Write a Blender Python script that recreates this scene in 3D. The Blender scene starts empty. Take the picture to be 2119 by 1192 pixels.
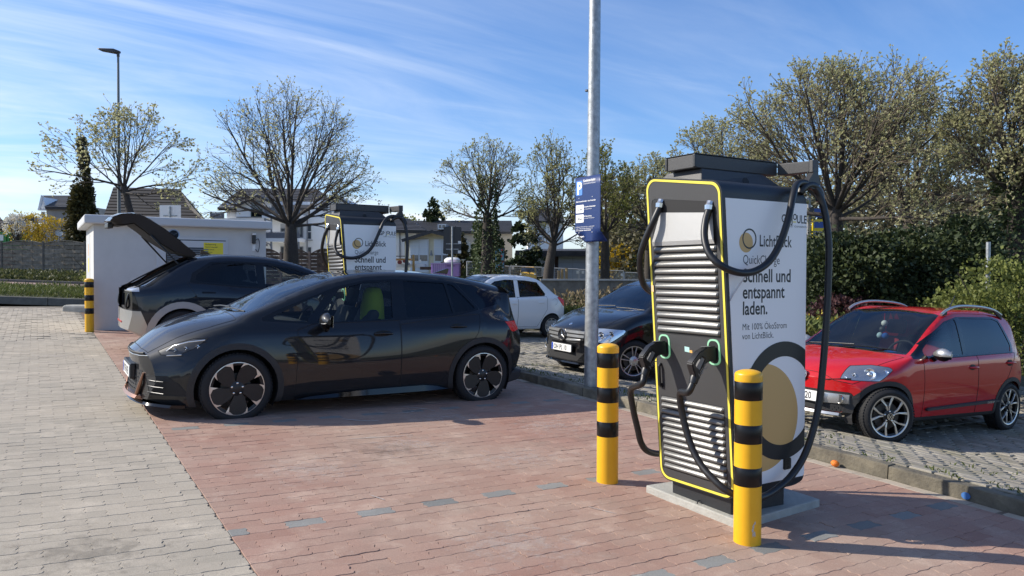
import bpy, bmesh, math, random
from math import sin, cos, pi, radians, sqrt, atan2, exp
from mathutils import Vector as V, Matrix, noise as mn
S = bpy.context.scene
COL = S.collection
# ------------------------------------------------------------------ camera, light, sky
# world axes: +X runs along the parked cars (nose to tail), +Y along the kerb away from the viewer
TH = radians(31.7)
cam = bpy.data.cameras.new('camera'); camo = bpy.data.objects.new('camera', cam); COL.objects.link(camo)
cam.sensor_width = 36; cam.lens = 36 * 1592 / 2119; cam.clip_start = .05; cam.clip_end = 1500
camo.rotation_mode = 'XYZ'
CAMH = 1.575
_p = math.atan((596 - 568) / 1592)
camo.matrix_world = Matrix.Translation((0, 0, CAMH)) @ Matrix.Rotation(-TH, 4, 'Z') @ Matrix.Rotation(pi / 2 - _p, 4, 'X') @ Matrix.Rotation(.0035, 4, 'Z')
S.camera = camo
SUN_AZ = V((-.80, .60, 0)); SUN_EL = radians(34.5)
sd = V((SUN_AZ.x * cos(SUN_EL), SUN_AZ.y * cos(SUN_EL), sin(SUN_EL)))
sl = bpy.data.lights.new('sun', 'SUN'); sl.energy = 4.5; sl.angle = radians(.53); sl.color = (1, .925, .81)
so = bpy.data.objects.new('sun', sl); COL.objects.link(so); so.rotation_euler = sd.to_track_quat('Z', 'Y').to_euler(); so.location = (0, 0, 30)
W = bpy.data.worlds.new('World'); S.world = W; W.use_nodes = True
wn = W.node_tree.nodes; wl = W.node_tree.links; wn.clear()
sky = wn.new('ShaderNodeTexSky'); sky.sky_type = 'NISHITA'; sky.sun_disc = False
sky.sun_elevation = SUN_EL; sky.sun_rotation = math.atan2(SUN_AZ.x, SUN_AZ.y)
sky.air_density = 1.0; sky.dust_density = .35; sky.ozone_density = 1.8; sky.altitude = 20
bg = wn.new('ShaderNodeBackground'); bg.inputs[1].default_value = .145
wo = wn.new('ShaderNodeOutputWorld')
def cloud_nodes():
    tc = wn.new('ShaderNodeTexCoord'); sp = wn.new('ShaderNodeSeparateXYZ'); wl.new(tc.outputs['Generated'], sp.inputs[0])
    def math_(op, a, b=None, clamp=False):
        n = wn.new('ShaderNodeMath'); n.operation = op; n.use_clamp = clamp
        for i, v in enumerate((a, b)):
            if v is None: continue
            if isinstance(v, (int, float)): n.inputs[i].default_value = v
            else: wl.new(v, n.inputs[i])
        return n.outputs[0]
    zc = math_('ADD', math_('MAXIMUM', sp.outputs[2], 0.0), .10)
    cx = math_('DIVIDE', sp.outputs[0], zc); cy = math_('DIVIDE', sp.outputs[1], zc)
    cb = wn.new('ShaderNodeCombineXYZ'); wl.new(cx, cb.inputs[0]); wl.new(cy, cb.inputs[1])
    def layer(rot, sx, sy, scale, det, lo, hi, dist=.6, off=0):
        mp = wn.new('ShaderNodeMapping'); mp.inputs['Rotation'].default_value = (0, 0, rot); mp.inputs['Scale'].default_value = (sx, sy, 1)
        mp.inputs['Location'].default_value = (off, off * .7, off)
        wl.new(cb.outputs[0], mp.inputs[0])
        nz = wn.new('ShaderNodeTexNoise'); nz.inputs['Scale'].default_value = scale; nz.inputs['Detail'].default_value = det
        nz.inputs['Roughness'].default_value = .58; nz.inputs['Distortion'].default_value = dist
        wl.new(mp.outputs[0], nz.inputs['Vector'])
        r = wn.new('ShaderNodeMapRange'); r.interpolation_type = 'SMOOTHSTEP'
        r.inputs[1].default_value = lo; r.inputs[2].default_value = hi
        wl.new(nz.outputs[0], r.inputs[0]); return r.outputs[0]
    cir = layer(radians(26), .30, 1.05, 1.0, 10, .33, .84, 1.5, 3.1)      # long streaks
    cir2 = layer(radians(33), .55, 2.1, 1.3, 9, .44, .88, 1.2, 7.7)
    big = layer(radians(20), .30, .5, .55, 3, .36, .66, .3, 1.3)       # where the veil is thick
    # the veil is denser towards the sun side (left of the view)
    def mad(a, m, c, clamp=False): return math_('ADD', math_('MULTIPLY', a, m), c, clamp)
    side = mad(math_('ADD', math_('MULTIPLY', sp.outputs[0], -.70), math_('MULTIPLY', sp.outputs[1], .30)), .75, .42, True)
    st = math_('MULTIPLY', math_('ADD', math_('MULTIPLY', cir, .75), math_('MULTIPLY', cir2, .4)), mad(big, .85, .38))
    st = math_('MULTIPLY', st, mad(side, 1.05, .10))
    # low cumulus band near the horizon
    mp = wn.new('ShaderNodeMapping'); mp.inputs['Scale'].default_value = (3.2, 3.2, 11); wl.new(tc.outputs['Generated'], mp.inputs[0])
    nz = wn.new('ShaderNodeTexNoise'); nz.inputs['Scale'].default_value = 1.25; nz.inputs['Detail'].default_value = 7; wl.new(mp.outputs[0], nz.inputs['Vector'])
    r = wn.new('ShaderNodeMapRange'); r.interpolation_type = 'SMOOTHSTEP'; r.inputs[1].default_value = .47; r.inputs[2].default_value = .66; wl.new(nz.outputs[0], r.inputs[0])
    e = wn.new('ShaderNodeMapRange'); e.interpolation_type = 'SMOOTHSTEP'; e.inputs[1].default_value = .20; e.inputs[2].default_value = .05; wl.new(sp.outputs[2], e.inputs[0])
    cum = math_('MULTIPLY', math_('MULTIPLY', r.outputs[0], e.outputs[0]), math_('MULTIPLY', side, 1.1))
    hz = wn.new('ShaderNodeMapRange'); hz.interpolation_type = 'SMOOTHSTEP'; hz.inputs[1].default_value = .16; hz.inputs[2].default_value = .0; hz.inputs[4].default_value = .30
    wl.new(sp.outputs[2], hz.inputs[0])
    tot = math_('ADD', math_('ADD', st, cum), hz.outputs[0], True)
    return math_('MINIMUM', tot, .92)
cf = cloud_nodes()
mx = wn.new('ShaderNodeMix'); mx.data_type = 'RGBA'
wl.new(cf, mx.inputs['Factor']); 
hs = wn.new('ShaderNodeHueSaturation'); hs.inputs['Saturation'].default_value = 1.16; hs.inputs['Value'].default_value = 1.0
tn = wn.new('ShaderNodeMix'); tn.data_type = 'RGBA'; tn.blend_type = 'MULTIPLY'; tn.inputs['Factor'].default_value = 1; tn.inputs['B'].default_value = (.60, .69, .87, 1)
wl.new(sky.outputs[0], hs.inputs['Color']); wl.new(hs.outputs[0], tn.inputs['A']); wl.new(tn.outputs['Result'], mx.inputs['A']); mx.inputs['B'].default_value = (4.9, 5.3, 5.8, 1)
wl.new(mx.outputs['Result'], bg.inputs[0]); wl.new(bg.outputs[0], wo.inputs[0])
S.view_settings.view_transform = 'Standard'; S.view_settings.look = 'None'; S.view_settings.exposure = 0.52; S.view_settings.gamma = 1
S.view_settings.use_curve_mapping = False
S.cycles.max_bounces = 8; S.cycles.transparent_max_bounces = 24; S.cycles.use_denoising = True

# ------------------------------------------------------------------ materials
MATS = {}
def M(name, col, rough=.5, metal=0, nscale=0, namt=.15, bump=0, bscale=None, coat=0, rand=0, spec=.5, emit=None, estr=0, obj=False, col2=None, trans=0, sheen=0, detail=5):
    if name in MATS: return MATS[name]
    m = bpy.data.materials.new(name); m.use_nodes = True; n = m.node_tree.nodes; l = m.node_tree.links
    b = n['Principled BSDF']; b.inputs['Base Color'].default_value = (*col, 1); b.inputs['Roughness'].default_value = rough
    b.inputs['Metallic'].default_value = metal; b.inputs['Specular IOR Level'].default_value = spec
    if coat: b.inputs['Coat Weight'].default_value = coat; b.inputs['Coat Roughness'].default_value = .03
    if emit: b.inputs['Emission Color'].default_value = (*emit, 1); b.inputs['Emission Strength'].default_value = estr
    if trans: b.inputs['Subsurface Weight'].default_value = 0
    src = None
    if nscale or rand or bump:
        tc = n.new('ShaderNodeTexCoord')
        vec = tc.outputs['Object']
    if nscale:
        z = n.new('ShaderNodeTexNoise'); z.inputs['Scale'].default_value = nscale; z.inputs['Detail'].default_value = detail; z.inputs['Roughness'].default_value = .62
        l.new(vec, z.inputs['Vector'])
        mr = n.new('ShaderNodeMix'); mr.data_type = 'RGBA'
        c2 = col2 or tuple(min(1, c * (1 + namt)) for c in col); c1 = col if col2 else tuple(c * (1 - namt) for c in col)
        cr = n.new('ShaderNodeMapRange'); cr.inputs[1].default_value = .3; cr.inputs[2].default_value = .7; l.new(z.outputs[0], cr.inputs[0])
        l.new(cr.outputs[0], mr.inputs['Factor']); mr.inputs['A'].default_value = (*c1, 1); mr.inputs['B'].default_value = (*c2, 1)
        src = mr.outputs['Result']
    if rand:
        oi = n.new('ShaderNodeObjectInfo'); ge = n.new('ShaderNodeNewGeometry')
        a = n.new('ShaderNodeMath'); a.operation = 'ADD'; l.new(oi.outputs['Random'], a.inputs[0]); l.new(ge.outputs['Random Per Island'], a.inputs[1])
        fr = n.new('ShaderNodeMath'); fr.operation = 'FRACT'; l.new(a.outputs[0], fr.inputs[0])
        mr2 = n.new('ShaderNodeMapRange'); mr2.inputs[3].default_value = 1 - rand; mr2.inputs[4].default_value = 1 + rand; l.new(fr.outputs[0], mr2.inputs[0])
        h = n.new('ShaderNodeHueSaturation'); h.inputs['Color'].default_value = (*col, 1)
        if src: l.new(src, h.inputs['Color'])
        l.new(mr2.outputs[0], h.inputs['Value']); src = h.outputs[0]
    if src: l.new(src, b.inputs['Base Color'])
    if bump:
        z2 = n.new('ShaderNodeTexNoise'); z2.inputs['Scale'].default_value = bscale or nscale * 4 or 40; z2.inputs['Detail'].default_value = 4
        l.new(vec, z2.inputs['Vector'])
        bp = n.new('ShaderNodeBump'); bp.inputs['Strength'].default_value = bump; bp.inputs['Distance'].default_value = .01
        l.new(z2.outputs[0], bp.inputs['Height']); l.new(bp.outputs[0], b.inputs['Normal'])
    MATS[name] = m; return m
def glass(name, tint, ior=1.45, rough=0.0):
    m = bpy.data.materials.new(name); m.use_nodes = True; n = m.node_tree.nodes; l = m.node_tree.links; n.clear()
    o = n.new('ShaderNodeOutputMaterial'); t = n.new('ShaderNodeBsdfTransparent'); t.inputs[0].default_value = (*tint, 1)
    g = n.new('ShaderNodeBsdfGlossy'); g.inputs['Roughness'].default_value = rough; g.inputs[0].default_value = (.95, .98, 1, 1)
    f = n.new('ShaderNodeFresnel'); f.inputs[0].default_value = ior
    x = n.new('ShaderNodeMixShader'); l.new(f.outputs[0], x.inputs[0]); l.new(t.outputs[0], x.inputs[1]); l.new(g.outputs[0], x.inputs[2]); l.new(x.outputs[0], o.inputs[0])
    MATS[name] = m; return m

# ------------------------------------------------------------------ mesh builder
class MB:
    def __init__(s): s.v = []; s.f = []; s.m = []
    def add(s, vs, fs, mi=0):
        o = len(s.v); s.v += [tuple(p) for p in vs]; s.f += [tuple(i + o for i in f) for f in fs]; s.m += [mi] * len(fs); return s
    def box(s, x0, x1, y0, y1, z0, z1, mi=0, mtx=None):
        vs = [(x, y, z) for z in (z0, z1) for y in (y0, y1) for x in (x0, x1)]
        if mtx: vs = [mtx @ V(p) for p in vs]
        return s.add(vs, [(0, 2, 3, 1), (4, 5, 7, 6), (0, 1, 5, 4), (2, 6, 7, 3), (0, 4, 6, 2), (1, 3, 7, 5)], mi)
    def rings(s, rs, closed=True, caps=True, mi=0):
        n = len(rs[0]); vs = [p for r in rs for p in r]; fs = []
        for i in range(len(rs) - 1):
            for j in range(n if closed else n - 1):
                k = (j + 1) % n; fs.append((i * n + j, i * n + k, (i + 1) * n + k, (i + 1) * n + j))
        if caps and closed: fs.append(tuple(range(n - 1, -1, -1))); fs.append(tuple((len(rs) - 1) * n + j for j in range(n)))
        return s.add(vs, fs, mi)
    def tube(s, pts, r, n=8, mi=0, caps=True):
        pts = [V(p) for p in pts]; rs = []
        rad = r if isinstance(r, (list, tuple)) else [r] * len(pts)
        up = None
        for i, p in enumerate(pts):
            t = (pts[min(i + 1, len(pts) - 1)] - pts[max(i - 1, 0)])
            if t.length < 1e-9: t = V((0, 0, 1))
            t.normalize()
            if up is None:
                up = t.orthogonal().normalized()
            else:
                up = (up - t * up.dot(t)); up = up.normalized() if up.length > 1e-6 else t.orthogonal().normalized()
            w = t.cross(up)
            rs.append([p + (up * cos(2 * pi * k / n) + w * sin(2 * pi * k / n)) * rad[i] for k in range(n)])
        return s.rings(rs, True, caps, mi)
    def lathe(s, prof, n=24, mtx=None, mi=0, caps=True):
        rs = []
        for r, z in prof:
            ring = [V((r * cos(2 * pi * k / n), r * sin(2 * pi * k / n), z)) for k in range(n)]
            rs.append([mtx @ p for p in ring] if mtx else ring)
        return s.rings(rs, True, caps, mi)
    def prism(s, poly, ax, lo, hi, mi=0):
        # poly: 2D points; ax: extrusion axis ('x': (y,z), 'y': (x,z), 'z': (x,y))
        def p3(p, h): return {'x': (h, p[0], p[1]), 'y': (p[0], h, p[1]), 'z': (p[0], p[1], h)}[ax]
        n = len(poly)
        A = [p3(p, lo) for p in poly]; B = [p3(p, hi) for p in poly]
        return s.add(A + B, [tuple(range(n - 1, -1, -1)), tuple(range(n, 2 * n))] + [(i, (i + 1) % n, n + (i + 1) % n, n + i) for i in range(n)], mi)
    def quad(s, a, b, c, d, mi=0): return s.add([a, b, c, d], [(0, 1, 2, 3)], mi)
    def mesh(s, name, mats, smooth=None, bevel=0, seg=2, fixn=True):
        me = bpy.data.meshes.new(name); me.from_pydata(s.v, [], s.f)
        for m in (mats if isinstance(mats, (list, tuple)) else [mats]): me.materials.append(m)
        me.polygons.foreach_set('material_index', s.m)
        if fixn or bevel:
            bm = bmesh.new(); bm.from_mesh(me)
            if fixn: bmesh.ops.recalc_face_normals(bm, faces=bm.faces)
            if bevel:
                es = [e for e in bm.edges if len(e.link_faces) == 2 and e.calc_face_angle(0) > radians(35)]
                bmesh.ops.bevel(bm, geom=es, offset=bevel, segments=seg, affect='EDGES', profile=.5, clamp_overlap=True)
            bm.to_mesh(me); bm.free()
        if smooth is not None:
            me.polygons.foreach_set('use_smooth', [True] * len(me.polygons)); me.set_sharp_from_angle(angle=radians(smooth))
        me.update(); return me
    def obj(s, name, mats, parent=None, smooth=None, bevel=0, seg=2, fixn=True, label=None):
        return link(name, s.mesh(name, mats, smooth, bevel, seg, fixn), parent, label)
def link(name, me, parent=None, label=None):
    o = bpy.data.objects.new(name, me); COL.objects.link(o)
    if parent: o.parent = parent
    if label: o['label'] = label
    return o
def thing(name, label, cat, loc=(0, 0, 0), rz=0, group=None, rot=None):
    o = bpy.data.objects.new(name, None); COL.objects.link(o); o.empty_display_size = .2
    o.location = loc; o.rotation_euler = rot or (0, 0, rz); tag(o, label, cat, group); return o
def tag(o, label, cat, group=None):
    o['label'] = label; o['category'] = cat
    if group: o['group'] = group
    return o
def struct(o, kind='structure'): o['kind'] = kind; return o
def dup(root, loc, rz=None, label=None, group=None):
    def cp(o, par):
        c = o.copy(); COL.objects.link(c); c.parent = par
        for ch in list(o.children): cp(ch, c)
        return c
    r = cp(root, None); r.location = loc
    if rz is not None: r.rotation_euler = (0, 0, rz)
    if label: r['label'] = label
    if group: r['group'] = group
    return r
def rpoly(poly, r, n=4):
    out = []; N = len(poly); rr = r if isinstance(r, (list, tuple)) else [r] * N
    for i in range(N):
        p = V((*poly[i], 0)); a = V((*poly[i - 1], 0)); b = V((*poly[(i + 1) % N], 0))
        u = a - p; w = b - p; lu, lw = u.length, w.length
        if rr[i] <= 0 or lu < 1e-6 or lw < 1e-6: out.append((p.x, p.y)); continue
        u /= lu; w /= lw; ang = u.angle(w)
        d = min(rr[i] / math.tan(ang / 2), lu * .49, lw * .49); R = d * math.tan(ang / 2)
        if ang > 3.1: out.append((p.x, p.y)); continue
        c = p + (u + w).normalized() * (R / sin(ang / 2)); s0 = p + u * d - c; s1 = p + w * d - c
        for k in range(n + 1):
            q = s0.normalized().slerp(s1.normalized(), k / n) * s0.length if s0.length > 1e-7 else s0
            out.append((c.x + q.x, c.y + q.y))
    return out
def catmull(pts, n=6):
    P = [V(p) for p in pts]; P = [P[0] * 2 - P[1]] + P + [P[-1] * 2 - P[-2]]; out = []
    for i in range(1, len(P) - 2):
        for k in range(n):
            t = k / n; a, b, c, d = P[i - 1:i + 3]
            out.append(.5 * ((2 * b) + (c - a) * t + (2 * a - 5 * b + 4 * c - d) * t * t + (3 * b - a - 3 * c + d) * t ** 3))
    out.append(P[-2]); return out
def text(name, body, size, mtx, mat, parent, bold=0, align='LEFT', sx=1, label=None):
    cu = bpy.data.curves.new(name, 'FONT'); cu.body = body; cu.size = size; cu.align_x = align; cu.offset = bold; cu.resolution_u = 3; cu.space_line = .95
    t = bpy.data.objects.new(name, cu); COL.objects.link(t); bpy.context.view_layer.update()
    me = bpy.data.meshes.new_from_object(t); COL.objects.unlink(t); bpy.data.objects.remove(t)
    me.transform(mtx @ Matrix.Diagonal((sx, 1, 1, 1))); me.materials.clear(); me.materials.append(mat)
    return link(name, me, parent, label)
def face_mtx(o, right, up):
    r = V(right).normalized(); u = V(up).normalized(); n = r.cross(u)
    return Matrix(((r.x, u.x, n.x, o[0]), (r.y, u.y, n.y, o[1]), (r.z, u.z, n.z, o[2]), (0, 0, 0, 1)))
# ------------------------------------------------------------------ the lie of the land
KA = 5.70                                                # kerb face
def gz(a, b): return .028 * (b - 3.17) - .02 * (a - 3.6)
def zk(b): return gz(KA, b) + .11
def zp(a, b): return zk(b) - .14 * min(max(a - KA - .14, 0), 2.1) - .03 * max(a - KA - 2.24, 0)
_cm = camo.matrix_world.inverted()
def px(p):
    q = _cm @ V(p)
    if q.z > -.05: return None
    return 1059.5 - 1592 * q.x / q.z, 596 + 1592 * q.y / q.z, -q.z
def inview(p, mg=120):
    q = px(p); return q is not None and -mg < q[0] < 2119 + mg and -mg < q[1] < 1192 + mg
def at(xi, d, z=None):
    # point that lies d metres in front of the viewer on the bearing of picture column xi
    k = (xi - 1059.5) / 1592 * d
    return V((k * cos(TH) + d * sin(TH), -k * sin(TH) + d * cos(TH), 0 if z is None else z))
def zof(yi, d, xi=1059.5): return CAMH + (568 + (xi - 1059.5) * .0035 - yi) / 1592 * d
# ------------------------------------------------------------------ ground
def ground_mat(name, col, scale, amt, bump=.3):
    m = M(name, col, .92, nscale=scale, namt=amt, bump=bump, bscale=scale * 30, spec=.25); return m
def paver_mat(name, base, alt, rand=.14, stain=(.32, .30, .27), moss=0):
    # stone colour: per-stone shade, cloudy staining over the whole court, fine speckle, dusty patches
    m = bpy.data.materials.new(name); m.use_nodes = True; n = m.node_tree.nodes; l = m.node_tree.links; b = n['Principled BSDF']
    b.inputs['Roughness'].default_value = .85; b.inputs['Specular IOR Level'].default_value = .3
    ge = n.new('ShaderNodeNewGeometry'); oi = n.new('ShaderNodeObjectInfo')
    ad = n.new('ShaderNodeMath'); ad.operation = 'ADD'; l.new(oi.outputs['Random'], ad.inputs[0]); l.new(ge.outputs['Random Per Island'], ad.inputs[1])
    fr = n.new('ShaderNodeMath'); fr.operation = 'FRACT'; l.new(ad.outputs[0], fr.inputs[0])
    def noise(scale, detail=4, rough=.6, lo=.35, hi=.65):
        z = n.new('ShaderNodeTexNoise'); z.inputs['Scale'].default_value = scale; z.inputs['Detail'].default_value = detail; z.inputs['Roughness'].default_value = rough
        l.new(ge.outputs['Position'], z.inputs['Vector'])
        r = n.new('ShaderNodeMapRange'); r.inputs[1].default_value = lo; r.inputs[2].default_value = hi; l.new(z.outputs[0], r.inputs[0]); return z, r.outputs[0]
    def mix(f, a, c, mode='MIX'):
        x = n.new('ShaderNodeMix'); x.data_type = 'RGBA'; x.blend_type = mode
        if isinstance(f, float): x.inputs['Factor'].default_value = f
        else: l.new(f, x.inputs['Factor'])
        for k, v in (('A', a), ('B', c)):
            if isinstance(v, tuple): x.inputs[k].default_value = (*v, 1)
            else: l.new(v, x.inputs[k])
        return x.outputs['Result']
    def mul(a, v):
        x = n.new('ShaderNodeMath'); x.operation = 'MULTIPLY'; l.new(a, x.inputs[0]); x.inputs[1].default_value = v; return x.outputs[0]
    c = mix(fr.outputs[0], base, alt)
    _, big = noise(.55, 5, .62, .36, .66); c = mix(mul(big, .55), c, stain)
    _, mid = noise(3.1, 6, .7, .52, .72); c = mix(mul(mid, .30), c, tuple(min(1, s * 1.7) for s in stain))
    _, drk = noise(1.7, 5, .7, .56, .74); c = mix(mul(drk, .35), c, tuple(s * .45 for s in stain))
    _, chalk = noise(1.05, 8, .74, .655, .70); c = mix(mul(chalk, .55), c, (.58, .53, .47))
    _, pale = noise(5.5, 7, .78, .60, .70); c = mix(mul(pale, .35), c, (.50, .45, .39))
    zf, fine = noise(170, 2, .5, .3, .7)
    h = n.new('ShaderNodeHueSaturation'); l.new(c, h.inputs['Color'])
    mr = n.new('ShaderNodeMapRange'); mr.inputs[3].default_value = .84; mr.inputs[4].default_value = 1.14; l.new(fine, mr.inputs[0])
    m2 = n.new('ShaderNodeMapRange'); m2.inputs[3].default_value = 1 - rand; m2.inputs[4].default_value = 1 + rand
    ml = n.new('ShaderNodeMath'); ml.operation = 'MULTIPLY'; ml.inputs[1].default_value = 7.31; l.new(fr.outputs[0], ml.inputs[0])
    f2 = n.new('ShaderNodeMath'); f2.operation = 'FRACT'; l.new(ml.outputs[0], f2.inputs[0]); l.new(f2.outputs[0], m2.inputs[0])
    pm = n.new('ShaderNodeMath'); pm.operation = 'MULTIPLY'; l.new(mr.outputs[0], pm.inputs[0]); l.new(m2.outputs[0], pm.inputs[1]); l.new(pm.outputs[0], h.inputs['Value'])
    c = h.outputs[0]
    if moss:
        _, ms = noise(2.2, 6, .7, .5, .62); c = mix(mul(ms, moss), c, (.09, .095, .035))
    l.new(c, b.inputs['Base Color'])
    bp = n.new('ShaderNodeBump'); bp.inputs['Strength'].default_value = .35; bp.inputs['Distance'].default_value = .004; l.new(zf.outputs[0], bp.inputs['Height']); l.new(bp.outputs[0], b.inputs['Normal'])
    MATS[name] = m; return m
m_red = paver_mat('red_paver', (.300, .168, .128), (.325, .200, .156), .055, (.38, .305, .240))
m_grey = paver_mat('grey_paver', (.345, .305, .246), (.312, .280, .228), .06, (.42, .365, .29))
m_mark = paver_mat('dark_paver', (.185, .19, .18), (.22, .215, .20), .12, (.2, .2, .19))
m_cream = paver_mat('cream_paver', (.40, .35, .28), (.34, .29, .235), .1, (.36, .32, .26))
m_park = paver_mat('parking_paver', (.285, .265, .225), (.235, .215, .18), .16, (.25, .225, .18), moss=.35)
m_sand = ground_mat('joint_sand', (.20, .165, .13), 6, .3)
m_rsand = ground_mat('red_joint_sand', (.16, .11, .085), 6, .3)
m_gsand = ground_mat('grey_joint_sand', (.17, .15, .12), 6, .3)
m_moss = M('mossy_joint', (.055, .055, .022), .95, nscale=9, col2=(.13, .11, .06), bump=.6, bscale=120)

PL, PW, GAP = .2245, .1122, .0006
WAVE = [(0, 0), (.09, .0032), (.17, .0044), (.26, .0010), (.36, -.0036), (.44, -.0044)]     # one half stone of the long edge (period .5)
ZIG = [(0, 0), (.2, .0085), (.5, -.0065), (.8, .0085)]                                      # short edge
def paver_outline():
    lo = [(t * PL + k * PL / 2, d) for k in (0, 1) for t, d in WAVE]
    ri = [(PL + d, t * PW) for t, d in ZIG]
    top = [(x, y + PW) for x, y in lo]; le = [(x - PL, y) for x, y in ri]
    up = top[1:] + [(PL, PW)]
    return lo + ri + up[::-1] + [(0, PW)] + le[:0:-1] if False else lo + ri + [(PL, PW)] + top[:0:-1] + [(0, PW)] + le[:0:-1]
OUT0 = paver_outline()
RECT0 = lambda L, w: [(0, 0), (L, 0), (L, w), (0, w)]
def shrink(poly, g):
    cx = sum(p[0] for p in poly) / len(poly); cy = sum(p[1] for p in poly) / len(poly)
    lx = max(p[0] for p in poly) - min(p[0] for p in poly); ly = max(p[1] for p in poly) - min(p[1] for p in poly)
    return [(cx + (x - cx) * (1 - 2 * g / lx), cy + (y - cy) * (1 - 2 * g / ly)) for x, y in poly]
def clipx(poly, x0, keep):
    out = []; N = len(poly)
    for i in range(N):
        a, b = poly[i], poly[(i + 1) % N]
        ia = (a[0] >= x0) == keep; ib = (b[0] >= x0) == keep
        if ia: out.append(a)
        if ia != ib:
            t = (x0 - a[0]) / (b[0] - a[0]); out.append((x0, a[1] + (b[1] - a[1]) * t))
    return out
def stone(poly, ch=.0020, dep=.03):
    # returns verts, faces of one paving stone with a chamfered rim, top at z=0
    n = len(poly); ins = shrink(poly, ch)
    vs = [(x, y, 0) for x, y in ins] + [(x, y, -ch * .8) for x, y in poly] + [(x, y, -dep) for x, y in poly]
    fs = [tuple(range(n))] + [(n + i, n + (i + 1) % n, (i + 1) % n, i) for i in range(n)] + [(2 * n + i, 2 * n + (i + 1) % n, n + (i + 1) % n, n + i) for i in range(n)]
    return vs, fs
def stone_mesh(name, poly, mat, ch=.0020):
    b = MB(); b.add(*stone(poly, ch)); return b.mesh(name, mat, fixn=False)
NRM = V((.02, -.028, 1)).normalized()
def tilt_mtx(x, y, z, ga=-.02, gb=.028, jig=0, rng=random):
    ea = V((1, 0, ga)).normalized(); n = V((-ga, -gb, 1)).normalized()
    if jig: n = (n + V((rng.gauss(0, jig), rng.gauss(0, jig), 0))).normalized()
    eb = n.cross(ea).normalized(); ea = eb.cross(n)
    return Matrix(((ea.x, eb.x, n.x, x), (ea.y, eb.y, n.y, y), (ea.z, eb.z, n.z, z), (0, 0, 0, 1)))
def sheet(name, x0, x1, y0, y1, zf, mat, nx=1, ny=1, label=None):
    b = MB(); vs = [(x0 + (x1 - x0) * i / nx, y0 + (y1 - y0) * j / ny) for j in range(ny + 1) for i in range(nx + 1)]
    b.add([(x, y, zf(x, y)) for x, y in vs], [(j * (nx + 1) + i, j * (nx + 1) + i + 1, (j + 1) * (nx + 1) + i + 1, (j + 1) * (nx + 1) + i) for j in range(ny) for i in range(nx)])
    o = b.obj(name, mat, fixn=False); return struct(o)
MARKS = {2.985: 2.797, 4.58: 1.253, 7.44: 1.118}
def pave(parent, x0, x1, y0, y1, mat, yorg=2.985 - PW / 2, marks=False, creamx=None, seed=1):
    rng = random.Random(seed); base = stone_mesh('paver', shrink(OUT0, GAP), mat)
    mbase = stone_mesh('paver_dark', shrink(OUT0, GAP), m_mark)
    items = []
    j0 = int(math.floor((y0 - yorg) / PW)); j1 = int(math.ceil((y1 - yorg) / PW))
    mrows = {}
    if marks:
        for b0, a0 in MARKS.items(): mrows[round((b0 - PW / 2 - yorg) / PW)] = a0
    for j in range(j0, j1):
        y = yorg + j * PW; sh = (j % 2) * PL / 2 + .93 - .13
        i0 = int(math.floor((x0 - sh) / PL)) - 1; i1 = int(math.ceil((x1 - sh) / PL)) + 1
        for i in range(i0, i1):
            x = sh + i * PL
            if x + PL < x0 + .02 or x > x1 - .02: continue
            c = (x + PL / 2, y + PW / 2)
            q = px((c[0], c[1], gz(*c)))
            if q is None or not (-230 < q[0] < 2119 + 230 and q[1] < 1192 + 260): continue
            d = q[2]; mk = False
            if j in mrows:
                mk = (i - round((mrows[j] - PL / 2 - sh) / PL)) % 2 == 0
            items.append((d if (0 < q[0] < 2119 and q[1] < 1192) else d + 30, x, y, mk))
    items.sort(key=lambda t: (not t[3], t[0])); nsep = 0; rest = MB(); rcream = MB()
    for d, x, y, mk in items:
        poly = [(px_ + x, py_ + y) for px_, py_ in OUT0]; clipped = False
        if min(p[0] for p in poly) < x0: poly = clipx(poly, x0, True); clipped = True
        if max(p[0] for p in poly) > x1: poly = clipx(poly, x1, False); clipped = True
        if len(poly) < 3: continue
        cx = sum(p[0] for p in poly) / len(poly); cy = sum(p[1] for p in poly) / len(poly)
        z = gz(cx, cy) + rng.gauss(0, .0009)
        if nsep < 300:
            nsep += 1
            if clipped:
                if max(p[0] for p in poly) - min(p[0] for p in poly) < .012: continue
                lp = shrink([(p[0] - cx, p[1] - cy) for p in poly], GAP); me = stone_mesh('paver', lp, m_mark if mk else mat); o = link('paver', me, parent); o.matrix_local = tilt_mtx(cx, cy, z, jig=.004, rng=rng)
            else:
                o = link('paver', mbase if mk else base, parent); o.matrix_local = tilt_mtx(x, y, gz(x, y) + rng.gauss(0, .0009), jig=.004, rng=rng)
        else:
            lp = shrink(poly, GAP)
            if max(p[0] for p in lp) - min(p[0] for p in lp) < .012: continue
            vs, fs = stone(lp); dz = rng.gauss(0, .001); jx = rng.gauss(0, .004); jy = rng.gauss(0, .004)
            rest.add([(vx, vy, vz + gz(vx, vy) + dz + (vx - cx) * jx + (vy - cy) * jy) for vx, vy, vz in vs], fs, 1 if mk else 0)
    o = rest.obj('paver_field', [mat, m_mark], parent, fixn=False); o['kind'] = 'stuff'
GX = .925
far = struct(MB().add([(x, y, gz(x, y) - .25) for x, y in ((-300, -120), (400, -120), (400, 500), (-300, 500))], [(0, 1, 2, 3)]).obj('ground', M('far_ground', (.12, .115, .075), .95, nscale=.2, col2=(.075, .09, .035)), fixn=False))
red = sheet('red_paving', GX, KA, -1.5, 24.5, lambda x, y: gz(x, y) - .007, m_rsand)
pave(red, GX + .001, KA - .11, .9, 17.5, m_red, marks=True, seed=2)
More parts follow.
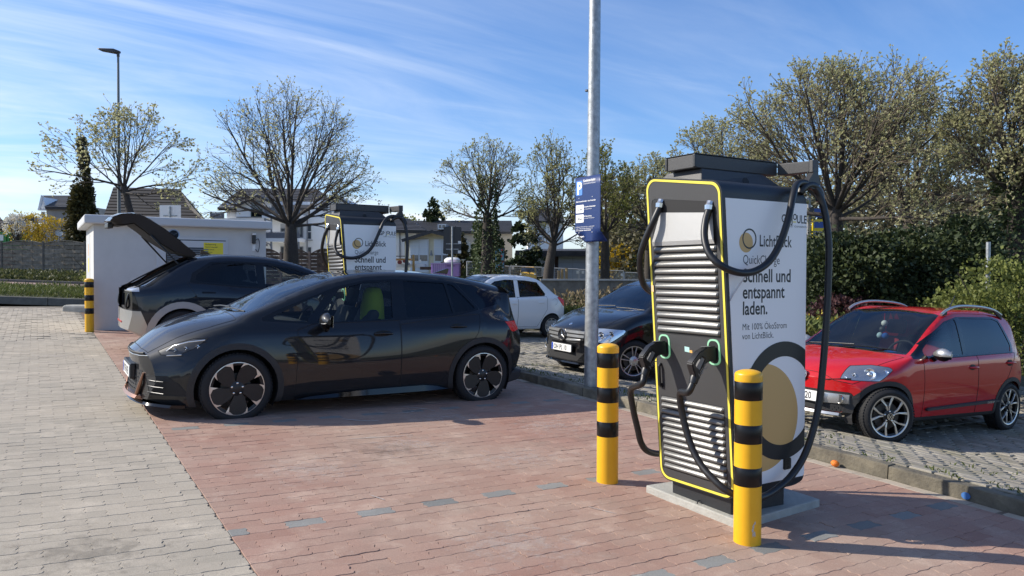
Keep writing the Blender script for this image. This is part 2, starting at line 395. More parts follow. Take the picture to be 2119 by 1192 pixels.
def rect_pave(parent, x0, x1, y0, y1, L, w, zf, mat, grad, gapx, gapy, along='x', seed=3, lim=300, name='paver', stag=.5, ch=.004, skip=None):
    rng = random.Random(seed); items = []
    lx, ly = (L, w) if along == 'x' else (w, L)
    if along == 'x':
        cells = [(x0 + (i + (j % 2) * stag) * L, y0 + j * w) for j in range(int((y1 - y0) / w)) for i in range(-1, int((x1 - x0) / L) + 1)]
    else:
        cells = [(x0 + i * w, y0 + (j + ((i * stag) % 1)) * L) for i in range(int((x1 - x0) / w)) for j in range(-1, int((y1 - y0) / L) + 1)]
    for x, y in cells:
        if x < x0 - .001 or x + lx > x1 + .001 or y < y0 - .001: continue
        if skip and skip(x + lx / 2, y + ly / 2): continue
        q = px((x + lx / 2, y + ly / 2, zf(x + lx / 2, y + ly / 2)))
        if q is None or not (-200 < q[0] < 2119 + 330 and q[1] < 1192 + 200): continue
        items.append((q[2] if (0 < q[0] < 2119 and q[1] < 1192) else q[2] + 30, x, y))
    items.sort(); rest = MB(); poly = [(gapx, gapy), (lx - gapx, gapy), (lx - gapx, ly - gapy), (gapx, ly - gapy)]
    base = stone_mesh(name, poly, mat, ch)
    for k, (d, x, y) in enumerate(items):
        dz = rng.gauss(0, .0022); ga, gb = grad(x + lx / 2, y + ly / 2)
        mt = tilt_mtx(x, y, zf(x, y) + dz, ga, gb, .012, rng)
        if k < lim: o = link(name, base, parent); o.matrix_local = mt
        else:
            vs, fs = stone(poly, ch); rest.add([mt @ V(v) for v in vs], fs)
    o = rest.obj('paver_field', mat, parent, fixn=False); o['kind'] = 'stuff'
# light cut stones along the kerb
cream = sheet('kerb_gutter', KA - .109, KA, .8, 17.5, lambda x, y: gz(x, y) - .0035, m_sand)
rect_pave(cream, KA - .109, KA + .001, .9, 17.4, .2245, .108, lambda x, y: gz(x, y) + .0005, m_cream, lambda x, y: (-.02, .028), .0015, .0015, 'y', 5, 60, 'gutter_stone', ch=.002)
grey = sheet('grey_paving', -14, GX, -1.5, 24.5, lambda x, y: gz(x, y) - .007, m_gsand)
pave(grey, -9.0, GX - .001, 1.2, 15.4, m_grey, seed=4)
# far end of the court: square setts up to the road kerb
rect_pave(grey, -12.5, GX - .002, 15.4, 24.0, .2, .2, lambda x, y: gz(x, y), m_grey, lambda x, y: (-.02, .028), .003, .003, 'x', 6, 260, 'square_sett')
# parking bays beyond the kerb
PGR = lambda x, y: (-.14 if x < KA + 2.24 else -.03, .028)
park = sheet('parking_paving', KA + .12, 19, -2, 34, lambda x, y: zp(x, y) - .012, m_moss, 88, 12)
LINE = [2.62 + k * 2.5 for k in range(-1, 10)]
onl = lambda x, y: any(abs(y - b) < .105 for b in LINE)
rect_pave(park, KA + .135, 14.5, .5, 17, .2, .1, zp, m_park, PGR, .0045, .011, 'y', 7, 300, 'parking_stone', stag=.37, ch=.006, skip=onl)
ls = MB(); rng = random.Random(3)
for b in LINE:
    if b < .6 or b > 17: continue
    for i in range(44):
        x = KA + .15 + i * .2
        mt = tilt_mtx(x, b - .05, zp(x, b) + .001, *PGR(x + .1, b), .006, rng); vs, fs = stone([(.003, .002), (.197, .002), (.197, .098), (.003, .098)], .004)
        if b < 8 and i < 30: o = link('bay_line_stone', MATS.setdefault('_bl', stone_mesh('bay_line_stone', [(.003, .002), (.197, .002), (.197, .098), (.003, .098)], m_mark, .004)), park); o.matrix_local = mt
        else: ls.add([mt @ V(v) for v in vs], fs)
o = ls.obj('bay_line_field', m_mark, park, fixn=False); o['kind'] = 'stuff'
MATS.pop('_bl', None)
# kerb
m_kerb = M('old_kerb_concrete', (.075, .068, .055), .92, nscale=5, col2=(.21, .185, .135), bump=1.0, bscale=38, rand=.22, detail=12)
kerb = struct(MB().box(KA + .02, KA + .10, -1, 30, -.6, -.2).obj('kerb', m_kerb))
rng = random.Random(8); y = -.41
while y < 27:
    prof = rpoly([(0, -.12), (.118, -.12), (.118, .108), (.012, .108)], [0, 0, .010, .016], 3)
    prof = [(p, max(q, -.12)) for p, q in prof]
    b = MB(); n = 12; L = .990
    rs = [[V((p + rng.gauss(0, .0026), L * k / n, q + (rng.gauss(0, .0026) if q > 0 else 0))) for p, q in prof] for k in range(n + 1)]
    b.rings(rs); o = b.obj('kerb_stone', m_kerb, kerb, smooth=40); o.matrix_local = tilt_mtx(KA + rng.gauss(0, .003), y, gz(KA, y) + rng.gauss(0, .003), 0, .028)
    y += 1.0
# blue survey dot on the kerb face
bl = MB(); bl.prism([(.032 * cos(t) , .026 * sin(t)) for t in [2 * pi * k / 14 for k in range(14)]], 'x', -.0035, .002)
o = bl.obj('paint_dot', M('blue_paint', (.05, .16, .42), .8), kerb); o.location = (KA - .0, 2.98, gz(KA, 2.98) + .035)

# scuffs, chalky stains and tyre rub marks on the court
def stain_mat(name, col, amt, scale):
    m = bpy.data.materials.new(name); m.use_nodes = True; n = m.node_tree.nodes; l = m.node_tree.links; b = n['Principled BSDF']; b.inputs['Base Color'].default_value = (*col, 1); b.inputs['Roughness'].default_value = .9
    tc = n.new('ShaderNodeTexCoord'); z = n.new('ShaderNodeTexNoise'); z.inputs['Scale'].default_value = scale; z.inputs['Detail'].default_value = 7; z.inputs['Roughness'].default_value = .72; l.new(tc.outputs['Object'], z.inputs['Vector'])
    ln = n.new('ShaderNodeVectorMath'); ln.operation = 'LENGTH'; l.new(tc.outputs['Object'], ln.inputs[0])
    a = n.new('ShaderNodeMath'); a.operation = 'MULTIPLY_ADD'; l.new(ln.outputs['Value'], a.inputs[0]); a.inputs[1].default_value = -.42; a.inputs[2].default_value = .10
    ad = n.new('ShaderNodeMath'); ad.operation = 'ADD'; l.new(z.outputs[0], ad.inputs[0]); l.new(a.outputs[0], ad.inputs[1])
    r = n.new('ShaderNodeMapRange'); r.inputs[1].default_value = .47; r.inputs[2].default_value = .62; r.inputs[4].default_value = amt; l.new(ad.outputs[0], r.inputs[0])
    t = n.new('ShaderNodeBsdfTransparent'); x = n.new('ShaderNodeMixShader'); l.new(r.outputs[0], x.inputs[0]); l.new(t.outputs[0], x.inputs[1]); l.new(b.outputs[0], x.inputs[2]); l.new(x.outputs[0], n['Material Output'].inputs[0]); MATS[name] = m; return m
m_chalk = stain_mat('chalk_dust', (.56, .51, .46), .26, 9); m_oil = stain_mat('dark_drip', (.06, .055, .05), .22, 7)
rng = random.Random(19)
for nm, x, y, sx, sy, m in (('chalk_stain', 2.72, 6.10, .34, .20, m_chalk), ('chalk_stain', 3.35, 5.35, .22, .14, m_chalk), ('chalk_stain', 1.75, 5.7, .5, .3, m_chalk), ('chalk_stain', 3.55, 7.1, .5, .25, m_chalk), ('chalk_stain', 4.3, 6.3, .4, .25, m_chalk), ('chalk_stain', 2.3, 3.7, .45, .3, m_chalk), ('oil_stain', 2.45, 6.0, .3, .2, m_oil), ('oil_stain', -.6, 6.3, .45, .3, m_oil), ('oil_stain', .2, 4.6, .3, .25, m_oil), ('oil_stain', 4.9, 4.9, .3, .3, m_oil), ('chalk_stain', -.5, 9.5, .7, .4, m_chalk), ('chalk_stain', .2, 13.2, .8, .3, m_chalk), ('chalk_stain', -1.3, 5.2, .6, .35, m_chalk), ('oil_stain', -2.2, 9, .5, .4, m_oil)):
    o = MB().add([(sx * 2.4 * cos(t), sy * 2.4 * sin(t), 0) for t in [2 * pi * k / 20 for k in range(20)]], [tuple(range(20))]).obj(nm, m, red if x > GX else grey, fixn=False); o.matrix_local = tilt_mtx(x, y, gz(x, y) + .0035); o['kind'] = 'stuff'
rub = MB()
for pts, w in ((((2.55, 7.35), (2.72, 7.18), (2.86, 7.12)), .020), (((2.95, 7.55), (3.12, 7.42), (3.30, 7.40), (3.42, 7.46)), .012), (((3.35, 7.75), (3.52, 7.55), (3.60, 7.38)), .014), (((2.3, 6.5), (2.9, 6.42)), .010), (((4.0, 7.2), (4.5, 7.0), (4.9, 6.95)), .012), (((1.9, 4.9), (1.95, 4.75)), .006), (((3.1, 4.05), (3.18, 3.85)), .006)):
    c = catmull([(*p, 0) for p in pts], 8); vs = []; n = len(c)
    for i, p in enumerate(c):
        d = (c[min(i + 1, n - 1)] - c[max(i - 1, 0)]).normalized(); q = V((-d.y, d.x, 0)) * w * (sin(pi * (i + .3) / n) ** .5) * rng.uniform(.5, 1.1)
        for s_ in (q, -q): r = p + s_; vs.append((r.x, r.y, gz(r.x, r.y) + .0038))
    rub.add(vs, [(2 * i, 2 * i + 1, 2 * i + 3, 2 * i + 2) for i in range(n - 1)])
o = rub.obj('rub_marks', M('pale_rub_mark', (.42, .38, .35), .9, nscale=60, namt=.4), red, fixn=False); o['kind'] = 'stuff'
# ------------------------------------------------------------------ bollards
m_yel = M('yellow_paint', (.74, .385, .010), .36, nscale=7, col2=(.80, .43, .014), spec=.5, bump=.04, bscale=25, detail=10)
m_blk = M('black_band', (.005, .005, .006), .3, spec=.35)
m_scr = M('bare_primer', (.45, .43, .38), .7)
m_blackp = M('black_powder_coat', (.018, .020, .023), .45, bump=.12, bscale=900)
m_antr = M('anthracite_panel', (.045, .045, .046), .5, bump=.15, bscale=900)
def bollard(loc, label, top=1.02, scratch=False):
    t = thing('safety_bollard', label, 'bollard', loc, group='yellow and black safety bollards')
    R = .0795
    MB().lathe([(R, -.05), (R, top - .064)], 40).obj('post', m_yel, t, smooth=40)
    dome = [(R + .0012, top - .064), (R + .0012, top - .028)] + [((R + .0012) * cos(a), top - .028 + .030 * sin(a)) for a in [pi / 2 * k / 8 for k in range(1, 9)]]
    MB().lathe(dome, 40).obj('cap', m_yel, t, smooth=30)
    for z0, z1 in ((.846, .953), (.592, .702), (.342, .451)):
        s = z0 * top / 1.02; e = z1 * top / 1.02
        MB().lathe([(R + .0002, s), (R + .0009, s + .001), (R + .0009, e - .001), (R + .0002, e)], 40).obj('stripe', m_blk, t, smooth=60)
    b = MB(); a0 = -.35
    b.lathe([(.0035, 0), (.0035, .002)], 10, Matrix.Translation((R * cos(a0) , R * sin(a0), top - .045)) @ Matrix.Rotation(a0, 4, 'Z') @ Matrix.Rotation(pi / 2, 4, 'Y')); b.obj('cap_screw', m_blk, t)
    if scratch:
        rg = random.Random(4); b = MB()
        for k in range(9):
            a = -1.95 + rg.uniform(-.1, .1); z = rg.uniform(.06, .15); w = rg.uniform(.03, .09); h = rg.uniform(.006, .02); r = R + .0008
            P = [(a - w, z), (a - w * .3, z - h), (a + w, z - h * .4), (a + w * .5, z + h)]
            b.add([(r * cos(x), r * sin(x), y) for x, y in P], [(0, 1, 2, 3)])
        b.obj('paint_scratch', m_scr, t)
    return t
bollard((3.565, 3.115, gz(3.565, 3.115)), 'yellow and black bollard with paint scratches at its foot, nearest the camera', scratch=True)
bollard((3.60, 4.47, gz(3.6, 4.47)), 'yellow and black bollard standing alone between the charger and the galvanised lamp post', 1.03)
bollard((.86, 16.95, gz(.86, 16.95)), 'yellow and black bollard at the corner of the grey transformer station', 1.03)
# ------------------------------------------------------------------ charging station
m_white = M('white_wrap', (.86, .86, .85), .35, spec=.4)
m_ink = M('black_print', (.012, .014, .018), .4)
m_gold = M('gold_print', (.60, .385, .145), .4)
m_ylw = M('yellow_trim', (.82, .70, .09), .4)
m_slat = M('silver_slat', (.155, .155, .15), .34, metal=.35, bump=.1, bscale=900)
m_recs = M('dark_recess', (.012, .012, .013), .7)
m_rub = M('cable_rubber', (.010, .0105, .012), .42)
m_plast = M('black_plastic', (.012, .012, .013), .4, bump=.06, bscale=700)
m_grip = M('grey_grip_label', (.16, .165, .16), .55)
m_chrome = M('chrome_metal', (.72, .71, .69), .22, metal=1)
m_led = M('green_led_ring', (.28, .50, .36), .4, emit=(.30, 1, .45), estr=.16)
m_conc = M('pale_concrete', (.36, .355, .32), .88, nscale=8, namt=.16, bump=.4, bscale=60)
m_screen = M('brushed_screen_cover', (.42, .42, .41), .42, metal=.35, bump=.2, bscale=1200)
def charger(loc, label, sticker=True):
    t = thing('charging_station', label, 'charging station', loc, group='fast charging stations')
    XF = lambda z: -.247 - .0765 * (z - .16)
    # plinth and pad
    pad = MB(); pz = lambda x, y: -.02 * x + .028 * y
    P = [(-.255, -.385), (.635, -.295), (.635, .47), (-.255, .48)]
    pad.add([(x, y, pz(x, y) - .1) for x, y in P] + [(x, y, pz(x, y) + .052) for x, y in P], [(3, 2, 1, 0), (4, 5, 6, 7), (0, 1, 5, 4), (1, 2, 6, 5), (2, 3, 7, 6), (3, 0, 4, 7)])
    pad.obj('concrete_pad', m_conc, t, bevel=.008)
    MB().box(-.205, .30, -.265, .265, .02, .19).obj('plinth', m_blackp, t, bevel=.006)
    b = MB(); b.tube([(-.21, -.0, .075), (-.23, 0, .075), (-.236, 0, .05)], .004, 6); b.obj('anchor_hook', m_blackp, t)
    # body shell: front outline (y, z), roof sloping down to the right-hand side
    def outline(inset, zlo=.155, zr=2.145, zl=2.232, r=.085, y=.34):
        return rpoly([(-y + inset, zlo + inset), (-y + inset, zr - inset), (y - inset, zl - inset), (y - inset, zlo + inset)], r - inset * .7, 7)
    fr = outline(0)
    b = MB(); rs = [[(XF(z), yy, z) for yy, z in fr]]
    rs.append([(XF(z) + .03, yy, z) for yy, z in fr])
    for k in range(9):
        a = pi / 2 * k / 8; x = .30 + .105 * sin(a); d = .11 * (1 - cos(a))
        rs.append([(x, yy * (1 - .012 * (1 - cos(a))), min(max(z, .155 + d * .7), (2.1885 + .128 * yy) - d) if not (.155 + d * .7 < z < 2.1885 + .128 * yy - d) else z) for yy, z in fr])
    b.rings(rs); b.obj('body', m_blackp, t, smooth=38)
    # yellow border and front panel laid on the raked front
    def ringface(o1, o2, off, mat, name, thick=.003):
        n = len(o1); bb = MB()
        vs = [(XF(z) - off, y, z) for y, z in o1] + [(XF(z) - off, y, z) for y, z in o2] + [(XF(z) - off + thick, y, z) for y, z in o1] + [(XF(z) - off + thick, y, z) for y, z in o2]
        bb.add(vs, [(i, (i + 1) % n, n + (i + 1) % n, n + i) for i in range(n)] + [(2 * n + i, i, (i + 1) % n, 2 * n + (i + 1) % n) for i in range(n)] + [(n + i, n + (i + 1) % n, 3 * n + (i + 1) % n, 3 * n + i) for i in range(n)])
        return bb.obj(name, mat, t, smooth=30)
    ringface(outline(.010), outline(.0255), .004, m_ylw, 'yellow_border')
    # front panel with openings: built from strips (top visor, sides, middle, bottom)
    YL, YR = .288, -.283
    RT = lambda y: 2.052 + .112 * (y - 0)             # recess top edge
    ZS1, ZS0 = 1.775, 1.172                              # upper vents
    ZB1, ZB0 = .745, .235                                # lower vents
    oi = outline(.029)
    pan = MB()
    top = [(y, z) for y, z in oi if z > 1.9]; top.sort(key=lambda p: p[0])
    def fstrip(poly, off=.002, dep=.012):
        n = len(poly); pan.add([(XF(z) - off, y, z) for y, z in poly] + [(XF(z) + dep, y, z) for y, z in poly], [tuple(range(n))] + [(i, n + i, n + (i + 1) % n, (i + 1) % n) for i in range(n)])
    ys = sorted(set([y for y, z in top]))
    vis = top + [(top[-1][0], 1.98), (YL, 1.98)] + [(YL, RT(YL) - .035), (YL - .012, RT(YL - .012) - .010), (YL - .035, RT(YL - .035)), (YR + .035, RT(YR + .035)), (YR + .012, RT(YR + .012) - .010), (YR, RT(YR) - .035), (YR, 1.90), (top[0][0], 1.90)]
    fstrip(vis)
    e = .311
    fstrip([(YL, 1.98), (e, 1.98), (e, ZS0), (YL, ZS0)]); fstrip([(-e, 1.90), (YR, 1.90), (YR, ZS0), (-e, ZS0)])
    fstrip([(-e, ZS0), (e, ZS0), (e, ZB1), (-e, ZB1)])
    fstrip([(YL, ZB1), (e, ZB1), (e, ZB0), (YL, ZB0)]); fstrip([(-e, ZB1), (YR, ZB1), (YR, ZB0), (-e, ZB0)])
    bot = [(y, z) for y, z in oi if z < .3]; bot.sort(key=lambda p: p[0])
    fstrip([(-e, ZB0)] + bot + [(e, ZB0)])
    pan.obj('front_panel', m_antr, t)
    # the shell is solid behind, so the recess and vents are built as dark trays standing just proud of it
    rc = MB()
    for (z1, z0) in ((2.06, ZS0), (ZB1, ZB0)):
        rc.add([(XF(z1) - .0008, YL, z1), (XF(z1) - .0008, YR, z1), (XF(z0) - .0008, YR, z0), (XF(z0) - .0008, YL, z0)], [(0, 1, 2, 3)])
    rc.obj('recess', m_recs, t, fixn=False)
    # brushed cover below the cable glands, its foot jutting out
    b = MB(); z1, z0 = 1.985, 1.79
    b.add([(XF(z1) - .003, .205, z1), (XF(z1) - .003, -.262, z1 - .03), (XF(z0) - .020, -.277, z0), (XF(z0) - .020, .282, z0), (XF(z0) - .014, -.277, z0 - .027), (XF(z0) - .014, .282, z0 - .027)], [(0, 1, 2, 3), (3, 2, 4, 5)])
    b.obj('screen_cover', [m_screen], t, fixn=False)
    # louvre slats
    def slats(zt, zb, n, y0, y1):
        p = (zt - zb) / n; prof = [(0.000, p * .97), (-.0075, p * .86), (-.0145, p * .62), (-.0165, p * .50), (-.0155, p * .34), (-.010, p * .22), (.000, p * .17)]
        b = MB(); b.rings([[(x, y, z) for x, z in prof] for y in (y0, y0 + .008, y1 - .008, y1)][0:4]) if False else b.rings([[(x * s, y, p * .5 + (z - p * .5) * (.8 + .2 * s)) for x, z in prof] for y, s in ((y0, .25), (y0 + .01, 1), (y1 - .01, 1), (y1, .25))])
        me = b.mesh('slat', m_slat, smooth=40)
        for k in range(n):
            z = zb + p * k; o = link('slat', me, t); o.location = (XF(z) - .0012, 0, z); o.rotation_euler = (0, math.atan(-.0765), 0)
    slats(1.758, 1.178, 12, YR + .004, YL - .004)
    slats(ZB1 - .004, ZB0 + .004, 12, YR + .004, YL - .004)
    # white side panels with the print on them
    for s in (-1, 1):
        yy = s * .3405
        b = MB(); q = [(XF(2.04) + .028, 2.041), (XF(.24) + .028, .236), (.388, .236), (.402, .25), (.402, 2.041)]
        b.prism([(x, z) for x, z in q], 'y', yy - .002, yy + .002)
        sp = b.obj('side_panel', m_white, t)
        right = (1, 0, 0) if s < 0 else (-1, 0, 0); Y = yy + s * .0026
        T = lambda name, body, size, x, z, bold, sx=1, mat=m_ink: text(name, body, size, face_mtx((x if s < 0 else .04 - x, Y, z), right, (0, 0, 1)), mat, sp, bold, sx=sx)
        def disc(name, cx, cz, r, mat, d, r0=0, clip=None):
            if s > 0: cx = .04 - cx
            n = 64; bb = MB(); yq = yy + s * d
            ou = [(cx + r * cos(2 * pi * k / n), cz + r * sin(2 * pi * k / n)) for k in range(n)]
            lim = lambda p: (min(max(p[0], XF(p[1]) + .030), .401), max(p[1], .238))
            if r0:
                inn = [(cx + r0 * cos(2 * pi * k / n), cz + r0 * sin(2 * pi * k / n)) for k in range(n)]
                fs = []; vs = [(lim(p)[0], yq, lim(p)[1]) for p in ou + inn]
                for k in range(n): fs.append((k, (k + 1) % n, n + (k + 1) % n, n + k))
                bb.add(vs, fs)
            else: bb.add([(lim(p)[0], yq, lim(p)[1]) for p in ou], [tuple(range(n))])
            mm = bb.obj(name, mat, sp, fixn=False)
            if s > 0: mm.scale = (1, 1, 1)
        T('lettering', 'GP J', .074, .150, 1.912, .0014, .86); T('lettering', 'O', .055, .262, 1.932, .0014, .9); T('lettering', 'ULE', .074, .300, 1.912, .0014, .80); T('lettering', 'TRUST YOUR ENERGY', .0175, .212, 1.882, 0, 1.05)
        bb = MB(); bb.add([(((.264 + dx) if s < 0 else .04 - .262 - dx) , yy + s * .0024, z) for dx, z in ((0, 1.914), (.032, 1.914), (.032, 1.922), (0, 1.922))], [(0, 1, 2, 3)]); bb.obj('logo_bar', m_ylw, sp, fixn=False)
        disc('logo_disc', -.178, 1.772, .062, m_gold, .0026); disc('logo_ring', -.148, 1.797, .064, m_ink, .0032, .054)
        T('lettering', 'LichtBlick', .104, -.058, 1.752, .0012, .76)
        T('lettering', 'QuickCharge', .080, -.206, 1.640, -.0003, .80, m_ink)
        T('lettering', 'Schnell und', .118, -.206, 1.526, .0022, .84); T('lettering', 'entspannt', .118, -.206, 1.424, .0022, .84); T('lettering', 'laden.', .118, -.206, 1.322, .0022, .84)
        T('lettering', 'Mit 100% ÖkoStrom', .058, -.206, 1.226, -.0001, .86); T('lettering', 'von LichtBlick.', .058, -.206, 1.168, -.0001, .86)
        disc('sun_disc', -.015, .660, .345, m_gold, .0026); disc('sun_ring', .185, .755, .385, m_ink, .0032, .288)
        b = MB(); b.prism(rpoly([(.19, .30), (.19, .375), (.265, .375), (.265, .30)], .012, 3), 'y', yy + s * .001, yy + s * .006)
        for k in range(2):
            for j in range(3): b.box(.2 + .033 * k, .225 + .033 * k, yy + s * .006, yy + s * .0085, .312 + j * .02, .324 + j * .02)
        b.obj('door_lock', m_plast, sp)
    b = MB(); b.box(-.06, .012, -.2675, -.265, .062, .088); b.obj('inspection_tag', M('green_yellow_tag', (.55, .75, .05), .5), t)
    # seams of the roof cap
    # cable manager on the roof
    b = MB(); b.add([(-.36, -.14, 2.155), (-.36, .24, 2.205), (-.33, .20, 2.25), (-.33, -.11, 2.25), (.40, -.25, 2.10), (.40, .28, 2.16), (.20, .20, 2.25), (.24, -.11, 2.25)], [(0, 3, 2, 1), (4, 5, 6, 7), (0, 4, 7, 3), (1, 2, 6, 5), (3, 7, 6, 2)])
    b.obj('roof_bracket', m_antr, t, bevel=.006)
    b = MB(); b.lathe([(.028, 0), (.028, .004)], 20, Matrix.Translation((0.0, -.178, 2.178)) @ Matrix.Rotation(radians(75), 4, 'X')); b.obj('bracket_hole', m_recs, t)
    MB().box(-.385, .395, -.105, .155, 2.252, 2.338).obj('cable_box', m_antr, t, bevel=.005)
    MB().box(-.39, .40, -.110, .160, 2.3382, 2.344).obj('box_lid', m_blk, t, bevel=.002)
    MB().box(-.392, -.372, -.112, -.092, 2.256, 2.337).obj('box_corner', m_blackp, t, bevel=.004); MB().box(-.392, -.372, .142, .162, 2.256, 2.337).obj('box_corner', m_blackp, t, bevel=.004)
    for s in (-1, 1):
        b = MB(); y0, y1 = (-.105, -.325) if s < 0 else (.155, .375)
        b.add([(.397, y0, 2.256), (.397, y0, 2.334), (.50, y0 , 2.334), (.50, y0, 2.256), (.445, y1, 2.258), (.445, y1, 2.332), (.50, y1, 2.332), (.50, y1, 2.258)], [(0, 1, 2, 3), (7, 6, 5, 4), (0, 4, 5, 1), (1, 5, 6, 2), (2, 6, 7, 3), (3, 7, 4, 0)])
        arm = b.obj('swing_arm', m_antr, t, bevel=.004)
        yc = y1 + s * .012
        MB().box(.442, .504, min(y1, y1 + s * .03), max(y1, y1 + s * .03), 2.254, 2.336).obj('arm_cap', m_antr, arm, bevel=.004)
        # hanger saddle under the arm
        arc = [V((.44 + .105 * cos(a), yc, 2.085 + .085 * sin(a))) for a in [radians(d) for d in range(165, -30, -15)]]
        b = MB(); rs = []
        for p in arc: rs.append(p)
        b.tube(rs, [.022] + [.030] * (len(rs) - 2) + [.024], 10)
        b.add([(.36, yc - .022, 2.15), (.53, yc - .022, 2.14), (.492, yc - .022, 2.256), (.45, yc - .022, 2.256), (.36, yc + .022, 2.15), (.53, yc + .022, 2.14), (.492, yc + .022, 2.256), (.45, yc + .022, 2.256)], [(0, 1, 2, 3), (7, 6, 5, 4), (0, 4, 5, 1), (1, 5, 6, 2), (2, 6, 7, 3), (3, 7, 4, 0)])
        hb = b.obj('cable_saddle', m_plast, arm, smooth=45)
        b = MB()
        for dx in (-.03, .045): b.lathe([(.007, 0), (.007, .004), (0.001, .006)], 10, Matrix.Translation((.455 + dx, yc - .022, 2.18 - abs(dx) * .4)) @ Matrix.Rotation(pi / 2, 4, 'X'))
        b.obj('saddle_screws', m_chrome, arm)
    # sockets, plugs, glands and cables, one set each side
    for s in (-1, 1):
        yc = -.221 if s < 0 else .226
        zc = 1.084; xf = XF(zc)
        ro = rpoly([(yc - .052, zc - .082), (yc + .052, zc - .082), (yc + .052, zc + .082), (yc - .052, zc + .082)], .04, 5)
        ri = rpoly([(yc - .041, zc - .071), (yc + .041, zc - .071), (yc + .041, zc + .071), (yc - .041, zc + .071)], .032, 5)
        so_ = ringface(ro, ri, .008, m_led, 'socket_ring', .006)
        b = MB(); b.add([(XF(z) - .006, y, z) for y, z in ri], [tuple(range(len(ri)))]); b.obj('socket', m_recs, t, fixn=False)
        MB().box(xf - .0045, xf - .002, yc - .014, yc + .014, zc + .094, zc + .134).obj('socket_label', m_white, t)
        # plug: side outline (x outward, z)
        o = [(-.002, -.006), (-.012, .042), (-.085, .036), (-.15, .010), (-.205, -.045), (-.214, -.058), (-.208, -.083), (-.190, -.125), (-.178, -.160), (-.150, -.163), (-.118, -.105), (-.085, -.058), (-.040, -.052), (-.002, -.05)]
        h = [(-.132, -.018), (-.108, -.032), (-.150, -.098), (-.178, -.078), (-.182, -.064)]
        bm = bmesh.new(); w = .027
        def loop(pts): 
            vs = [bm.verts.new((x, 0, z)) for x, z in pts]; return [bm.edges.new((vs[i], vs[(i + 1) % len(vs)])) for i in range(len(vs))]
        es = loop(o) + loop(h); bmesh.ops.triangle_fill(bm, use_beauty=True, edges=es)
        ex = bmesh.ops.extrude_face_region(bm, geom=list(bm.faces)); bmesh.ops.translate(bm, verts=[v for v in ex['geom'] if isinstance(v, bmesh.types.BMVert)], vec=(0, 2 * w, 0))
        bmesh.ops.translate(bm, verts=bm.verts, vec=(0, -w, 0)); bmesh.ops.recalc_face_normals(bm, faces=bm.faces)
        bmesh.ops.bevel(bm, geom=[e for e in bm.edges if len(e.link_faces) == 2 and e.calc_face_angle(0) > .6], offset=.006, segments=2, affect='EDGES', clamp_overlap=True)
        me = bpy.data.meshes.new('plug'); bm.to_mesh(me); bm.free(); me.materials.append(m_plast); me.polygons.foreach_set('use_smooth', [True] * len(me.polygons)); me.set_sharp_from_angle(angle=radians(40))
        pl = link('plug', me, t); pl.location = (xf - .004, yc, zc)
        b = MB(); b.box(-.10, -.05, -.018, .018, .038, .0395); b.add([(-.137, -.0283, -.022), (-.112, -.0283, -.035), (-.152, -.0283, -.101), (-.18, -.0283, -.079)], [(0, 1, 2, 3)]); b.obj('grip_insert', m_grip, pl, fixn=False)
        text('lettering', 'HPC', .042, face_mtx((-.150, -.0285, -.146), (.72, 0, .69), (-.69, 0, .72)), m_grip, pl, .0004, sx=1.15)
        bx = V((-.170, 0, -.155)); dr = V((-.35, 0, -.94)).normalized()
        b = MB(); b.tube([bx + V((.01, 0, .02)), bx, bx + dr * .03], [.027, .029, .026], 14); b.obj('plug_collar', m_plast, pl, smooth=40)
        # gland
        gy = -.247 if s < 0 else .190; gzv = 2.0 if s < 0 else 2.045; gx = XF(gzv) - .012
        gd = V((-.18, .04 * s, -1)).normalized()
        b = MB(); b.tube([V((gx + .01, gy, gzv + .02)), V((gx, gy, gzv)), V((gx, gy, gzv)) + gd * .002, V((gx, gy, gzv)) + gd * .03], [.024, .024, .03, .027], 10); b.obj('cable_gland', m_chrome, t, smooth=30)
        P0 = V((gx, gy, gzv)) + gd * .028
        if s < 0:
            path = [P0, (-.425, -.240, 1.90), (-.455, -.262, 1.80), (-.470, -.315, 1.70), (-.445, -.385, 1.628), (-.34, -.425, 1.585), (-.205, -.43, 1.592), (-.075, -.43, 1.65), (.023, -.43, 1.755), (.105, -.43, 1.92), (.19, -.40, 2.08), (.29, -.352, 2.165), (.40, yc and -.338, 2.178), (.495, -.345, 2.135), (.535, -.37, 2.03), (.548, -.395, 1.87), (.545, -.41, 1.70), (.51, -.425, 1.33), (.465, -.43, .95), (.415, -.43, .67), (.305, -.43, .425), (.16, -.43, .285), (-.02, -.44, .215), (-.17, -.455, .20), (-.31, -.455, .222), (-.40, -.40, .268), (-.425, -.31, .325), (-.43, -.225, .385), (-.43, -.15, .47), (-.435, -.095, .59), (-.45, -.068, .72), (-.475, -.085, .82)]
            end = V((xf - .004, yc, zc)) + bx + dr * .03
            path += [end + dr * .05 + V((-.004, .02, -.01)), end]
        else:
            path = [P0, (-.44, .22, 1.92), (-.45, .285, 1.80), (-.44, .345, 1.69), (-.40, .385, 1.58), (-.34, .41, 1.49), (-.24, .42, 1.44), (-.12, .43, 1.46), (0, .43, 1.56), (.09, .43, 1.74), (.16, .42, 1.95), (.24, .40, 2.10), (.34, .388, 2.168), (.44, .388, 2.17), (.52, .395, 2.10), (.545, .41, 1.95), (.54, .43, 1.6), (.47, .44, 1.1), (.36, .44, .70), (.22, .44, .46), (.05, .44, .33), (-.12, .44, .29), (-.27, .435, .32), (-.345, .43, .39), (-.385, .425, .50), (-.43, .42, .64), (-.475, .39, .78)]
            end = V((xf - .004, yc, zc)) + bx + dr * .03
            path += [end + dr * .06, end]
        b = MB(); b.tube(catmull(path, 6), .0225, 12); b.obj('charging_cable', m_rub, t, smooth=60)
    # small stickers, lock and handle
    b = MB(); z = 1.083
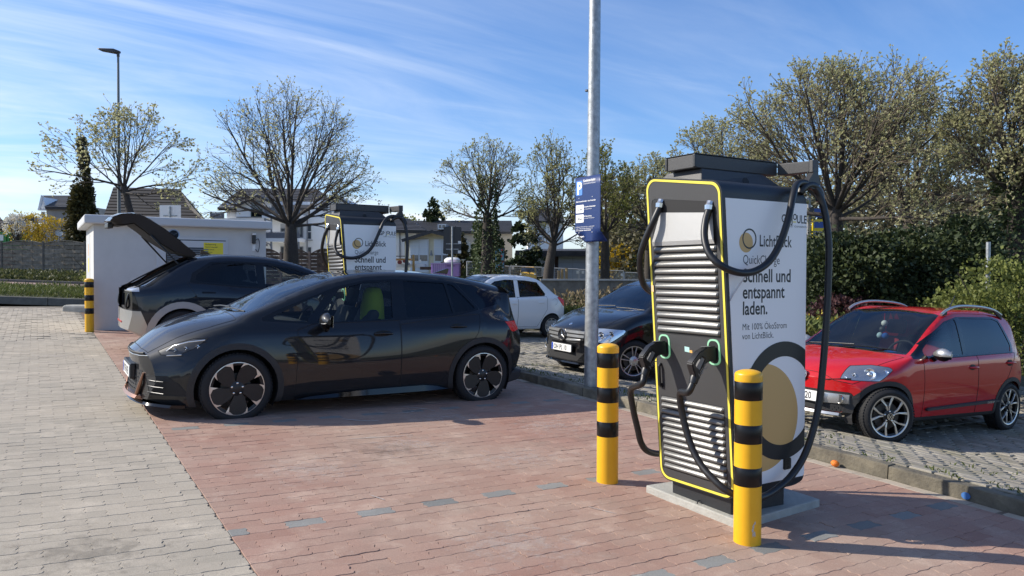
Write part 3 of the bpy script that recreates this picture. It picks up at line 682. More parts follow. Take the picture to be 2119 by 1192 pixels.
    b.add([(XF(q) - .0035, y, q) for y, q in ((.038, 1.10), (.038, 1.066), (-.005, 1.063), (-.005, 1.097))], [(0, 1, 2, 3)]); b.obj('info_sticker', M('mint_sticker', (.42, .66, .62), .5), t, fixn=False)
    b = MB(); b.add([(XF(q) - .0035, y, q) for y, q in ((-.006, 1.080), (-.006, 1.063), (-.030, 1.061), (-.030, 1.078))], [(0, 1, 2, 3)]); b.obj('orange_sticker', M('orange_sticker', (.75, .42, .12), .5), t, fixn=False)
    b = MB(); b.tube([(XF(.95) - .005, .273, .965), (XF(.95) - .022, .273, .945), (XF(.88) - .024, .273, .88), (XF(.82) - .022, .273, .812)], [.010, .0115, .011, .010], 10); b.box(XF(.8) - .018, XF(.8) - .001, .260, .286, .80, .83); b.obj('door_handle', m_plast, t, smooth=40)
    if sticker:
        b = MB(); b.add([(XF(q) - .008, y, q) for y, q in ((.325, 1.50), (.325, 1.455), (.302, 1.452), (.302, 1.497))], [(0, 1, 2, 3)]); b.obj('tape_strip', M('masking_tape', (.78, .55, .28), .7), t, fixn=False)
    # tie wrap on the slack loop
    b = MB(); b.tube([(-.235, -.40, 1.57), (-.262, -.375, 1.52), (-.30, -.352, 1.45), (-.318, -.345, 1.41)], [.005, .006, .006, .003], 6); b.obj('cable_tie_tail', M('clear_plastic', (.55, .56, .58), .25), t, smooth=60)
    return t
ch1 = charger((3.94, 3.66, gz(3.94, 3.66)), 'white and black charging station in front of the red car, two bollards before it')
ch2 = dup(ch1, (3.905, 10.43, gz(3.9, 10.43) + .01), label='white and black charging station seen behind the roof of the dark hatchback')
for o in list(ch2.children):
    if o.name.startswith(('tape_strip', 'cable_tie_tail')): bpy.data.objects.remove(o)
# ------------------------------------------------------------------ lamp post with parking notice
m_galv = M('galvanised_steel', (.36, .38, .39), .48, metal=.65, nscale=14, namt=.28, bump=.12, bscale=60, detail=3)
PB = V((5.90, 7.66, zp(5.90, 7.66)))
lp = thing('lamp_post', 'thick galvanised lamp post rising from the kerb and out of the picture', 'lamp post', PB, rot=(radians(-.25), radians(.55), 0))
MB().tube([(0, 0, -.1), (0, 0, 2.2), (0, 0, 7.5)], [.088, .080, .062], 32).obj('pole', m_galv, lp, smooth=50)
b = MB(); b.tube([(0, 0, 7.4), (-.2, 0, 7.55), (-.9, 0, 7.62)], .035, 10); b.obj('lamp_arm', m_galv, lp, smooth=50)
MB().box(-1.5, -.8, -.14, .14, 7.58, 7.68).obj('lamp_head', m_antr, lp, bevel=.03)
m_blue = M('blue_sign', (.012, .034, .135), .38); m_blue2 = M('bright_blue_sign', (.10, .26, .72), .4)
sg = thing('parking_notice', 'dark blue customer parking notice, its lower corners bent back round the post', 'sign', (5.79, 7.60, 1.98))
# plate in the local y,z plane, bottom part folded
b = MB(); ny = 16
rows = [(0, .0), (.10, 0), (.20, 0), (.8, 0)]
def plate(y, z):
    bend = max(0, .13 - z) * max(0, abs(y + .03) - .06) * 6.0
    return (-.005 + bend * .9 + .25 * max(0, -y - .18) ** 2, y, z)
ysx = [-.255 + .51 * k / 24 for k in range(25)]; zsx = [0, .02, .04, .06, .08, .10, .13, .17, .25, .4, .55, .70, .81]
vs = []; 
for z in zsx:
    for y in ysx:
        yy = y * (1 - .16 * max(0, (.13 - z) / .13) ** 1.2) if y > 0 else y
        vs.append(plate(yy, z))
n = len(ysx); b.add(vs, [(j * n + i, j * n + i + 1, (j + 1) * n + i + 1, (j + 1) * n + i) for j in range(len(zsx) - 1) for i in range(n - 1)])
pm = b.obj('plate', m_blue, sg, smooth=50); md = pm.modifiers.new('solid', 'SOLIDIFY'); md.thickness = .003
TX = lambda body, size, y, z, bold=.0, mat=m_white, sx=1: text('lettering', body, size, face_mtx((-.0105, y, z), (0, -1, 0), (0, 0, 1)), mat, sg, bold, sx=sx)
MB().prism(rpoly([(.235, .585), (.235, .765), (.105, .765), (.105, .585)], .012, 3), 'x', -.0085, -.006).obj('p_panel', m_blue2, sg)
TX('P', .215, .212, .60, .006, sx=.92)
TX('Kundenparkplatz', .044, .080, .745, .0012, sx=.80); TX('Automatische Parkraumüberwachung', .020, .080, .715, 0, sx=.8)
TX('Einfach kundenfreundlich - ohne Parkscheibe', .0225, .232, .50, .0006, sx=.98)
for z, tx in ((.365, '1,5 Std.'), (.245, '30 Euro')):
    MB().prism(rpoly([(.235, z), (.235, z + .10), (.075, z + .10), (.075, z)], .006, 2), 'x', -.0085, -.006).obj('white_field', m_white, sg)
    TX(tx, .042, .205, z + .032, .0004, m_grip, sx=.8)
TX('Kostenfreie Höchstparkdauer', .022, .060, .428, .0006, sx=.85); TX('für Kunden des Marktes', .017, .060, .402, 0, sx=.9)
TX('Bei Überschreitung', .022, .060, .312, .0006, sx=.85); TX('der maximalen Höchstparkdauer', .017, .060, .288, 0, sx=.9)
TX('Mit Befahren des Parkplatzes kommt ein Vertrag zustande.', .0168, .232, .185, 0, sx=.95); TX('Es gelten die allgemeinen Einstellbedingungen sowie', .0168, .232, .163, 0, sx=.98); TX('die hier ausgehängten Vertragsbedingungen.', .0168, .232, .141, .0005, sx=1.05)
TX('wegpark', .026, .15, .062, .0008)
b = MB()
for y, z in ((.17, .55), (-.10, .55), (.17, .118), (-.10, .118)): b.lathe([(.006, 0), (.005, .003), (.001, .004)], 8, Matrix.Translation((-.008, y, z)) @ Matrix.Rotation(-pi / 2, 4, 'Y'))
b.obj('screws', m_white, sg)
for z in (.22, .62): MB().lathe([(.092, 0), (.092, .025)], 24, Matrix.Translation((.11, .06, z))).obj('clamp', m_galv, sg, smooth=40)
# mandarin lying in the gutter
b = MB(); b.lathe([(.002, .052)] + [(.034 * sin(a) * (1 + .03 * cos(3 * a)), .029 - .026 * -cos(pi - a) * (1)) for a in [pi * k / 14 for k in range(1, 14)]] + [(.001, .003)], 22)
o = b.obj('mandarin', M('orange_peel', (.82, .20, .015), .45, bump=.5, bscale=260), None, smooth=80); o.location = (5.645, 4.02, gz(5.645, 4.02) - .001); o.rotation_euler = (.2, .1, 0)
tag(o, 'small orange mandarin lying on the gutter stones against the kerb', 'fruit')
# ------------------------------------------------------------------ cars
def pchip(tab):
    xs = [t[0] for t in tab]; ys = [t[1] for t in tab]; n = len(xs)
    if n == 1: return lambda x: ys[0]
    h = [xs[i + 1] - xs[i] for i in range(n - 1)]; d = [(ys[i + 1] - ys[i]) / h[i] for i in range(n - 1)]
    m = [0] * n; m[0] = d[0]; m[-1] = d[-1]
    for i in range(1, n - 1):
        if d[i - 1] * d[i] > 0:
            w1 = 2 * h[i] + h[i - 1]; w2 = h[i] + 2 * h[i - 1]; m[i] = (w1 + w2) / (w1 / d[i - 1] + w2 / d[i])
    def f(x):
        if x <= xs[0]: return ys[0]
        if x >= xs[-1]: return ys[-1]
        i = 0
        while x > xs[i + 1]: i += 1
        t = (x - xs[i]) / h[i]
        return (2 * t ** 3 - 3 * t * t + 1) * ys[i] + (t ** 3 - 2 * t * t + t) * h[i] * m[i] + (-2 * t ** 3 + 3 * t * t) * ys[i + 1] + (t ** 3 - t * t) * h[i] * m[i + 1]
    return f
def carpaint(name, col, metal=.4, rough=.35):
    m = M(name, col, rough, metal=metal, coat=1.0, spec=.12); return m
g_front = glass('clear_car_glass', (.80, .86, .85), 1.45); g_dark = glass('tinted_car_glass', (.045, .05, .055), 1.5); g_mid = glass('green_car_glass', (.55, .63, .60), 1.52)
g_wind = glass('windscreen_glass', (.60, .67, .66), 1.58); g_lens = glass('lamp_lens', (.80, .84, .86), 1.5); g_red = glass('red_lamp_lens', (.55, .012, .018), 1.5)
m_tyre = M('tyre_rubber', (.013, .013, .014), .78, bump=.3, bscale=60); m_gloss = M('gloss_black', (.004, .0045, .0055), .07, spec=.5); m_matb = M('dark_cladding', (.022, .0215, .022), .62, bump=.2, bscale=800)
m_int = M('dark_interior', (.016, .016, .018), .75); m_seat = M('grey_seat_cloth', (.035, .036, .04), .9); m_seam = M('panel_gap', (.0015, .0015, .002), .6)
m_silv = M('silver_paint', (.46, .46, .45), .32, metal=.75, coat=.5); m_alu = M('machined_alloy', (.60, .59, .57), .28, metal=.85); m_dalu = M('dark_alloy', (.018, .019, .021), .35, metal=.3)
m_refl = M('lamp_reflector', (.72, .74, .76), .16, metal=1); m_lampd = M('lamp_housing', (.05, .052, .056), .3)
m_plate = M('plate_white', (.78, .78, .76), .4); m_plb = M('plate_blue', (.02, .07, .42), .4); m_redl = M('red_lamp', (.42, .012, .016), .25, emit=(1, .03, .03), estr=.05)
m_disc = M('brake_disc', (.07, .065, .06), .5, metal=.6); m_copper = M('copper_trim', (.34, .19, .13), .3, metal=.8)
class Car:
    def __init__(s, name, label, L, P, paint, loc, rz, bf, br, uf=.9, ur=.8, wmax=.9, S=1, extra_u=(), yaw_rot=None, nb=0, cutz=None):
        s.t = thing(name, label, 'car', loc, rz); s.t.scale = (S, S, S)
        if yaw_rot: s.t.rotation_euler = yaw_rot
        s.L = L; s.P = {k: pchip(v) for k, v in P.items()}; s.paint = paint; s.wmax = wmax; s.bf, s.br, s.uf, s.ur = bf, br, uf, ur
        us = [L * i / 96 for i in range(97)] + [.008, .02, .035, .06, .1, L - .008, L - .02, L - .035, L - .06, L - .09, L - .12] + list(extra_u)
        us = sorted(set(round(u, 4) for u in us)); us = [u for i, u in enumerate(us) if i == 0 or u - us[i - 1] > .004]
        bm = bmesh.new(); grid = []
        for u in us:
            c = s.col(u); half = [s.warp(u, y, z) for y, z in c]
            ring = half + [(x, -y, z) for x, y, z in half[-2:0:-1]]
            grid.append([bm.verts.new(p) for p in ring])
        n = len(grid[0])
        for i in range(len(us) - 1):
            for j in range(n):
                k = (j + 1) % n
                try: bm.faces.new((grid[i][j], grid[i + 1][j], grid[i + 1][k], grid[i][k]))
                except ValueError: pass
        # curved end faces
        for e in (0, len(us) - 1):
            r = grid[e]; h = n // 2; K = 10; u = us[e]; rows = []
            for j in range(0, h + 1):
                a = r[j]; b = r[(n - j) % n]
                if a is b: rows.append([a] * (K + 1)); continue
                row = [a]
                for k in range(1, K):
                    y = a.co.y * (1 - 2 * k / K); p = s.warp(u, abs(y), a.co.z); row.append(bm.verts.new((p[0], y, a.co.z)))
                row.append(b); rows.append(row)
            for j in range(h):
                for k in range(K):
                    q = [rows[j][k], rows[j + 1][k], rows[j + 1][k + 1], rows[j][k + 1]]
                    q = [v for i, v in enumerate(q) if v not in q[:i]]
                    if len(q) > 2:
                        try: bm.faces.new(q)
                        except ValueError: pass
        bmesh.ops.remove_doubles(bm, verts=bm.verts, dist=.0004)
        bmesh.ops.recalc_face_normals(bm, faces=bm.faces)
        ctr = V((L / 2, 0, .7))
        if sum((f.calc_center_median() - ctr).dot(f.normal) * f.calc_area() for f in bm.faces) < 0: bmesh.ops.reverse_faces(bm, faces=bm.faces)
        bm.normal_update(); s.bm = bm
        from mathutils.bvhtree import BVHTree
        s.bvh = BVHTree.FromBMesh(bm)
    def col(s, u):
        g = lambda k: s.P[k](u)
        zb, wb, zm, wm, zs, ws, zt, wt, zr, wr, zc = [g(k) for k in ('zb', 'wb', 'zm', 'wm', 'zs', 'ws', 'zt', 'wt', 'zr', 'wr', 'zc')]
        pts = [(0, zb), (wb * .96, zb), (wb + .01, zb + .045), (wm, zm), (ws, zs), (wt, zt), (wr, zr), (wr * .55, zr + (zc - zr) * .72), (0, zc)]
        Q = [V((0 - pts[1][0], pts[1][1], 0))] + [V((*p, 0)) for p in pts] + [V((-pts[-2][0], pts[-2][1], 0))]
        nsub = [3, 2, 6, 5, 4, 7, 5, 5]; out = []
        for i in range(8):
            a, b, c, d = Q[i:i + 4]
            for k in range(nsub[i]):
                t = k / nsub[i]; tn = .42
                m1 = (c - a) * tn; m2 = (d - b) * tn
                lb = (c - b).length
                if m1.length > lb * 1.0: m1 = m1.normalized() * lb * 1.0
                if m2.length > lb * 1.0: m2 = m2.normalized() * lb * 1.0
                q = (2 * t ** 3 - 3 * t * t + 1) * b + (t ** 3 - 2 * t * t + t) * m1 + (-2 * t ** 3 + 3 * t * t) * c + (t ** 3 - t * t) * m2
                out.append((max(q.x, 0), q.y))
        out.append((0, zc)); return out
    def warp(s, u, y, z):
        x = u; a = (abs(y) / s.wmax)
        if u < s.uf: x += s.bf * a ** 2.4 * (1 - u / s.uf) ** 1.15
        if u > s.L - s.ur: x -= s.br * a ** 2.4 * (1 - (s.L - u) / s.ur) ** 1.15
        return (x, y, z)
    def fx(s, y): return s.bf * (abs(y) / s.wmax) ** 2.4
    def surf(s, y, z, d=(1, 0, 0), o=-1.0):
        h = s.bvh.ray_cast(V((o, y, z)), V(d)); return h[0], h[1]
    def lamp_unit(s, y, z, rad, mat, name='lamp_unit', deep=.5, tiltx=.55, lens=None, back=False):
        p, n = s.surf(y, z) if not back else s.surf(y, z, (-1, 0, 0), s.L + 1)
        if p is None: return
        ax = (n * tiltx + V((-1 if not back else 1, 0, 0)) * (1 - tiltx)).normalized(); q = ax.to_track_quat('Z', 'Y').to_matrix().to_4x4(); mt = Matrix.Translation(p + ax * .003) @ q
        b = MB(); b.lathe([(rad, -.02), (rad, .002), (rad * .93, .004), (rad * .70, -.004 * deep), (rad * .4, -.012 * deep + .004), (.001, -.014 * deep + .006)], 24, mt); o = b.obj(name, mat, s.t, smooth=30)
        if lens: b = MB(); b.lathe([(rad * .42, -.004), (rad * .36, .006), (rad * .18, .011), (.001, .012)], 18, mt); b.obj('lamp_lens', lens, o, smooth=50)
        return o
    # ---- cutting
    def cut(s, poly, ax, pred=None, bm=None):
        bm = bm or s.bm; I = {'x': (1, 2), 'y': (0, 2), 'z': (0, 1)}[ax]
        ar = sum(poly[i - 1][0] * poly[i][1] - poly[i][0] * poly[i - 1][1] for i in range(len(poly)))
        if ar < 0: poly = poly[::-1]
        lo = [min(p[k] for p in poly) - .001 for k in (0, 1)]; hi = [max(p[k] for p in poly) + .001 for k in (0, 1)]
        ins = []
        for f in bm.faces:
            if pred and not pred(f): continue
            a = [v.co[I[0]] for v in f.verts]; b = [v.co[I[1]] for v in f.verts]
            if max(a) < lo[0] or min(a) > hi[0] or max(b) < lo[1] or min(b) > hi[1]: continue
            ins.append(f)
        N = len(poly)
        for i in range(N):
            p, q = poly[i], poly[(i + 1) % N]; d = (q[0] - p[0], q[1] - p[1])
            if d[0] ** 2 + d[1] ** 2 < 1e-10: continue
            no = V((0, 0, 0)); no[I[0]] = -d[1]; no[I[1]] = d[0]; no.normalize()
            co = V((0, 0, 0)); co[I[0]] = p[0]; co[I[1]] = p[1]
            geom = set(ins)
            for f in ins: geom.update(f.edges); geom.update(f.verts)
            if not ins: return []
            r = bmesh.ops.bisect_plane(bm, geom=list(geom), dist=1e-5, plane_co=co, plane_no=no)
            ins = [f for f in r['geom'] if isinstance(f, bmesh.types.BMFace) and f.is_valid and (f.calc_center_median() - co).dot(no) > 0]
        return ins
    def cut2(s, poly, sg, ymin, ymax=2):
        fs = s.cut(poly, 'y', lambda f: f.calc_center_median().y * sg > ymin - .08); S = set(fs)
        return s.cut([(sg * ymin, -1), (sg * ymax, -1), (sg * ymax, 3), (sg * ymin, 3)], 'x', lambda f: f in S)
    def take(s, faces, name, mat, parent=None, off=0, seam=True, bm=None, solid=0, label=None, smooth=32):
        bm = bm or s.bm
        if not faces: return None
        b2 = bmesh.new(); mp = {}; b2.verts.ensure_lookup_table()
        nf = []
        for f in faces:
            vs = []
            for v in f.verts:
                if v not in mp: mp[v] = b2.verts.new(v.co - v.normal * off)
                vs.append(mp[v])
            try: nf.append(b2.faces.new(vs))
            except ValueError: pass
        if seam:
            es = [e for e in b2.edges if len(e.link_faces) == 1]; s.seams = getattr(s, 'seams', [])
            s.seams += [(e.verts[0].co.copy(), e.verts[1].co.copy()) for e in es]
        bmesh.ops.delete(bm, geom=faces, context='FACES')
        b2.normal_update(); me = bpy.data.meshes.new(name); 
        o = link(name, me, parent or s.t, label); me.materials.append(mat); o['_b'] = 0
        s.open = getattr(s, 'open', {}); s.open[o.name] = (b2, smooth); del o['_b']; return o
    def bmof(s, o): return s.open[o.name][0]
    def flush(s):
        for k, (b2, sm) in s.open.items():
            me = bpy.data.objects[k].data; b2.to_mesh(me); b2.free(); me.polygons.foreach_set('use_smooth', [True] * len(me.polygons)); me.set_sharp_from_angle(angle=radians(sm)); me.update()
        s.open = {}
    def drop(s, faces, bm=None): bmesh.ops.delete(bm or s.bm, geom=faces, context='FACES')
    def finish(s, r=.0032):
        s.flush()
        me = bpy.data.meshes.new('body'); bmesh.ops.delete(s.bm, geom=[v for v in s.bm.verts if not v.link_faces], context='VERTS')
        s.bm.to_mesh(me); s.bm.free(); me.materials.append(s.paint)
        me.polygons.foreach_set('use_smooth', [True] * len(me.polygons)); me.set_sharp_from_angle(angle=radians(32)); link('body', me, s.t)
        b = MB()
        for p, q in getattr(s, 'seams', []):
            if (q - p).length > .002: b.tube([p, q], r, 4, caps=False)
        if b.v: o = b.obj('panel_gaps', m_seam, s.t, fixn=False); o['kind'] = 'stuff'
    # ---- parts
    def near(s, f): return f.calc_center_median().y < 0
    def both(s, fn):
        fn(-1); fn(1)
    def sidepred(s, sg, nmin=.25): return lambda f: f.calc_center_median().y * sg > .12 and f.normal.y * sg > nmin
    def arches(s, axles, r_in, r_out, zc, trim, n=36):
        for ua in axles:
            for sg in (-1, 1):
                pr = s.sidepred(sg, -.2)
                circ = lambda r: [(ua + r * cos(2 * pi * k / n), zc + r * sin(2 * pi * k / n)) for k in range(n)]
                if trim:
                    fs = s.cut(circ(r_out), 'y', pr); tr = s.take(fs, 'arch_trim', trim, off=-.004, seam=False)
                    if tr:
                        ins = s.cut(circ(r_in), 'y', None, s.bmof(tr)); s.drop(ins, s.bmof(tr))
                else: s.drop(s.cut(circ(r_in), 'y', pr))
                # liner
                b = MB(); y0, y1 = sg * (s.wmax - .035), sg * (s.wmax - .36)
                rr = r_in + .004
                A = [(ua + rr * cos(a), zc + rr * sin(a)) for a in [radians(d) for d in range(-28, 209, 12)]]
                yw = [sg * (min(s.wmax, s.P['wm'](min(max(x - s.bf * .55, 0), s.L)) if x < s.uf else s.P['wm'](min(x + s.br * .4, s.L))) - .05) for x, z in A]
                b.rings([[(x, y, z) for (x, z), y in zip(A, yw)], [(x, y1, z) for x, z in A]], closed=False, caps=False)
                b.add([(x, y1, z) for x, z in A], [tuple(range(len(A)))])
                b.obj('arch_liner', m_int, s.t, fixn=False)
    def wheel(s, ua, sg, R, w, rim_r, spoke, zc=None, tyre=None, steer=0):
        yo = s.wmax - .012 - .0
        b = MB(); T = Matrix.Rotation(pi / 2, 4, 'X')     # lathe axis -> -y
        h = w / 2; sh = R - rim_r
        prof = [(rim_r - .004, -h + .012), (rim_r + .006, -h + .004), (rim_r + sh * .45, -h - .002), (R - .016, -h + .010), (R - .004, -h + .028), (R, -h + .05), (R, h - .05), (R - .004, h - .028), (R - .016, h - .010), (rim_r + sh * .45, h + .002), (rim_r + .006, h - .004), (rim_r - .004, h - .012)]
        b.lathe(prof, 56, T, caps=False)
        # tread blocks
        o = b.obj('wheel', m_tyre, s.t, smooth=35); o.location = (ua, sg * (yo - h), zc or R); o.rotation_euler = (0, 0, (pi if sg > 0 else 0) + steer)
        tb = MB()
        for k in range(60):
            a = 2 * pi * k / 60
            for y0 in (-h + .02, -h + .075, h - .06):
                tb.box(-.010, .010, y0, y0 + .04, R - .003, R + .0035, mtx=Matrix.Rotation(a + (.03 if y0 > -.05 else 0), 4, 'Y'))
        g = tb.obj('tread', m_tyre, o, fixn=False); g['kind'] = 'stuff'
        rb = MB(); rb.lathe([(rim_r - .002, h - .012), (rim_r - .03, h - .02), (rim_r - .035, -h + .05), (rim_r - .012, -h - .001 + .012), (rim_r + .004, -h + .003), (rim_r + .006, -h - .0005 + .006)][::1], 48, T, caps=False)
        spoke(s, o, rb, rim_r, h); return o
    def plate(s, txt, x, y, z, nx, rot=0):
        # number plate facing -x (nx=-1) or +x
        p = thing('number_plate', '', 'x', (0, 0, 0)); bpy.data.objects.remove(p)
        b = MB(); b.prism(rpoly([(-.26, -.055), (.26, -.055), (.26, .055), (-.26, .055)], .012, 2), 'x', -.004, .004)
        o = b.obj('number_plate', m_plate, s.t); o.location = (x, y, z); o.rotation_euler = (0, 0, rot + (0 if nx < 0 else pi))
        b = MB(); b.prism([(.215, -.052), (.257, -.052), (.257, .052), (.215, .052)], 'x', -.0052, -.004); b.obj('country_strip', m_plb, o)
        text('lettering', txt, .108, face_mtx((-.0050, .20, -.037), (0, -1, 0), (0, 0, 1)), m_ink, o, .0014, sx=.78)
        fr = MB(); fr.box(.004, .012, -.275, .275, -.066, .066); fr.obj('plate_holder', m_plast, o)
        return o
    def mirror(s, u, y, z, mat, mat2, sg, k=1, blink=True):
        b = MB(); rs = []
        for t in range(9):
            a = t / 8; r = sin(pi * min(max(a, .04), .96)) ** .55
            yy = (-.11 + .22 * a) * k
            rs.append([(.065 * r * cos(q) * k * (1.0 if cos(q) < 0 else .45) , yy, .075 * r * sin(q) * k) for q in [2 * pi * i / 20 for i in range(20)]])
        b.rings(rs); o = b.obj('door_mirror', mat, s.t, smooth=50); o.location = (u, sg * (y + .12 * k), z); o.rotation_euler = (0, 0, sg * .12)
        lo = MB(); lo.rings([[(x * 1.03, yy * 1.02, min(zz, -.018 * k) * 1.03) for x, yy, zz in r] for r in rs]); lo.obj('mirror_base', mat2, o, smooth=50)
        if blink: MB().tube([(-.050 * k, -sg * .02 * k, -.020 * k), (-.056 * k, sg * .04 * k, -.018 * k), (-.036 * k, sg * .094 * k, -.015 * k)], .005, 6).obj('indicator_strip', m_silv, o)
        arm = MB(); arm.tube([(0.02, -sg * .10 * k, -.05 * k), (.03, -sg * .19 * k, -.095 * k)], [.028 * k, .04 * k], 8); arm.obj('mirror_arm', mat2, o, smooth=50)
        gl = MB(); gl.box(.03 * k, .032 * k, -.085 * k, .085 * k, -.05 * k, .05 * k); gl.obj('mirror_glass', m_refl, o)
        return o
    def cabin(s, u0, u1, zf, zb, w, seats, rear, wheel_u, mat=None, dash_z=.95, left=1, hr=True):
        mat = mat or m_seat
        MB().box(u0, u1, -w, w, zf - .02, zf).obj('cabin_floor', m_int, s.t)
        b = MB(); b.prism(rpoly([(u0, zf), (u0 + .12, zf), (u0 + .52, dash_z - .28), (u0 + .50, dash_z - .02), (u0 + .35, dash_z), (u0 - .05, dash_z - .05)], .04, 3), 'y', -w, w); b.obj('dashboard', m_int, s.t, smooth=30)
        for sg in (-1, 1):
            MB().box(u0, u1, sg * (w + .02) - .015, sg * (w + .02) + .015, zf, zb - .02).obj('door_card', m_int, s.t)
        def seat(u, y, ww, name='seat'):
            b = MB(); pr = rpoly([(u, zf + .18), (u + .48, zf + .14), (u + .70, zf + .76), (u + .60, zf + .80), (u + .40, zf + .32), (u, zf + .34)], .05, 3); b.prism(pr, 'y', y - ww, y + ww)
            o = b.obj(name, mat, s.t, bevel=.03, seg=2, smooth=40)
            if hr:
                for hy in ([y] if ww < .4 else [y - ww * .6, y + ww * .6]):
                    h = MB(); h.prism(rpoly([(u + .62, zf + .83), (u + .71, zf + .81), (u + .75, zf + .99), (u + .68, zf + 1.0)], .03, 3), 'y', hy - .12, hy + .12); h.obj('headrest', mat, o, bevel=.025, smooth=40)
            return o
        ss = [seat(seats, sg * w * .48, w * .32) for sg in (-1, 1)]; seat(rear, 0, w * .88, 'rear_bench')
        b = MB(); c = V((wheel_u, -w * .48 * left, dash_z - .02)); ring = [c + V((.07 * sin(a) * 1.0 * .9, .18 * cos(a), .17 * sin(a))) for a in [2 * pi * k / 28 for k in range(29)]]
        b.tube(ring, .014, 8, caps=False); b.tube([c + V((0, -.17, 0)), c + V((0, .17, 0))], .018, 6); b.tube([c, c + V((-.2, 0, -.08))], .035, 8); b.obj('steering_wheel', m_int, s.t, smooth=60)
        return ss
    def wiper(s, pts):
        b = MB(); b.tube(pts, .008, 6); return b.obj('wiper', m_plast, s.t, smooth=60)
def sp_blades(car, o, rb, r, h):
    # five broad dark blades with bright machined tips
    rb.obj('rim', m_dalu, o, smooth=40)
    y = -h + .004
    for k in range(5):
        b = MB(); tips = MB()
        P = lambda q, a, d=0: (q * r * cos(radians(a + 72 * k + 17)), y + d, q * r * sin(radians(a + 72 * k + 17)))
        out = [P(.20, 12, .012), P(.45, 15, .014), P(.72, 13, .008), P(.985, 12, .003), P(.985, 28, .003), P(.985, 43, .003), P(.985, 60, .003), P(.72, 67, .004), P(.45, 76, .006), P(.20, 84, .012)]; n = len(out)
        b.add(out + [(p[0], p[1] + .02, p[2]) for p in out], [tuple(range(n))] + [(i, n + i, n + (i + 1) % n, (i + 1) % n) for i in range(n)])
        b.obj('rim_blade', m_dalu, o, smooth=30)
        for pts in ([P(.988, 12), P(.995, 22), P(.995, 30), P(.88, 18), P(.70, 13.6, .003)], [P(.988, 60), P(.86, 63.3, .001), P(.80, 65, .002), P(.92, 57), P(.995, 49), P(.995, 54)]):
            m = len(pts); pts = [(p[0], p[1] - .0035, p[2]) for p in pts]; tips.add(pts + [(p[0], p[1] + .006, p[2]) for p in pts], [tuple(range(m))] + [(i, m + i, m + (i + 1) % m, (i + 1) % m) for i in range(m)])
        t_ = tips.obj('blade_tips', m_alu, o); t_['kind'] = 'stuff'
    ri = MB(); T = Matrix.Rotation(pi / 2, 4, 'X'); ri.lathe([(r - .005, h - .0035), (r + .002, h - .0045), (r + .003, h - .008)], 48, T, caps=False); ri.obj('rim_edge', m_alu, o, smooth=40, fixn=False)
    hubcap(o, h, .05, m_dalu, 5)
def hubcap(o, h, r, mat, nb, emb=None, rb=.053):
    T = Matrix.Rotation(pi / 2, 4, 'X'); y = h - .012
    b = MB(); b.lathe([(.075, y - .02), (.072, y - .004), (r * .8, y + .004), (r * .7, y + .006), (.002, y + .006)], 24, T); b.obj('hub', mat, o, smooth=35)
    b = MB()
    for k in range(nb):
        a = 2 * pi * k / nb + .3; b.lathe([(.010, y - .004), (.010, y + .002), (.006, y + .004)], 8, Matrix.Translation((rb * cos(a), 0, rb * sin(a))) @ T)
    b.obj('wheel_bolts', m_chrome, o, smooth=40)['kind'] = 'stuff'
    b = MB(); b.lathe([(.145, y - .075), (.145, y - .06), (.09, y - .055), (.05, y - .05)], 32, T); b.obj('brake_disc', m_disc, o, smooth=30)
def spokes_generic(N, shape, mat, matrim, capr=.034, capmat=None, twin=0, depth=.022, edge=True):
    def fn(car, o, rb, r, h):
        rb.obj('rim', matrim, o, smooth=40); y = -h + .006
        b = MB()
        for k in range(N):
            for tw in ((-twin, twin) if twin else (0,)):
                a0 = 2 * pi * k / N + pi / 2
                pl = []
                for q, a, d in shape: pl.append((r * q, a * (1 if tw >= 0 else -1) + tw, d))
                pts = [(rr * cos(a0 + a), y + d, rr * sin(a0 + a)) for rr, a, d in pl]; n = len(pts)
                b.add(pts + [(p[0], p[1] + depth, p[2]) for p in pts], [tuple(range(n))] + [(i, n + i, n + (i + 1) % n, (i + 1) % n) for i in range(n)] + [tuple(range(2 * n - 1, n - 1, -1))])
        b.obj('spokes', mat, o, bevel=.003, seg=1, smooth=40)
        if edge:
            ri = MB(); T = Matrix.Rotation(pi / 2, 4, 'X'); ri.lathe([(r - .012, h - .008), (r - .004, h - .002), (r + .003, h - .002), (r + .004, h - .010)], 48, T, caps=False); ri.obj('rim_edge', mat, o, smooth=40, fixn=False)
        hubcap(o, h, capr, capmat or mat, 5)
    return fn
def vw_badge(r, mtx, parent, name='badge'):
    b = MB(); b.lathe([(r, 0), (r, .004), (r * .98, .006), (.001, .006)], 28, mtx); o = b.obj(name, m_ink, parent, smooth=30)
    b = MB(); b.lathe([(r, .006), (r, .009), (r * .86, .009), (r * .86, .006)], 28, mtx, caps=False)
    for pl in ([(-.55, .62), (0, -.05 - .0), (.55, .62)], [(-.80, .30), (-.38, -.72), (0, .02), (.38, -.72), (.80, .30)]):
        for p, q in zip(pl, pl[1:]):
            d = V((q[0] - p[0], q[1] - p[1], 0)).normalized(); n = V((-d.y, d.x, 0)) * .075
            c = [V((p[0], p[1], 0)) + n, V((p[0], p[1], 0)) - n, V((q[0], q[1], 0)) - n, V((q[0], q[1], 0)) + n]
            b.add([mtx @ V((x.x * r, x.y * r, .009)) for x in c], [(0, 1, 2, 3)])
    b.obj('badge_rim', m_chrome, o, fixn=False)['kind'] = 'stuff'; return o
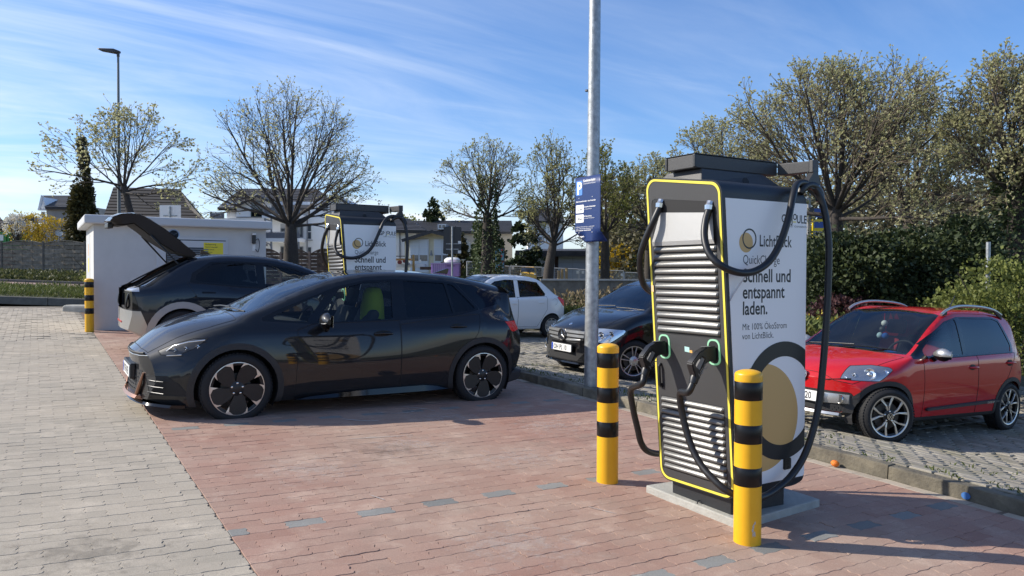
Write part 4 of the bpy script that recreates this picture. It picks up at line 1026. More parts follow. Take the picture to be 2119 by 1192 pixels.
# ---- dark hatchback in the foreground
CY = 8.625; u_ax = .853
cz = gz(1.64, 7.8)
P = dict(
 zb=[(0, .235), (.25, .165), (.6, .17), (1.3, .185), (3.2, .20), (3.9, .225), (4.15, .30), (4.28, .38)],
 wb=[(0, .58), (.3, .80), (.8, .855), (3.6, .86), (4.05, .78), (4.28, .66)],
 zm=[(0, .42), (.5, .55), (3.8, .58), (4.28, .60)],
 wm=[(0, .68), (.2, .83), (.5, .893), (.9, .905), (3.6, .905), (4.0, .885), (4.28, .80)],
 zs=[(0, .56), (.2, .67), (.6, .80), (1., .855), (2.5, .86), (3.6, .915), (4., .93), (4.28, .78)],
 ws=[(0, .64), (.3, .79), (.8, .872), (2, .862), (3.4, .888), (4., .86), (4.2, .79), (4.28, .75)],
 zt=[(0, .645), (.1, .70), (.3, .81), (.6, .915), (.9, .968), (1.4, .958), (1.9, .962), (2.57, .995), (3.26, 1.04), (3.56, 1.09), (3.85, 1.07), (4.1, .995), (4.28, .86)],
 wt=[(0, .56), (.2, .66), (.5, .755), (.9, .80), (1.6, .815), (2.6, .81), (3.3, .80), (3.7, .765), (4.1, .70), (4.28, .66)],
 zr=[(0, .665), (.06, .71), (.17, .79), (.3, .872), (.6, .975), (.85, 1.02), (.95, 1.05), (1.25, 1.155), (1.6, 1.285), (1.94, 1.39), (2.3, 1.452), (2.7, 1.47), (3.2, 1.452), (3.6, 1.405), (4., 1.325), (4.13, 1.29), (4.17, 1.17), (4.22, 1.04), (4.28, .90)],
 wr=[(0, .38), (.3, .46), (.7, .57), (.92, .68), (1., .705), (1.4, .668), (1.9, .605), (2.4, .575), (3.3, .57), (4., .56), (4.13, .59), (4.28, .56)],
 zc=[(0, .675), (.06, .725), (.17, .815), (.3, .90), (.63, 1.01), (.85, 1.052), (.95, 1.088), (1.4, 1.31), (1.89, 1.462), (2.34, 1.518), (2.84, 1.528), (3.375, 1.495), (3.66, 1.462), (4.03, 1.402), (4.16, 1.352), (4.185, 1.20), (4.23, 1.06), (4.28, .92)])
paint_c = carpaint('graphite_metallic_paint', (.0085, .0095, .0115), .0, .45)
c = Car('parked_car', 'dark grey electric hatchback nearest the camera, nose pointing left, beside the far charging station', 4.28, P, paint_c, (.785, CY, cz - .02), 0, .30, .16, wmax=.905, ur=.7, yaw_rot=(radians(1.3), radians(1.05), radians(.35)), extra_u=[4.13, 4.15, 4.17, 4.19, 4.21, 4.24])
c.arches((u_ax, 3.60), .392, .452, .335, m_matb)
# glasshouse: black surround, panes inside it
for sg in (-1, 1):
    pr = c.sidepred(sg, .2)
    tr = c.take(c.cut(rpoly([(1.03, .995), (1.6, .957), (2.57, .985), (3.26, 1.03), (3.60, 1.098), (3.34, 1.398), (3.18, 1.418), (2.6, 1.432), (2.23, 1.412), (1.9, 1.338), (1.3, 1.115)], .02, 2), 'y', pr), 'window_surround', m_gloss, seam=False)
    bmt = c.bmof(tr)
    for poly, nm, gm in (([(1.16, 1.012), (1.54, .978), (1.79, 1.275), (1.62, 1.215)], 'quarter_window', g_front), ([(1.635, .972), (2.49, 1.002), (2.53, 1.405), (2.23, 1.388), (1.93, 1.312)], 'front_window', g_front), ([(2.66, 1.012), (3.235, 1.052), (3.19, 1.396), (2.68, 1.412)], 'rear_window', g_dark), ([(3.27, 1.058), (3.545, 1.108), (3.305, 1.372), (3.225, 1.392)], 'rear_quarter_window', g_dark)):
        c.take(c.cut(rpoly(poly, .018, 3), 'y', None, bmt), nm, gm, tr, off=.006, seam=False, bm=bmt)
    c.take(c.cut([(3.605, 1.10), (3.35, 1.40), (3.6, 1.375), (3.84, 1.27), (3.90, 1.16)], 'y', pr), 'pillar_trim', m_gloss, seam=False)
    # doors
    c.take(c.cut([(1.42, .20), (2.565, .20), (2.56, .99), (1.62, .965), (1.44, .90)], 'y', pr), 'front_door', c.paint)
    c.take(c.cut([(2.57, .20), (2.98, .22), (3.13, .36), (3.36, .62), (3.52, .84), (3.58, 1.07), (3.26, 1.03), (2.57, .99)], 'y', pr), 'rear_door', c.paint)
    # head and tail lamps
    hl = c.take(c.cut2([(.18, .70), (.31, .770), (.47, .826), (.66, .838), (.46, .735), (.385, .678), (.2, .668)], sg, .50), 'headlight', m_lampd, seam=True)
    c.take(c.cut([(3.90, .962), (4.30, .955), (4.30, .86), (4.02, .835), (3.985, .85)], 'y', lambda f: f.calc_center_median().y * sg > .25), 'tail_lamp', m_redl)
# glass over front and rear
wz = lambda f: f.normal.z > .25
c.take(c.cut([(.93, -.66), (1.86, -.535), (1.93, -.3), (1.96, 0), (1.93, .3), (1.86, .535), (.93, .66), (.885, .35), (.87, 0), (.885, -.35)], 'z', wz), 'windscreen', g_wind, off=.004)
c.take(c.cut([(.10, -.50), (.60, -.70), (.86, -.72), (.86, .72), (.60, .70), (.10, .50), (.06, .3), (.05, 0), (.06, -.3)], 'z', wz), 'bonnet', c.paint)
c.take(c.cut([(2.02, -.50), (4.0, -.48), (4.0, .48), (2.02, .50)], 'z', wz), 'roof', m_gloss, seam=False)
# lower front
fr = lambda f: f.calc_center_median().x < .5
gr = c.take(c.cut([(-.46, .50), (-.38, .285), (.38, .285), (.46, .50)], 'x', fr), 'grille', m_matb)
for sg in (-1, 1): c.take(c.cut([(sg * .53, .46), (sg * .60, .285), (sg * .82, .285), (sg * .80, .40), (sg * .74, .475)], 'x', fr), 'side_intake', m_recs)
b = MB(); rg = random.Random(1)
for j in range(5):
    for i in range(13):
        y = -.40 + .8 * i / 12 + (.03 if j % 2 else 0); z = .31 + j * .04
        if abs(y) > .44: continue
        x = c.fx(y) + .012; b.add([(x - .022, y, z), (x, y - .022, z), (x, y, z + .019), (x, y + .022, z), (x, y, z - .019)], [(0, 1, 2), (0, 2, 3), (0, 3, 4), (0, 4, 1)])
b.obj('grille_studs', m_gloss, c.t)['kind'] = 'stuff'
for sg in (-1, 1):
    for k in range(3):
        z = .31 + .055 * k; MB().tube([(c.fx(.54) + .01, sg * .55, z), (c.fx(.66) + .00, sg * .66, z), (c.fx(.76) + .012, sg * (.77 - .012 * k), z)], .007, 6).obj('intake_blade', m_dalu, c.t, smooth=60)
    MB().tube([(c.fx(.50) - .006, sg * .50, .485), (c.fx(.47) - .02, sg * .475, .38), (c.fx(.40) - .02, sg * .40, .268)], [.010, .018, .020], 8).obj('copper_blade', m_copper, c.t, smooth=60)
b = MB(); pts = [(c.fx(y) - .035, y, .245) for y in [-.44 + .88 * k / 12 for k in range(13)]]; b.rings([[(x - .02, y, z - .01), (x + .05, y, z - .03), (x + .06, y, z), (x, y, z + .018)] for x, y, z in pts]); b.obj('copper_lip', m_copper, c.t, smooth=40)
b = MB(); pts = [(c.fx(y) - .008 + .3 * max(0, abs(y) - .6), y, .232 - .02 * abs(y)) for y in [-.80 + 1.6 * k / 24 for k in range(25)]]; b.rings([[(x - .02, y, z - .035), (x + .12, y, z - .05), (x + .12, y, z - .02), (x, y, z - .012)] for x, y, z in pts]); b.obj('front_splitter', m_gloss, c.t, smooth=40)
MB().tube([(c.fx(y) - .004, y, z) for y, z in ((-.50, .672), (-.40, .664), (-.2, .657), (0, .655), (.2, .657), (.40, .664), (.50, .672))], .012, 6).obj('nose_slot', m_seam, c.t, smooth=60)
MB().tube([(c.fx(y) - .006, y, z) for y, z in ((-.56, .655), (-.42, .642), (-.2, .636), (0, .634), (.2, .636), (.42, .642), (.56, .655))], .0045, 6).obj('nose_trim', m_chrome, c.t, smooth=60)
c.plate('PI GP 343E', c.fx(.1) - .034, 0, .47, -1)
MB().box(c.fx(0) - .03, c.fx(0) + .02, -.29, .29, .40, .55).obj('plate_carrier', m_plast, c.t, bevel=.01)
# lamp units inside the head lamps
for sg in (-1, 1):
    for yy, z in ((.70, .715), (.755, .735), (.80, .755)): c.lamp_unit(sg * yy, z, .021, m_refl, lens=m_lampd)
    b = MB(); pts = [(.232, .615, .69), (.30, .69, .765), (.42, .775, .808), (.56, .83, .828)]
    b.tube([(x - .004, sg * (y + .012), z - .008) for x, y, z in pts], .0055, 6); b.obj('daylight_strip', m_refl, c.t, smooth=60)
    pts = [(.25, .665, .668), (.30, .715, .674), (.365, .775, .684)]
    MB().tube([(x - .006, sg * (y + .012), z - .006) for x, y, z in pts], .006, 6).obj('lamp_rim', m_refl, c.t, smooth=60)
    # sill blade, handles, mirrors
    b = MB(); rs = []
    for u, z0, z1 in ((1.42, .195, .20), (1.55, .192, .225), (2.2, .195, .262), (2.85, .20, .272), (3.0, .205, .255), (3.14, .21, .215)): rs.append([(u, sg * .86, z0), (u, sg * .915, z0 + .008), (u, sg * .905, z1), (u, sg * .87, z1)])
    b.rings(rs); b.obj('sill_blade', m_gloss, c.t, smooth=40)
    for u, z in ((2.36, .842), (3.265, .905)):
        b = MB(); b.lathe([(.001, -.006), (.06, -.002), (.098, .0)], 24, Matrix.Translation((u, sg * .872, z)) @ Matrix.Diagonal((1.12, 1, .42, 1)) @ Matrix.Rotation(-pi / 2 * -sg, 4, 'X'), caps=False); b.obj('handle_cup', m_seam, c.t, smooth=60)
        b = MB(); b.tube([(u - .10, sg * .876, z + .004), (u - .05, sg * .902, z + .012), (u + .05, sg * .904, z + .012), (u + .10, sg * .880, z + .006)], [.010, .016, .016, .012], 8); b.obj('door_handle', m_gloss, c.t, smooth=60)
    c.mirror(1.69, .865, 1.0, c.paint, m_gloss, sg, 1.22)
    text('lettering', 'GP JOULE', .058, face_mtx((3.66, sg * .80, .985), (1, 0, .05), (0, -sg * -.28, .96)) if sg < 0 else face_mtx((3.92, .80, .985), (-1, 0, 0), (0, -.28, .96)), m_grip, c.t, .001)
for ua, R in ((u_ax, .341), (3.60, .341)):
    for sg in (-1, 1): c.wheel(ua, sg, R, .225, .258, sp_blades, zc=.343)
c.cabin(1.25, 3.7, .30, .95, .70, 1.76, 2.85, 1.66, dash_z=.955)
b = MB()   # yellow vest over the passenger seat back
vs = []; rng_v = random.Random(2); n = 15
for j in range(7):
    for i in range(n):
        a = -1.9 + 3.8 * i / (n - 1); rr = (.03, .13, .165, .175, .19, .20, .21)[j]; z = 1.335 - (0, .02, .08, .16, .23, .30, .36)[j]
        vs.append((2.46 - rr * cos(a) * .75 + rng_v.uniform(-.008, .008), -.34 + rr * sin(a) + rng_v.uniform(-.012, .012), z + rng_v.uniform(-.015, .015) * (j > 4)))
b.add(vs, [(j * n + i, j * n + i + 1, (j + 1) * n + i + 1, (j + 1) * n + i) for j in range(6) for i in range(n - 1)])
vest = b.obj('safety_vest', M('neon_yellow_cloth', (.26, .36, .015), .85), None, smooth=60); vest.location = c.t.location; vest.rotation_euler = c.t.rotation_euler; tag(vest, 'neon yellow safety vest hung over a seat inside the dark hatchback', 'vest')
b = MB(); b.prism([(3.36, 1.505), (3.55, 1.495), (3.57, 1.56), (3.545, 1.565)], 'y', -.014, .014); b.obj('roof_fin', m_gloss, c.t, bevel=.004)
c.wiper([(.90, -.05, 1.085), (.93, -.28, 1.09), (.98, -.56, 1.075)]); c.wiper([(.89, .5, 1.07), (.90, .2, 1.092), (.93, -.12, 1.10)])
b = MB(); b.rings([[(4.0, y, 1.395 - .04 * (abs(y) / .6) ** 2), (4.20 - .10 * (abs(y) / .6) ** 2.5, y, 1.352 - .05 * (abs(y) / .6) ** 2), (4.185 - .10 * (abs(y) / .6) ** 2.5, y, 1.332 - .05 * (abs(y) / .6) ** 2), (4.05, y, 1.36 - .04 * (abs(y) / .6) ** 2)] for y in [-.60 + 1.2 * k / 12 for k in range(13)]]); b.obj('roof_spoiler', c.paint, c.t, smooth=40)
b = MB(); b.prism([(3.98, .19), (4.2, .24), (4.25, .36), (4.02, .34)], 'y', -.72, .72); b.obj('rear_diffuser', m_matb, c.t, bevel=.02)
c.finish()
# ---- red small car behind the near charging station
paint_r = carpaint('red_paint', (.46, .007, .011), .0, .4)
def glasshouse(c, sg, trim, panes, nm=.2):
    tr = c.take(c.cut(rpoly(trim, .02, 2), 'y', c.sidepred(sg, nm)), 'window_surround', m_gloss, seam=False)
    if not tr: return
    b = c.bmof(tr)
    for poly, name, g in panes: c.take(c.cut(rpoly(poly, .03, 3), 'y', None, b), name, g, tr, off=.005, seam=False, bm=b)
P = dict(
 zb=[(0, .30), (.2, .22), (.6, .21), (1, .215), (2.7, .215), (3.2, .27), (3.42, .36)],
 wb=[(0, .55), (.25, .72), (.6, .76), (2.9, .76), (3.25, .70), (3.42, .58)],
 zm=[(0, .46), (.5, .55), (2.9, .60), (3.42, .62)],
 wm=[(0, .58), (.15, .69), (.4, .775), (.7, .80), (2.9, .80), (3.2, .78), (3.42, .70)],
 zs=[(0, .56), (.2, .70), (.6, .80), (1., .83), (2.9, .88), (3.42, .84)],
 ws=[(0, .58), (.2, .715), (.5, .775), (.9, .785), (2.9, .785), (3.2, .76), (3.42, .68)],
 zt=[(0, .61), (.1, .70), (.3, .80), (.6, .865), (.85, .905), (1.6, .915), (2.9, .965), (3.2, .97), (3.42, .90)],
 wt=[(0, .52), (.2, .64), (.5, .72), (.85, .755), (2.9, .755), (3.2, .72), (3.42, .64)],
 zr=[(0, .63), (.06, .70), (.2, .785), (.5, .865), (.75, .905), (.85, .925), (1.1, 1.06), (1.4, 1.235), (1.65, 1.345), (1.9, 1.395), (2.5, 1.405), (3.0, 1.375), (3.18, 1.33), (3.26, 1.22), (3.34, 1.06), (3.42, .93)],
 wr=[(0, .36), (.2, .46), (.6, .60), (.85, .69), (1.1, .665), (1.4, .63), (1.7, .595), (2.2, .58), (3.0, .575), (3.2, .585), (3.42, .56)],
 zc=[(0, .64), (.06, .715), (.2, .80), (.5, .885), (.75, .93), (.87, .955), (1.1, 1.10), (1.4, 1.285), (1.66, 1.405), (2.0, 1.45), (2.5, 1.46), (3.0, 1.425), (3.2, 1.385), (3.27, 1.25), (3.35, 1.05), (3.42, .93)])
S_ = .965
r = Car('parked_car', 'red small car with silver roof rails parked behind the near charging station', 3.42, P, paint_r, (7.40 - .47 * S_, 4.60 + .80 * S_, -.108), 0, .40, .14, uf=.85, ur=.6, wmax=.80, S=S_, yaw_rot=(radians(1.2), radians(2.55), 0), extra_u=[3.18, 3.22, 3.26, 3.30, 3.34])
ax = (.47, 2.89)
r.arches(ax, .322, .372, .29, m_matb)
for sg in (-1, 1):
    glasshouse(r, sg, [(.80, .895), (1.6, .905), (2.95, .955), (2.99, 1.05), (2.86, 1.345), (2.70, 1.375), (1.90, 1.365), (1.62, 1.305), (1.22, 1.13), (.86, .94)],
               [([(1.06, .925), (1.84, .935), (1.855, 1.345), (1.64, 1.285), (1.26, 1.11), (1.06, .99)], 'front_window', g_mid), ([(1.92, .94), (2.90, .972), (2.935, 1.05), (2.83, 1.325), (2.70, 1.352), (1.93, 1.346)], 'rear_window', g_dark)])
    pr = r.sidepred(sg)
    r.take(r.cut([(1.02, .26), (2.11, .26), (2.11, .93), (1.0, .90)], 'y', pr), 'front_door', r.paint)
    r.take(r.cut([(2.113, .26), (2.50, .26), (2.99, .955), (2.113, .925)], 'y', pr), 'rear_door', r.paint)
    r.take(r.cut2(rpoly([(.03, .70), (.12, .645), (.36, .655), (.54, .80), (.40, .815), (.16, .775)], .02, 3), sg, .40), 'headlight', M('silvery_lamp_bowl', (.46, .47, .48), .22, metal=.9))
    r.take(r.cut([(3.18, 1.0), (3.5, 1.0), (3.5, .66), (3.2, .70)], 'y', lambda f: f.calc_center_median().y * sg > .3), 'tail_lamp', m_redl)
    rk = r.take(r.cut([(.80, .15), (2.56, .15), (2.56, .262), (.80, .262)], 'y', r.sidepred(sg, -.5)), 'rocker_cladding', m_matb, off=-.006, seam=False)
    lo = r.take(r.cut([(-.1, .12), (.45, .12), (.45, .285), (-.1, .285)], 'y', lambda f: f.calc_center_median().y * sg > -.001), 'bumper_cladding', m_matb, seam=False)
    b = MB(); rs = []
    for u, h in ((1.06, .006), (1.10, .02), (2.0, .022), (2.55, .022), (2.60, .008)):
        z = .343 + (u - 1.08) * .028; rs.append([(u, sg * .79, z - h), (u, sg * .818, z - h * .6), (u, sg * .818, z + h * .6), (u, sg * .79, z + h)])
    b.rings(rs); b.obj('side_moulding', m_matb, r.t)
    text('lettering', 'CROSS UP!', .034, face_mtx((2.30, -.8195, .363), (1, 0, .03), (0, 0, 1)) if sg < 0 else face_mtx((2.55, .8195, .368), (-1, 0, 0), (0, 0, 1)), m_silv, r.t, .001)
    for u, z in ((1.98, .79), (2.82, .835)):
        b = MB(); b.lathe([(.001, -.006), (.045, -.002), (.07, .0)], 20, Matrix.Translation((u, sg * .793, z)) @ Matrix.Diagonal((1, 1, .55, 1)) @ Matrix.Rotation(pi / 2 * sg, 4, 'X'), caps=False); b.obj('handle_cup', m_seam, r.t, smooth=60)
        MB().tube([(u - .07, sg * .795, z), (u - .02, sg * .822, z + .004), (u + .06, sg * .824, z + .006), (u + .09, sg * .80, z + .004)], [.010, .014, .014, .010], 8).obj('door_handle', r.paint, r.t, smooth=60)
    MB().box(.93, .965, sg * .782 - .006, sg * .782 + .012 * 1, .665, .69).obj('side_indicator', m_silv, r.t, bevel=.004)
    r.mirror(1.17, .775, .955, m_silv, m_blk, sg, .95, False)
    # roof rails
    pts = [(1.62, .592, 1.385), (1.75, .59, 1.445), (2.0, .586, 1.49), (2.4, .584, 1.495), (2.75, .583, 1.468), (2.98, .580, 1.405)]
    MB().tube(catmull([(x, sg * y, z) for x, y, z in pts], 5), .017, 8).obj('roof_rail', m_silv, r.t, smooth=60)
    for a, b_ in ((0, 1), (4, 5)):
        q = [pts[a], pts[b_]]; bb = MB(); bb.prism([(q[0][0] + .02, q[0][2] - .02), (q[1][0] - .02, q[1][2] - .06), (q[1][0] - .02, q[1][2] - .005), ((q[0][0] + q[1][0]) / 2, (q[0][2] + q[1][2]) / 2)], 'y', sg * .588 - .012, sg * .588 + .012); bb.obj('rail_foot', m_matb, r.t)
    # headlight contents
    r.lamp_unit(sg * .605, .722, .066, m_refl, lens=m_chrome, deep=1.2); r.lamp_unit(sg * .495, .700, .028, m_refl, lens=m_lampd); r.lamp_unit(sg * .70, .755, .026, m_refl); r.lamp_unit(sg * .44, .672, .016, m_refl)
wz = lambda f: f.normal.z > .2
r.take(r.cut([(.86, -.66), (1.1, -.63), (1.4, -.60), (1.64, -.555), (1.69, -.3), (1.70, 0), (1.69, .3), (1.64, .555), (1.4, .60), (1.1, .63), (.86, .66), (.80, .35), (.785, 0), (.80, -.35)], 'z', wz), 'windscreen', g_wind, off=.004)
r.take(r.cut([(.06, -.46), (.20, -.56), (.78, -.68), (.80, 0), (.78, .68), (.20, .56), (.06, .46), (.045, 0)], 'z', wz), 'bonnet', r.paint)
fr = lambda f: f.calc_center_median().x < .45
r.take(r.cut(rpoly([(-.53, .515), (-.52, .345), (-.42, .30), (.42, .30), (.52, .345), (.53, .515)], .04, 3), 'x', fr), 'grille', m_recs)
b = MB(); pts = [-.505 + 1.01 * k / 20 for k in range(21)]
b.rings([[(r.fx(y) - .012, y, .375 + .03 * (abs(y) / .57) ** 2), (r.fx(y) + .03, y, .37), (r.fx(y) + .03, y, .495), (r.fx(y) - .012, y, .49), (r.fx(y) - .022, y, .435)] for y in pts]); b.obj('silver_bumper_bar', m_silv, r.t, smooth=35)
b = MB()
for j in range(2):
    for i in range(24):
        y = -.42 + .84 * i / 23 + (.018 if j else 0); z = .318 + .024 * j
        b.lathe([(.013, 0), (.012, .008)], 6, Matrix.Translation((r.fx(y) + .012, y, z)) @ Matrix.Rotation(-pi / 2, 4, 'Y'))
b.obj('grille_mesh', m_gloss, r.t)['kind'] = 'stuff'
b = MB(); b.rings([[(r.fx(y) - .012, y, .26), (r.fx(y) + .05, y, .245), (r.fx(y) + .05, y, .285), (r.fx(y) - .004, y, .288)] for y in [-.42 + .84 * k / 12 for k in range(13)]]); b.obj('skid_plate', m_silv, r.t, smooth=30)
for sg in (-1, 1):
    y = .425; mt = Matrix.Translation((r.fx(y) - .010, sg * y, .435)) @ Matrix.Rotation(radians(-18) * sg * -1, 4, 'Z') @ Matrix.Rotation(-pi / 2, 4, 'Y')
    b = MB(); b.lathe([(.052, .0), (.052, .012), (.040, .014), (.030, .006), (.001, .008)], 24, mt); b.obj('fog_lamp', m_chrome, r.t, smooth=35)
    b = MB(); b.lathe([(.034, .010), (.02, .013), (.001, .014)], 20, mt); b.obj('fog_lens', m_lampd, r.t, smooth=40)
vw_badge(.062, Matrix.Translation((r.fx(0) - .008, 0, .655)) @ Matrix.Rotation(radians(8), 4, 'Y') @ Matrix(((0, 0, -1, 0), (-1, 0, 0, 0), (0, 1, 0, 0), (0, 0, 0, 1))), r.t)
r.plate('OH ST 20', r.fx(.1) - .034, 0.0, .44, -1)
MB().tube([(r.fx(.5) - .0 + .015, -.5, .665), (r.fx(.3) - .002, -.3, .635), (r.fx(0) - .004, 0, .60), (r.fx(.3) - .002, .3, .635), (r.fx(.5) + .015, .5, .665)], .006, 6).obj('nose_crease', m_seam, r.t)
def vwcap(car, o, rb, rr, h):
    spokes_generic(5, [(.16, -.30, .0), (.45, -.06, .004), (.99, .26, .0), (.99, .40, .0), (.50, .20, .004), (.22, .35, .0)], m_alu, m_dalu, twin=.0)(car, o, rb, rr, h)
def vw_spokes(car, o, rb, rr, h):
    rb.obj('rim', m_dalu, o, smooth=40); y = -h + .006; b = MB()
    for k in range(5):
        a0 = 2 * pi * k / 5 + .5
        for sgn in (-1, 1):
            q = [(.20, -.10), (.52, .07 * 1), (.985, .26), (.985, .40), (.56, .24), (.24, .22)]
            if sgn < 0: q = [(rr_, -a) for rr_, a in q]
            pts = [(rr * p * cos(a0 + a), y + (.010 if p < .4 else .003), rr * p * sin(a0 + a)) for p, a in q]; n = len(pts)
            b.add(pts + [(p[0], p[1] + .022, p[2]) for p in pts], [tuple(range(n)), tuple(range(2 * n - 1, n - 1, -1))] + [(i, n + i, n + (i + 1) % n, (i + 1) % n) for i in range(n)])
    b.obj('spokes', m_alu, o, bevel=.003, seg=1); T = Matrix.Rotation(pi / 2, 4, 'X')
    ri = MB(); ri.lathe([(rr - .012, h - .008), (rr - .004, h - .002), (rr + .003, h - .002), (rr + .004, h - .010)], 48, T, caps=False); ri.obj('rim_edge', m_alu, o, smooth=40, fixn=False)
    hubcap(o, h, .05, m_dalu, 5)
    vw_badge(.036, Matrix.Translation((0, -h + .002, 0)) @ Matrix.Rotation(pi / 2, 4, 'X'), o, 'hub_badge')
for ua in ax:
    for sg in (-1, 1): r.wheel(ua, sg, .294, .19, .218, vw_spokes, steer=(radians(-24) if ua < 1 else 0))
seats = r.cabin(1.15, 3.0, .28, .90, .60, 1.50, 2.25, 1.38, MATS['dark_interior'], dash_z=.90)
for sg in (-1, 1):
    b = MB(); b.prism(rpoly([(1.50 + .44, .62), (1.50 + .63, 1.03), (1.50 + .58, 1.06), (1.50 + .39, .66)], .03, 2), 'y', sg * .29 - .12, sg * .29 + .12); b.obj('seat_panel', M('red_seat_cloth', (.30, .015, .02), .85), seats[0 if sg < 0 else 1])
r.wiper([(.82, .10, .968), (.88, -.2, .975), (.93, -.50, .965)]); r.wiper([(.80, .55, .955), (.86, .3, .972), (.90, .0, .985)])
b = MB(); b.tube([(2.85, 0, 1.44), (2.98, 0, 1.62)], [.012, .006], 6); b.obj('aerial', m_plast, r.t)
r.finish()
# parking disc and mirror charms inside
def inside(o, car): o.location = car.t.location; o.rotation_euler = car.t.rotation_euler; o.scale = car.t.scale; return o
b = MB(); b.add([(1.06, -.36, .925), (1.13, -.22, .93), (1.20, -.25, .935), (1.13, -.39, .93)], [(0, 1, 2, 3)]); b.add([(1.06, -.36, .928), (1.13, -.22, .933), (1.20, -.25, .938), (1.13, -.39, .933)], [(0, 1, 2, 3)])
tag(inside(b.obj('parking_disc', M('blue_card', (.02, .12, .50), .5)), r), 'blue parking disc behind the windscreen of the red car', 'parking disc')
for k, (dy, dz, m) in enumerate(((0, 0, m_white), (.025, -.075, m_antr), (-.02, -.15, M('blue_plush', (.02, .10, .40), .9)), (.05, -.15, M('pale_blue_plush', (.45, .60, .68), .9)))):
    b = MB(); b.lathe([(.001, -.038)] + [(.038 * cos(a), .038 * sin(a)) for a in [radians(d) for d in range(-75, 80, 15)]] + [(.001, .038)], 14)
    o = b.obj('mirror_charm', m, None, smooth=60); inside(o, r); o.location = r.t.matrix_basis @ V((1.50, .02 + dy, 1.235 + dz)); o.location = V(r.t.location) + (r.t.rotation_euler.to_matrix() @ V((1.50, .02 + dy, 1.235 + dz))) * S_
    tag(o, ['white ball, topmost of the charms hanging behind the red car windscreen', 'dark grey ball, middle one of the charms hanging in the red car', 'blue ball hanging lowest among the charms in the red car', 'pale blue ball beside the blue one among the charms in the red car'][k], 'charm', 'charms hanging in the red car')
# ---- black compact van-like car behind the lamp post
P = dict(
 zb=[(0, .26), (.2, .20), (.6, .19), (3.6, .20), (4.0, .27), (4.2, .36)],
 wb=[(0, .62), (.3, .80), (.7, .83), (3.6, .83), (4.0, .76), (4.2, .62)],
 zm=[(0, .44), (.5, .56), (3.6, .62), (4.2, .62)],
 wm=[(0, .70), (.2, .82), (.5, .875), (.9, .885), (3.6, .885), (3.9, .87), (4.2, .76)],
 zs=[(0, .58), (.2, .72), (.6, .86), (1., .93), (3.6, 1.0), (4.2, .90)],
 ws=[(0, .66), (.2, .79), (.5, .855), (1, .868), (3.6, .865), (4.0, .82), (4.2, .74)],
 zt=[(0, .66), (.15, .75), (.4, .875), (.8, .99), (1.0, 1.015), (3.5, 1.09), (4.0, 1.08), (4.2, .98)],
 wt=[(0, .56), (.2, .69), (.5, .77), (.9, .80), (3.5, .81), (4.0, .75), (4.2, .68)],
 zr=[(0, .69), (.1, .765), (.3, .86), (.6, .96), (.85, 1.015), (1.0, 1.05), (1.3, 1.21), (1.7, 1.405), (2.0, 1.485), (2.5, 1.52), (3.3, 1.49), (3.75, 1.42), (3.9, 1.30), (4.05, 1.12), (4.2, .98)],
 wr=[(0, .40), (.3, .55), (.85, .71), (1.0, .725), (1.3, .70), (1.7, .65), (2.1, .62), (3.3, .61), (3.9, .62), (4.2, .58)],
 zc=[(0, .71), (.1, .79), (.3, .885), (.6, .98), (.9, 1.045), (1.05, 1.10), (1.3, 1.255), (1.65, 1.43), (2.0, 1.53), (2.5, 1.565), (3.3, 1.53), (3.75, 1.46), (3.9, 1.33), (4.05, 1.13), (4.2, .98)])
paint_k = carpaint('black_paint', (.006, .0065, .008), .1, .3)
k = Car('parked_car', 'black car with a silver louvred grille and star badge parked behind the lamp post', 4.2, P, paint_k, (7.70 - .74, 8.90 + .885, -.005), 0, .30, .16, wmax=.885, yaw_rot=(radians(1.5), radians(1.4), 0))
ax = (.74, 3.52)
k.arches(ax, .345, .40, .315, None)
for sg in (-1, 1):
    glasshouse(k, sg, [(1.02, 1.02), (2.3, 1.045), (3.62, 1.10), (3.85, 1.14), (3.70, 1.36), (3.3, 1.455), (2.4, 1.475), (2.05, 1.445), (1.7, 1.365), (1.3, 1.175)],
               [([(1.55, 1.05), (2.35, 1.065), (2.38, 1.45), (2.07, 1.42), (1.72, 1.335), (1.55, 1.26)], 'front_window', g_mid), ([(2.46, 1.07), (3.3, 1.105), (3.25, 1.43), (2.48, 1.45)], 'rear_window', g_dark)])
    pr = k.sidepred(sg)
    k.take(k.cut([(1.22, .26), (2.4, .26), (2.4, 1.05), (1.25, 1.03)], 'y', pr), 'front_door', k.paint)
    k.take(k.cut2(rpoly([(.045, .74), (.09, .60), (.28, .57), (.50, .72), (.56, .785), (.30, .795), (.12, .785)], .02, 3), sg, .50), 'headlight', m_refl)
    for yy, z, rad in ((.66, .69, .058), (.56, .68, .034), (.76, .715, .046)): k.lamp_unit(sg * yy, z, rad, m_refl, lens=m_lampd, deep=1)
    k.take(k.cut([(3.95, 1.05), (4.3, 1.05), (4.3, .75), (4.0, .75)], 'y', lambda f: f.calc_center_median().y * sg > .3), 'tail_lamp', m_redl)
    k.mirror(1.42, .85, 1.06, k.paint, m_blk, sg, 1.0, False)
    y = .70; mt = Matrix.Translation((k.fx(y) + .012, sg * y, .42)) @ Matrix.Rotation(-pi / 2, 4, 'Y'); b = MB(); b.lathe([(.05, -.01), (.05, .01), (.035, .004), (.001, .006)], 20, mt); b.obj('fog_lamp', m_chrome, k.t, smooth=30)
    MB().tube([(k.fx(.56) - .0, sg * .56, .45), (k.fx(.66), sg * .68, .50), (k.fx(.82) + .02, sg * .82, .53)], .012, 6).obj('bumper_wing', m_gloss, k.t, smooth=60)
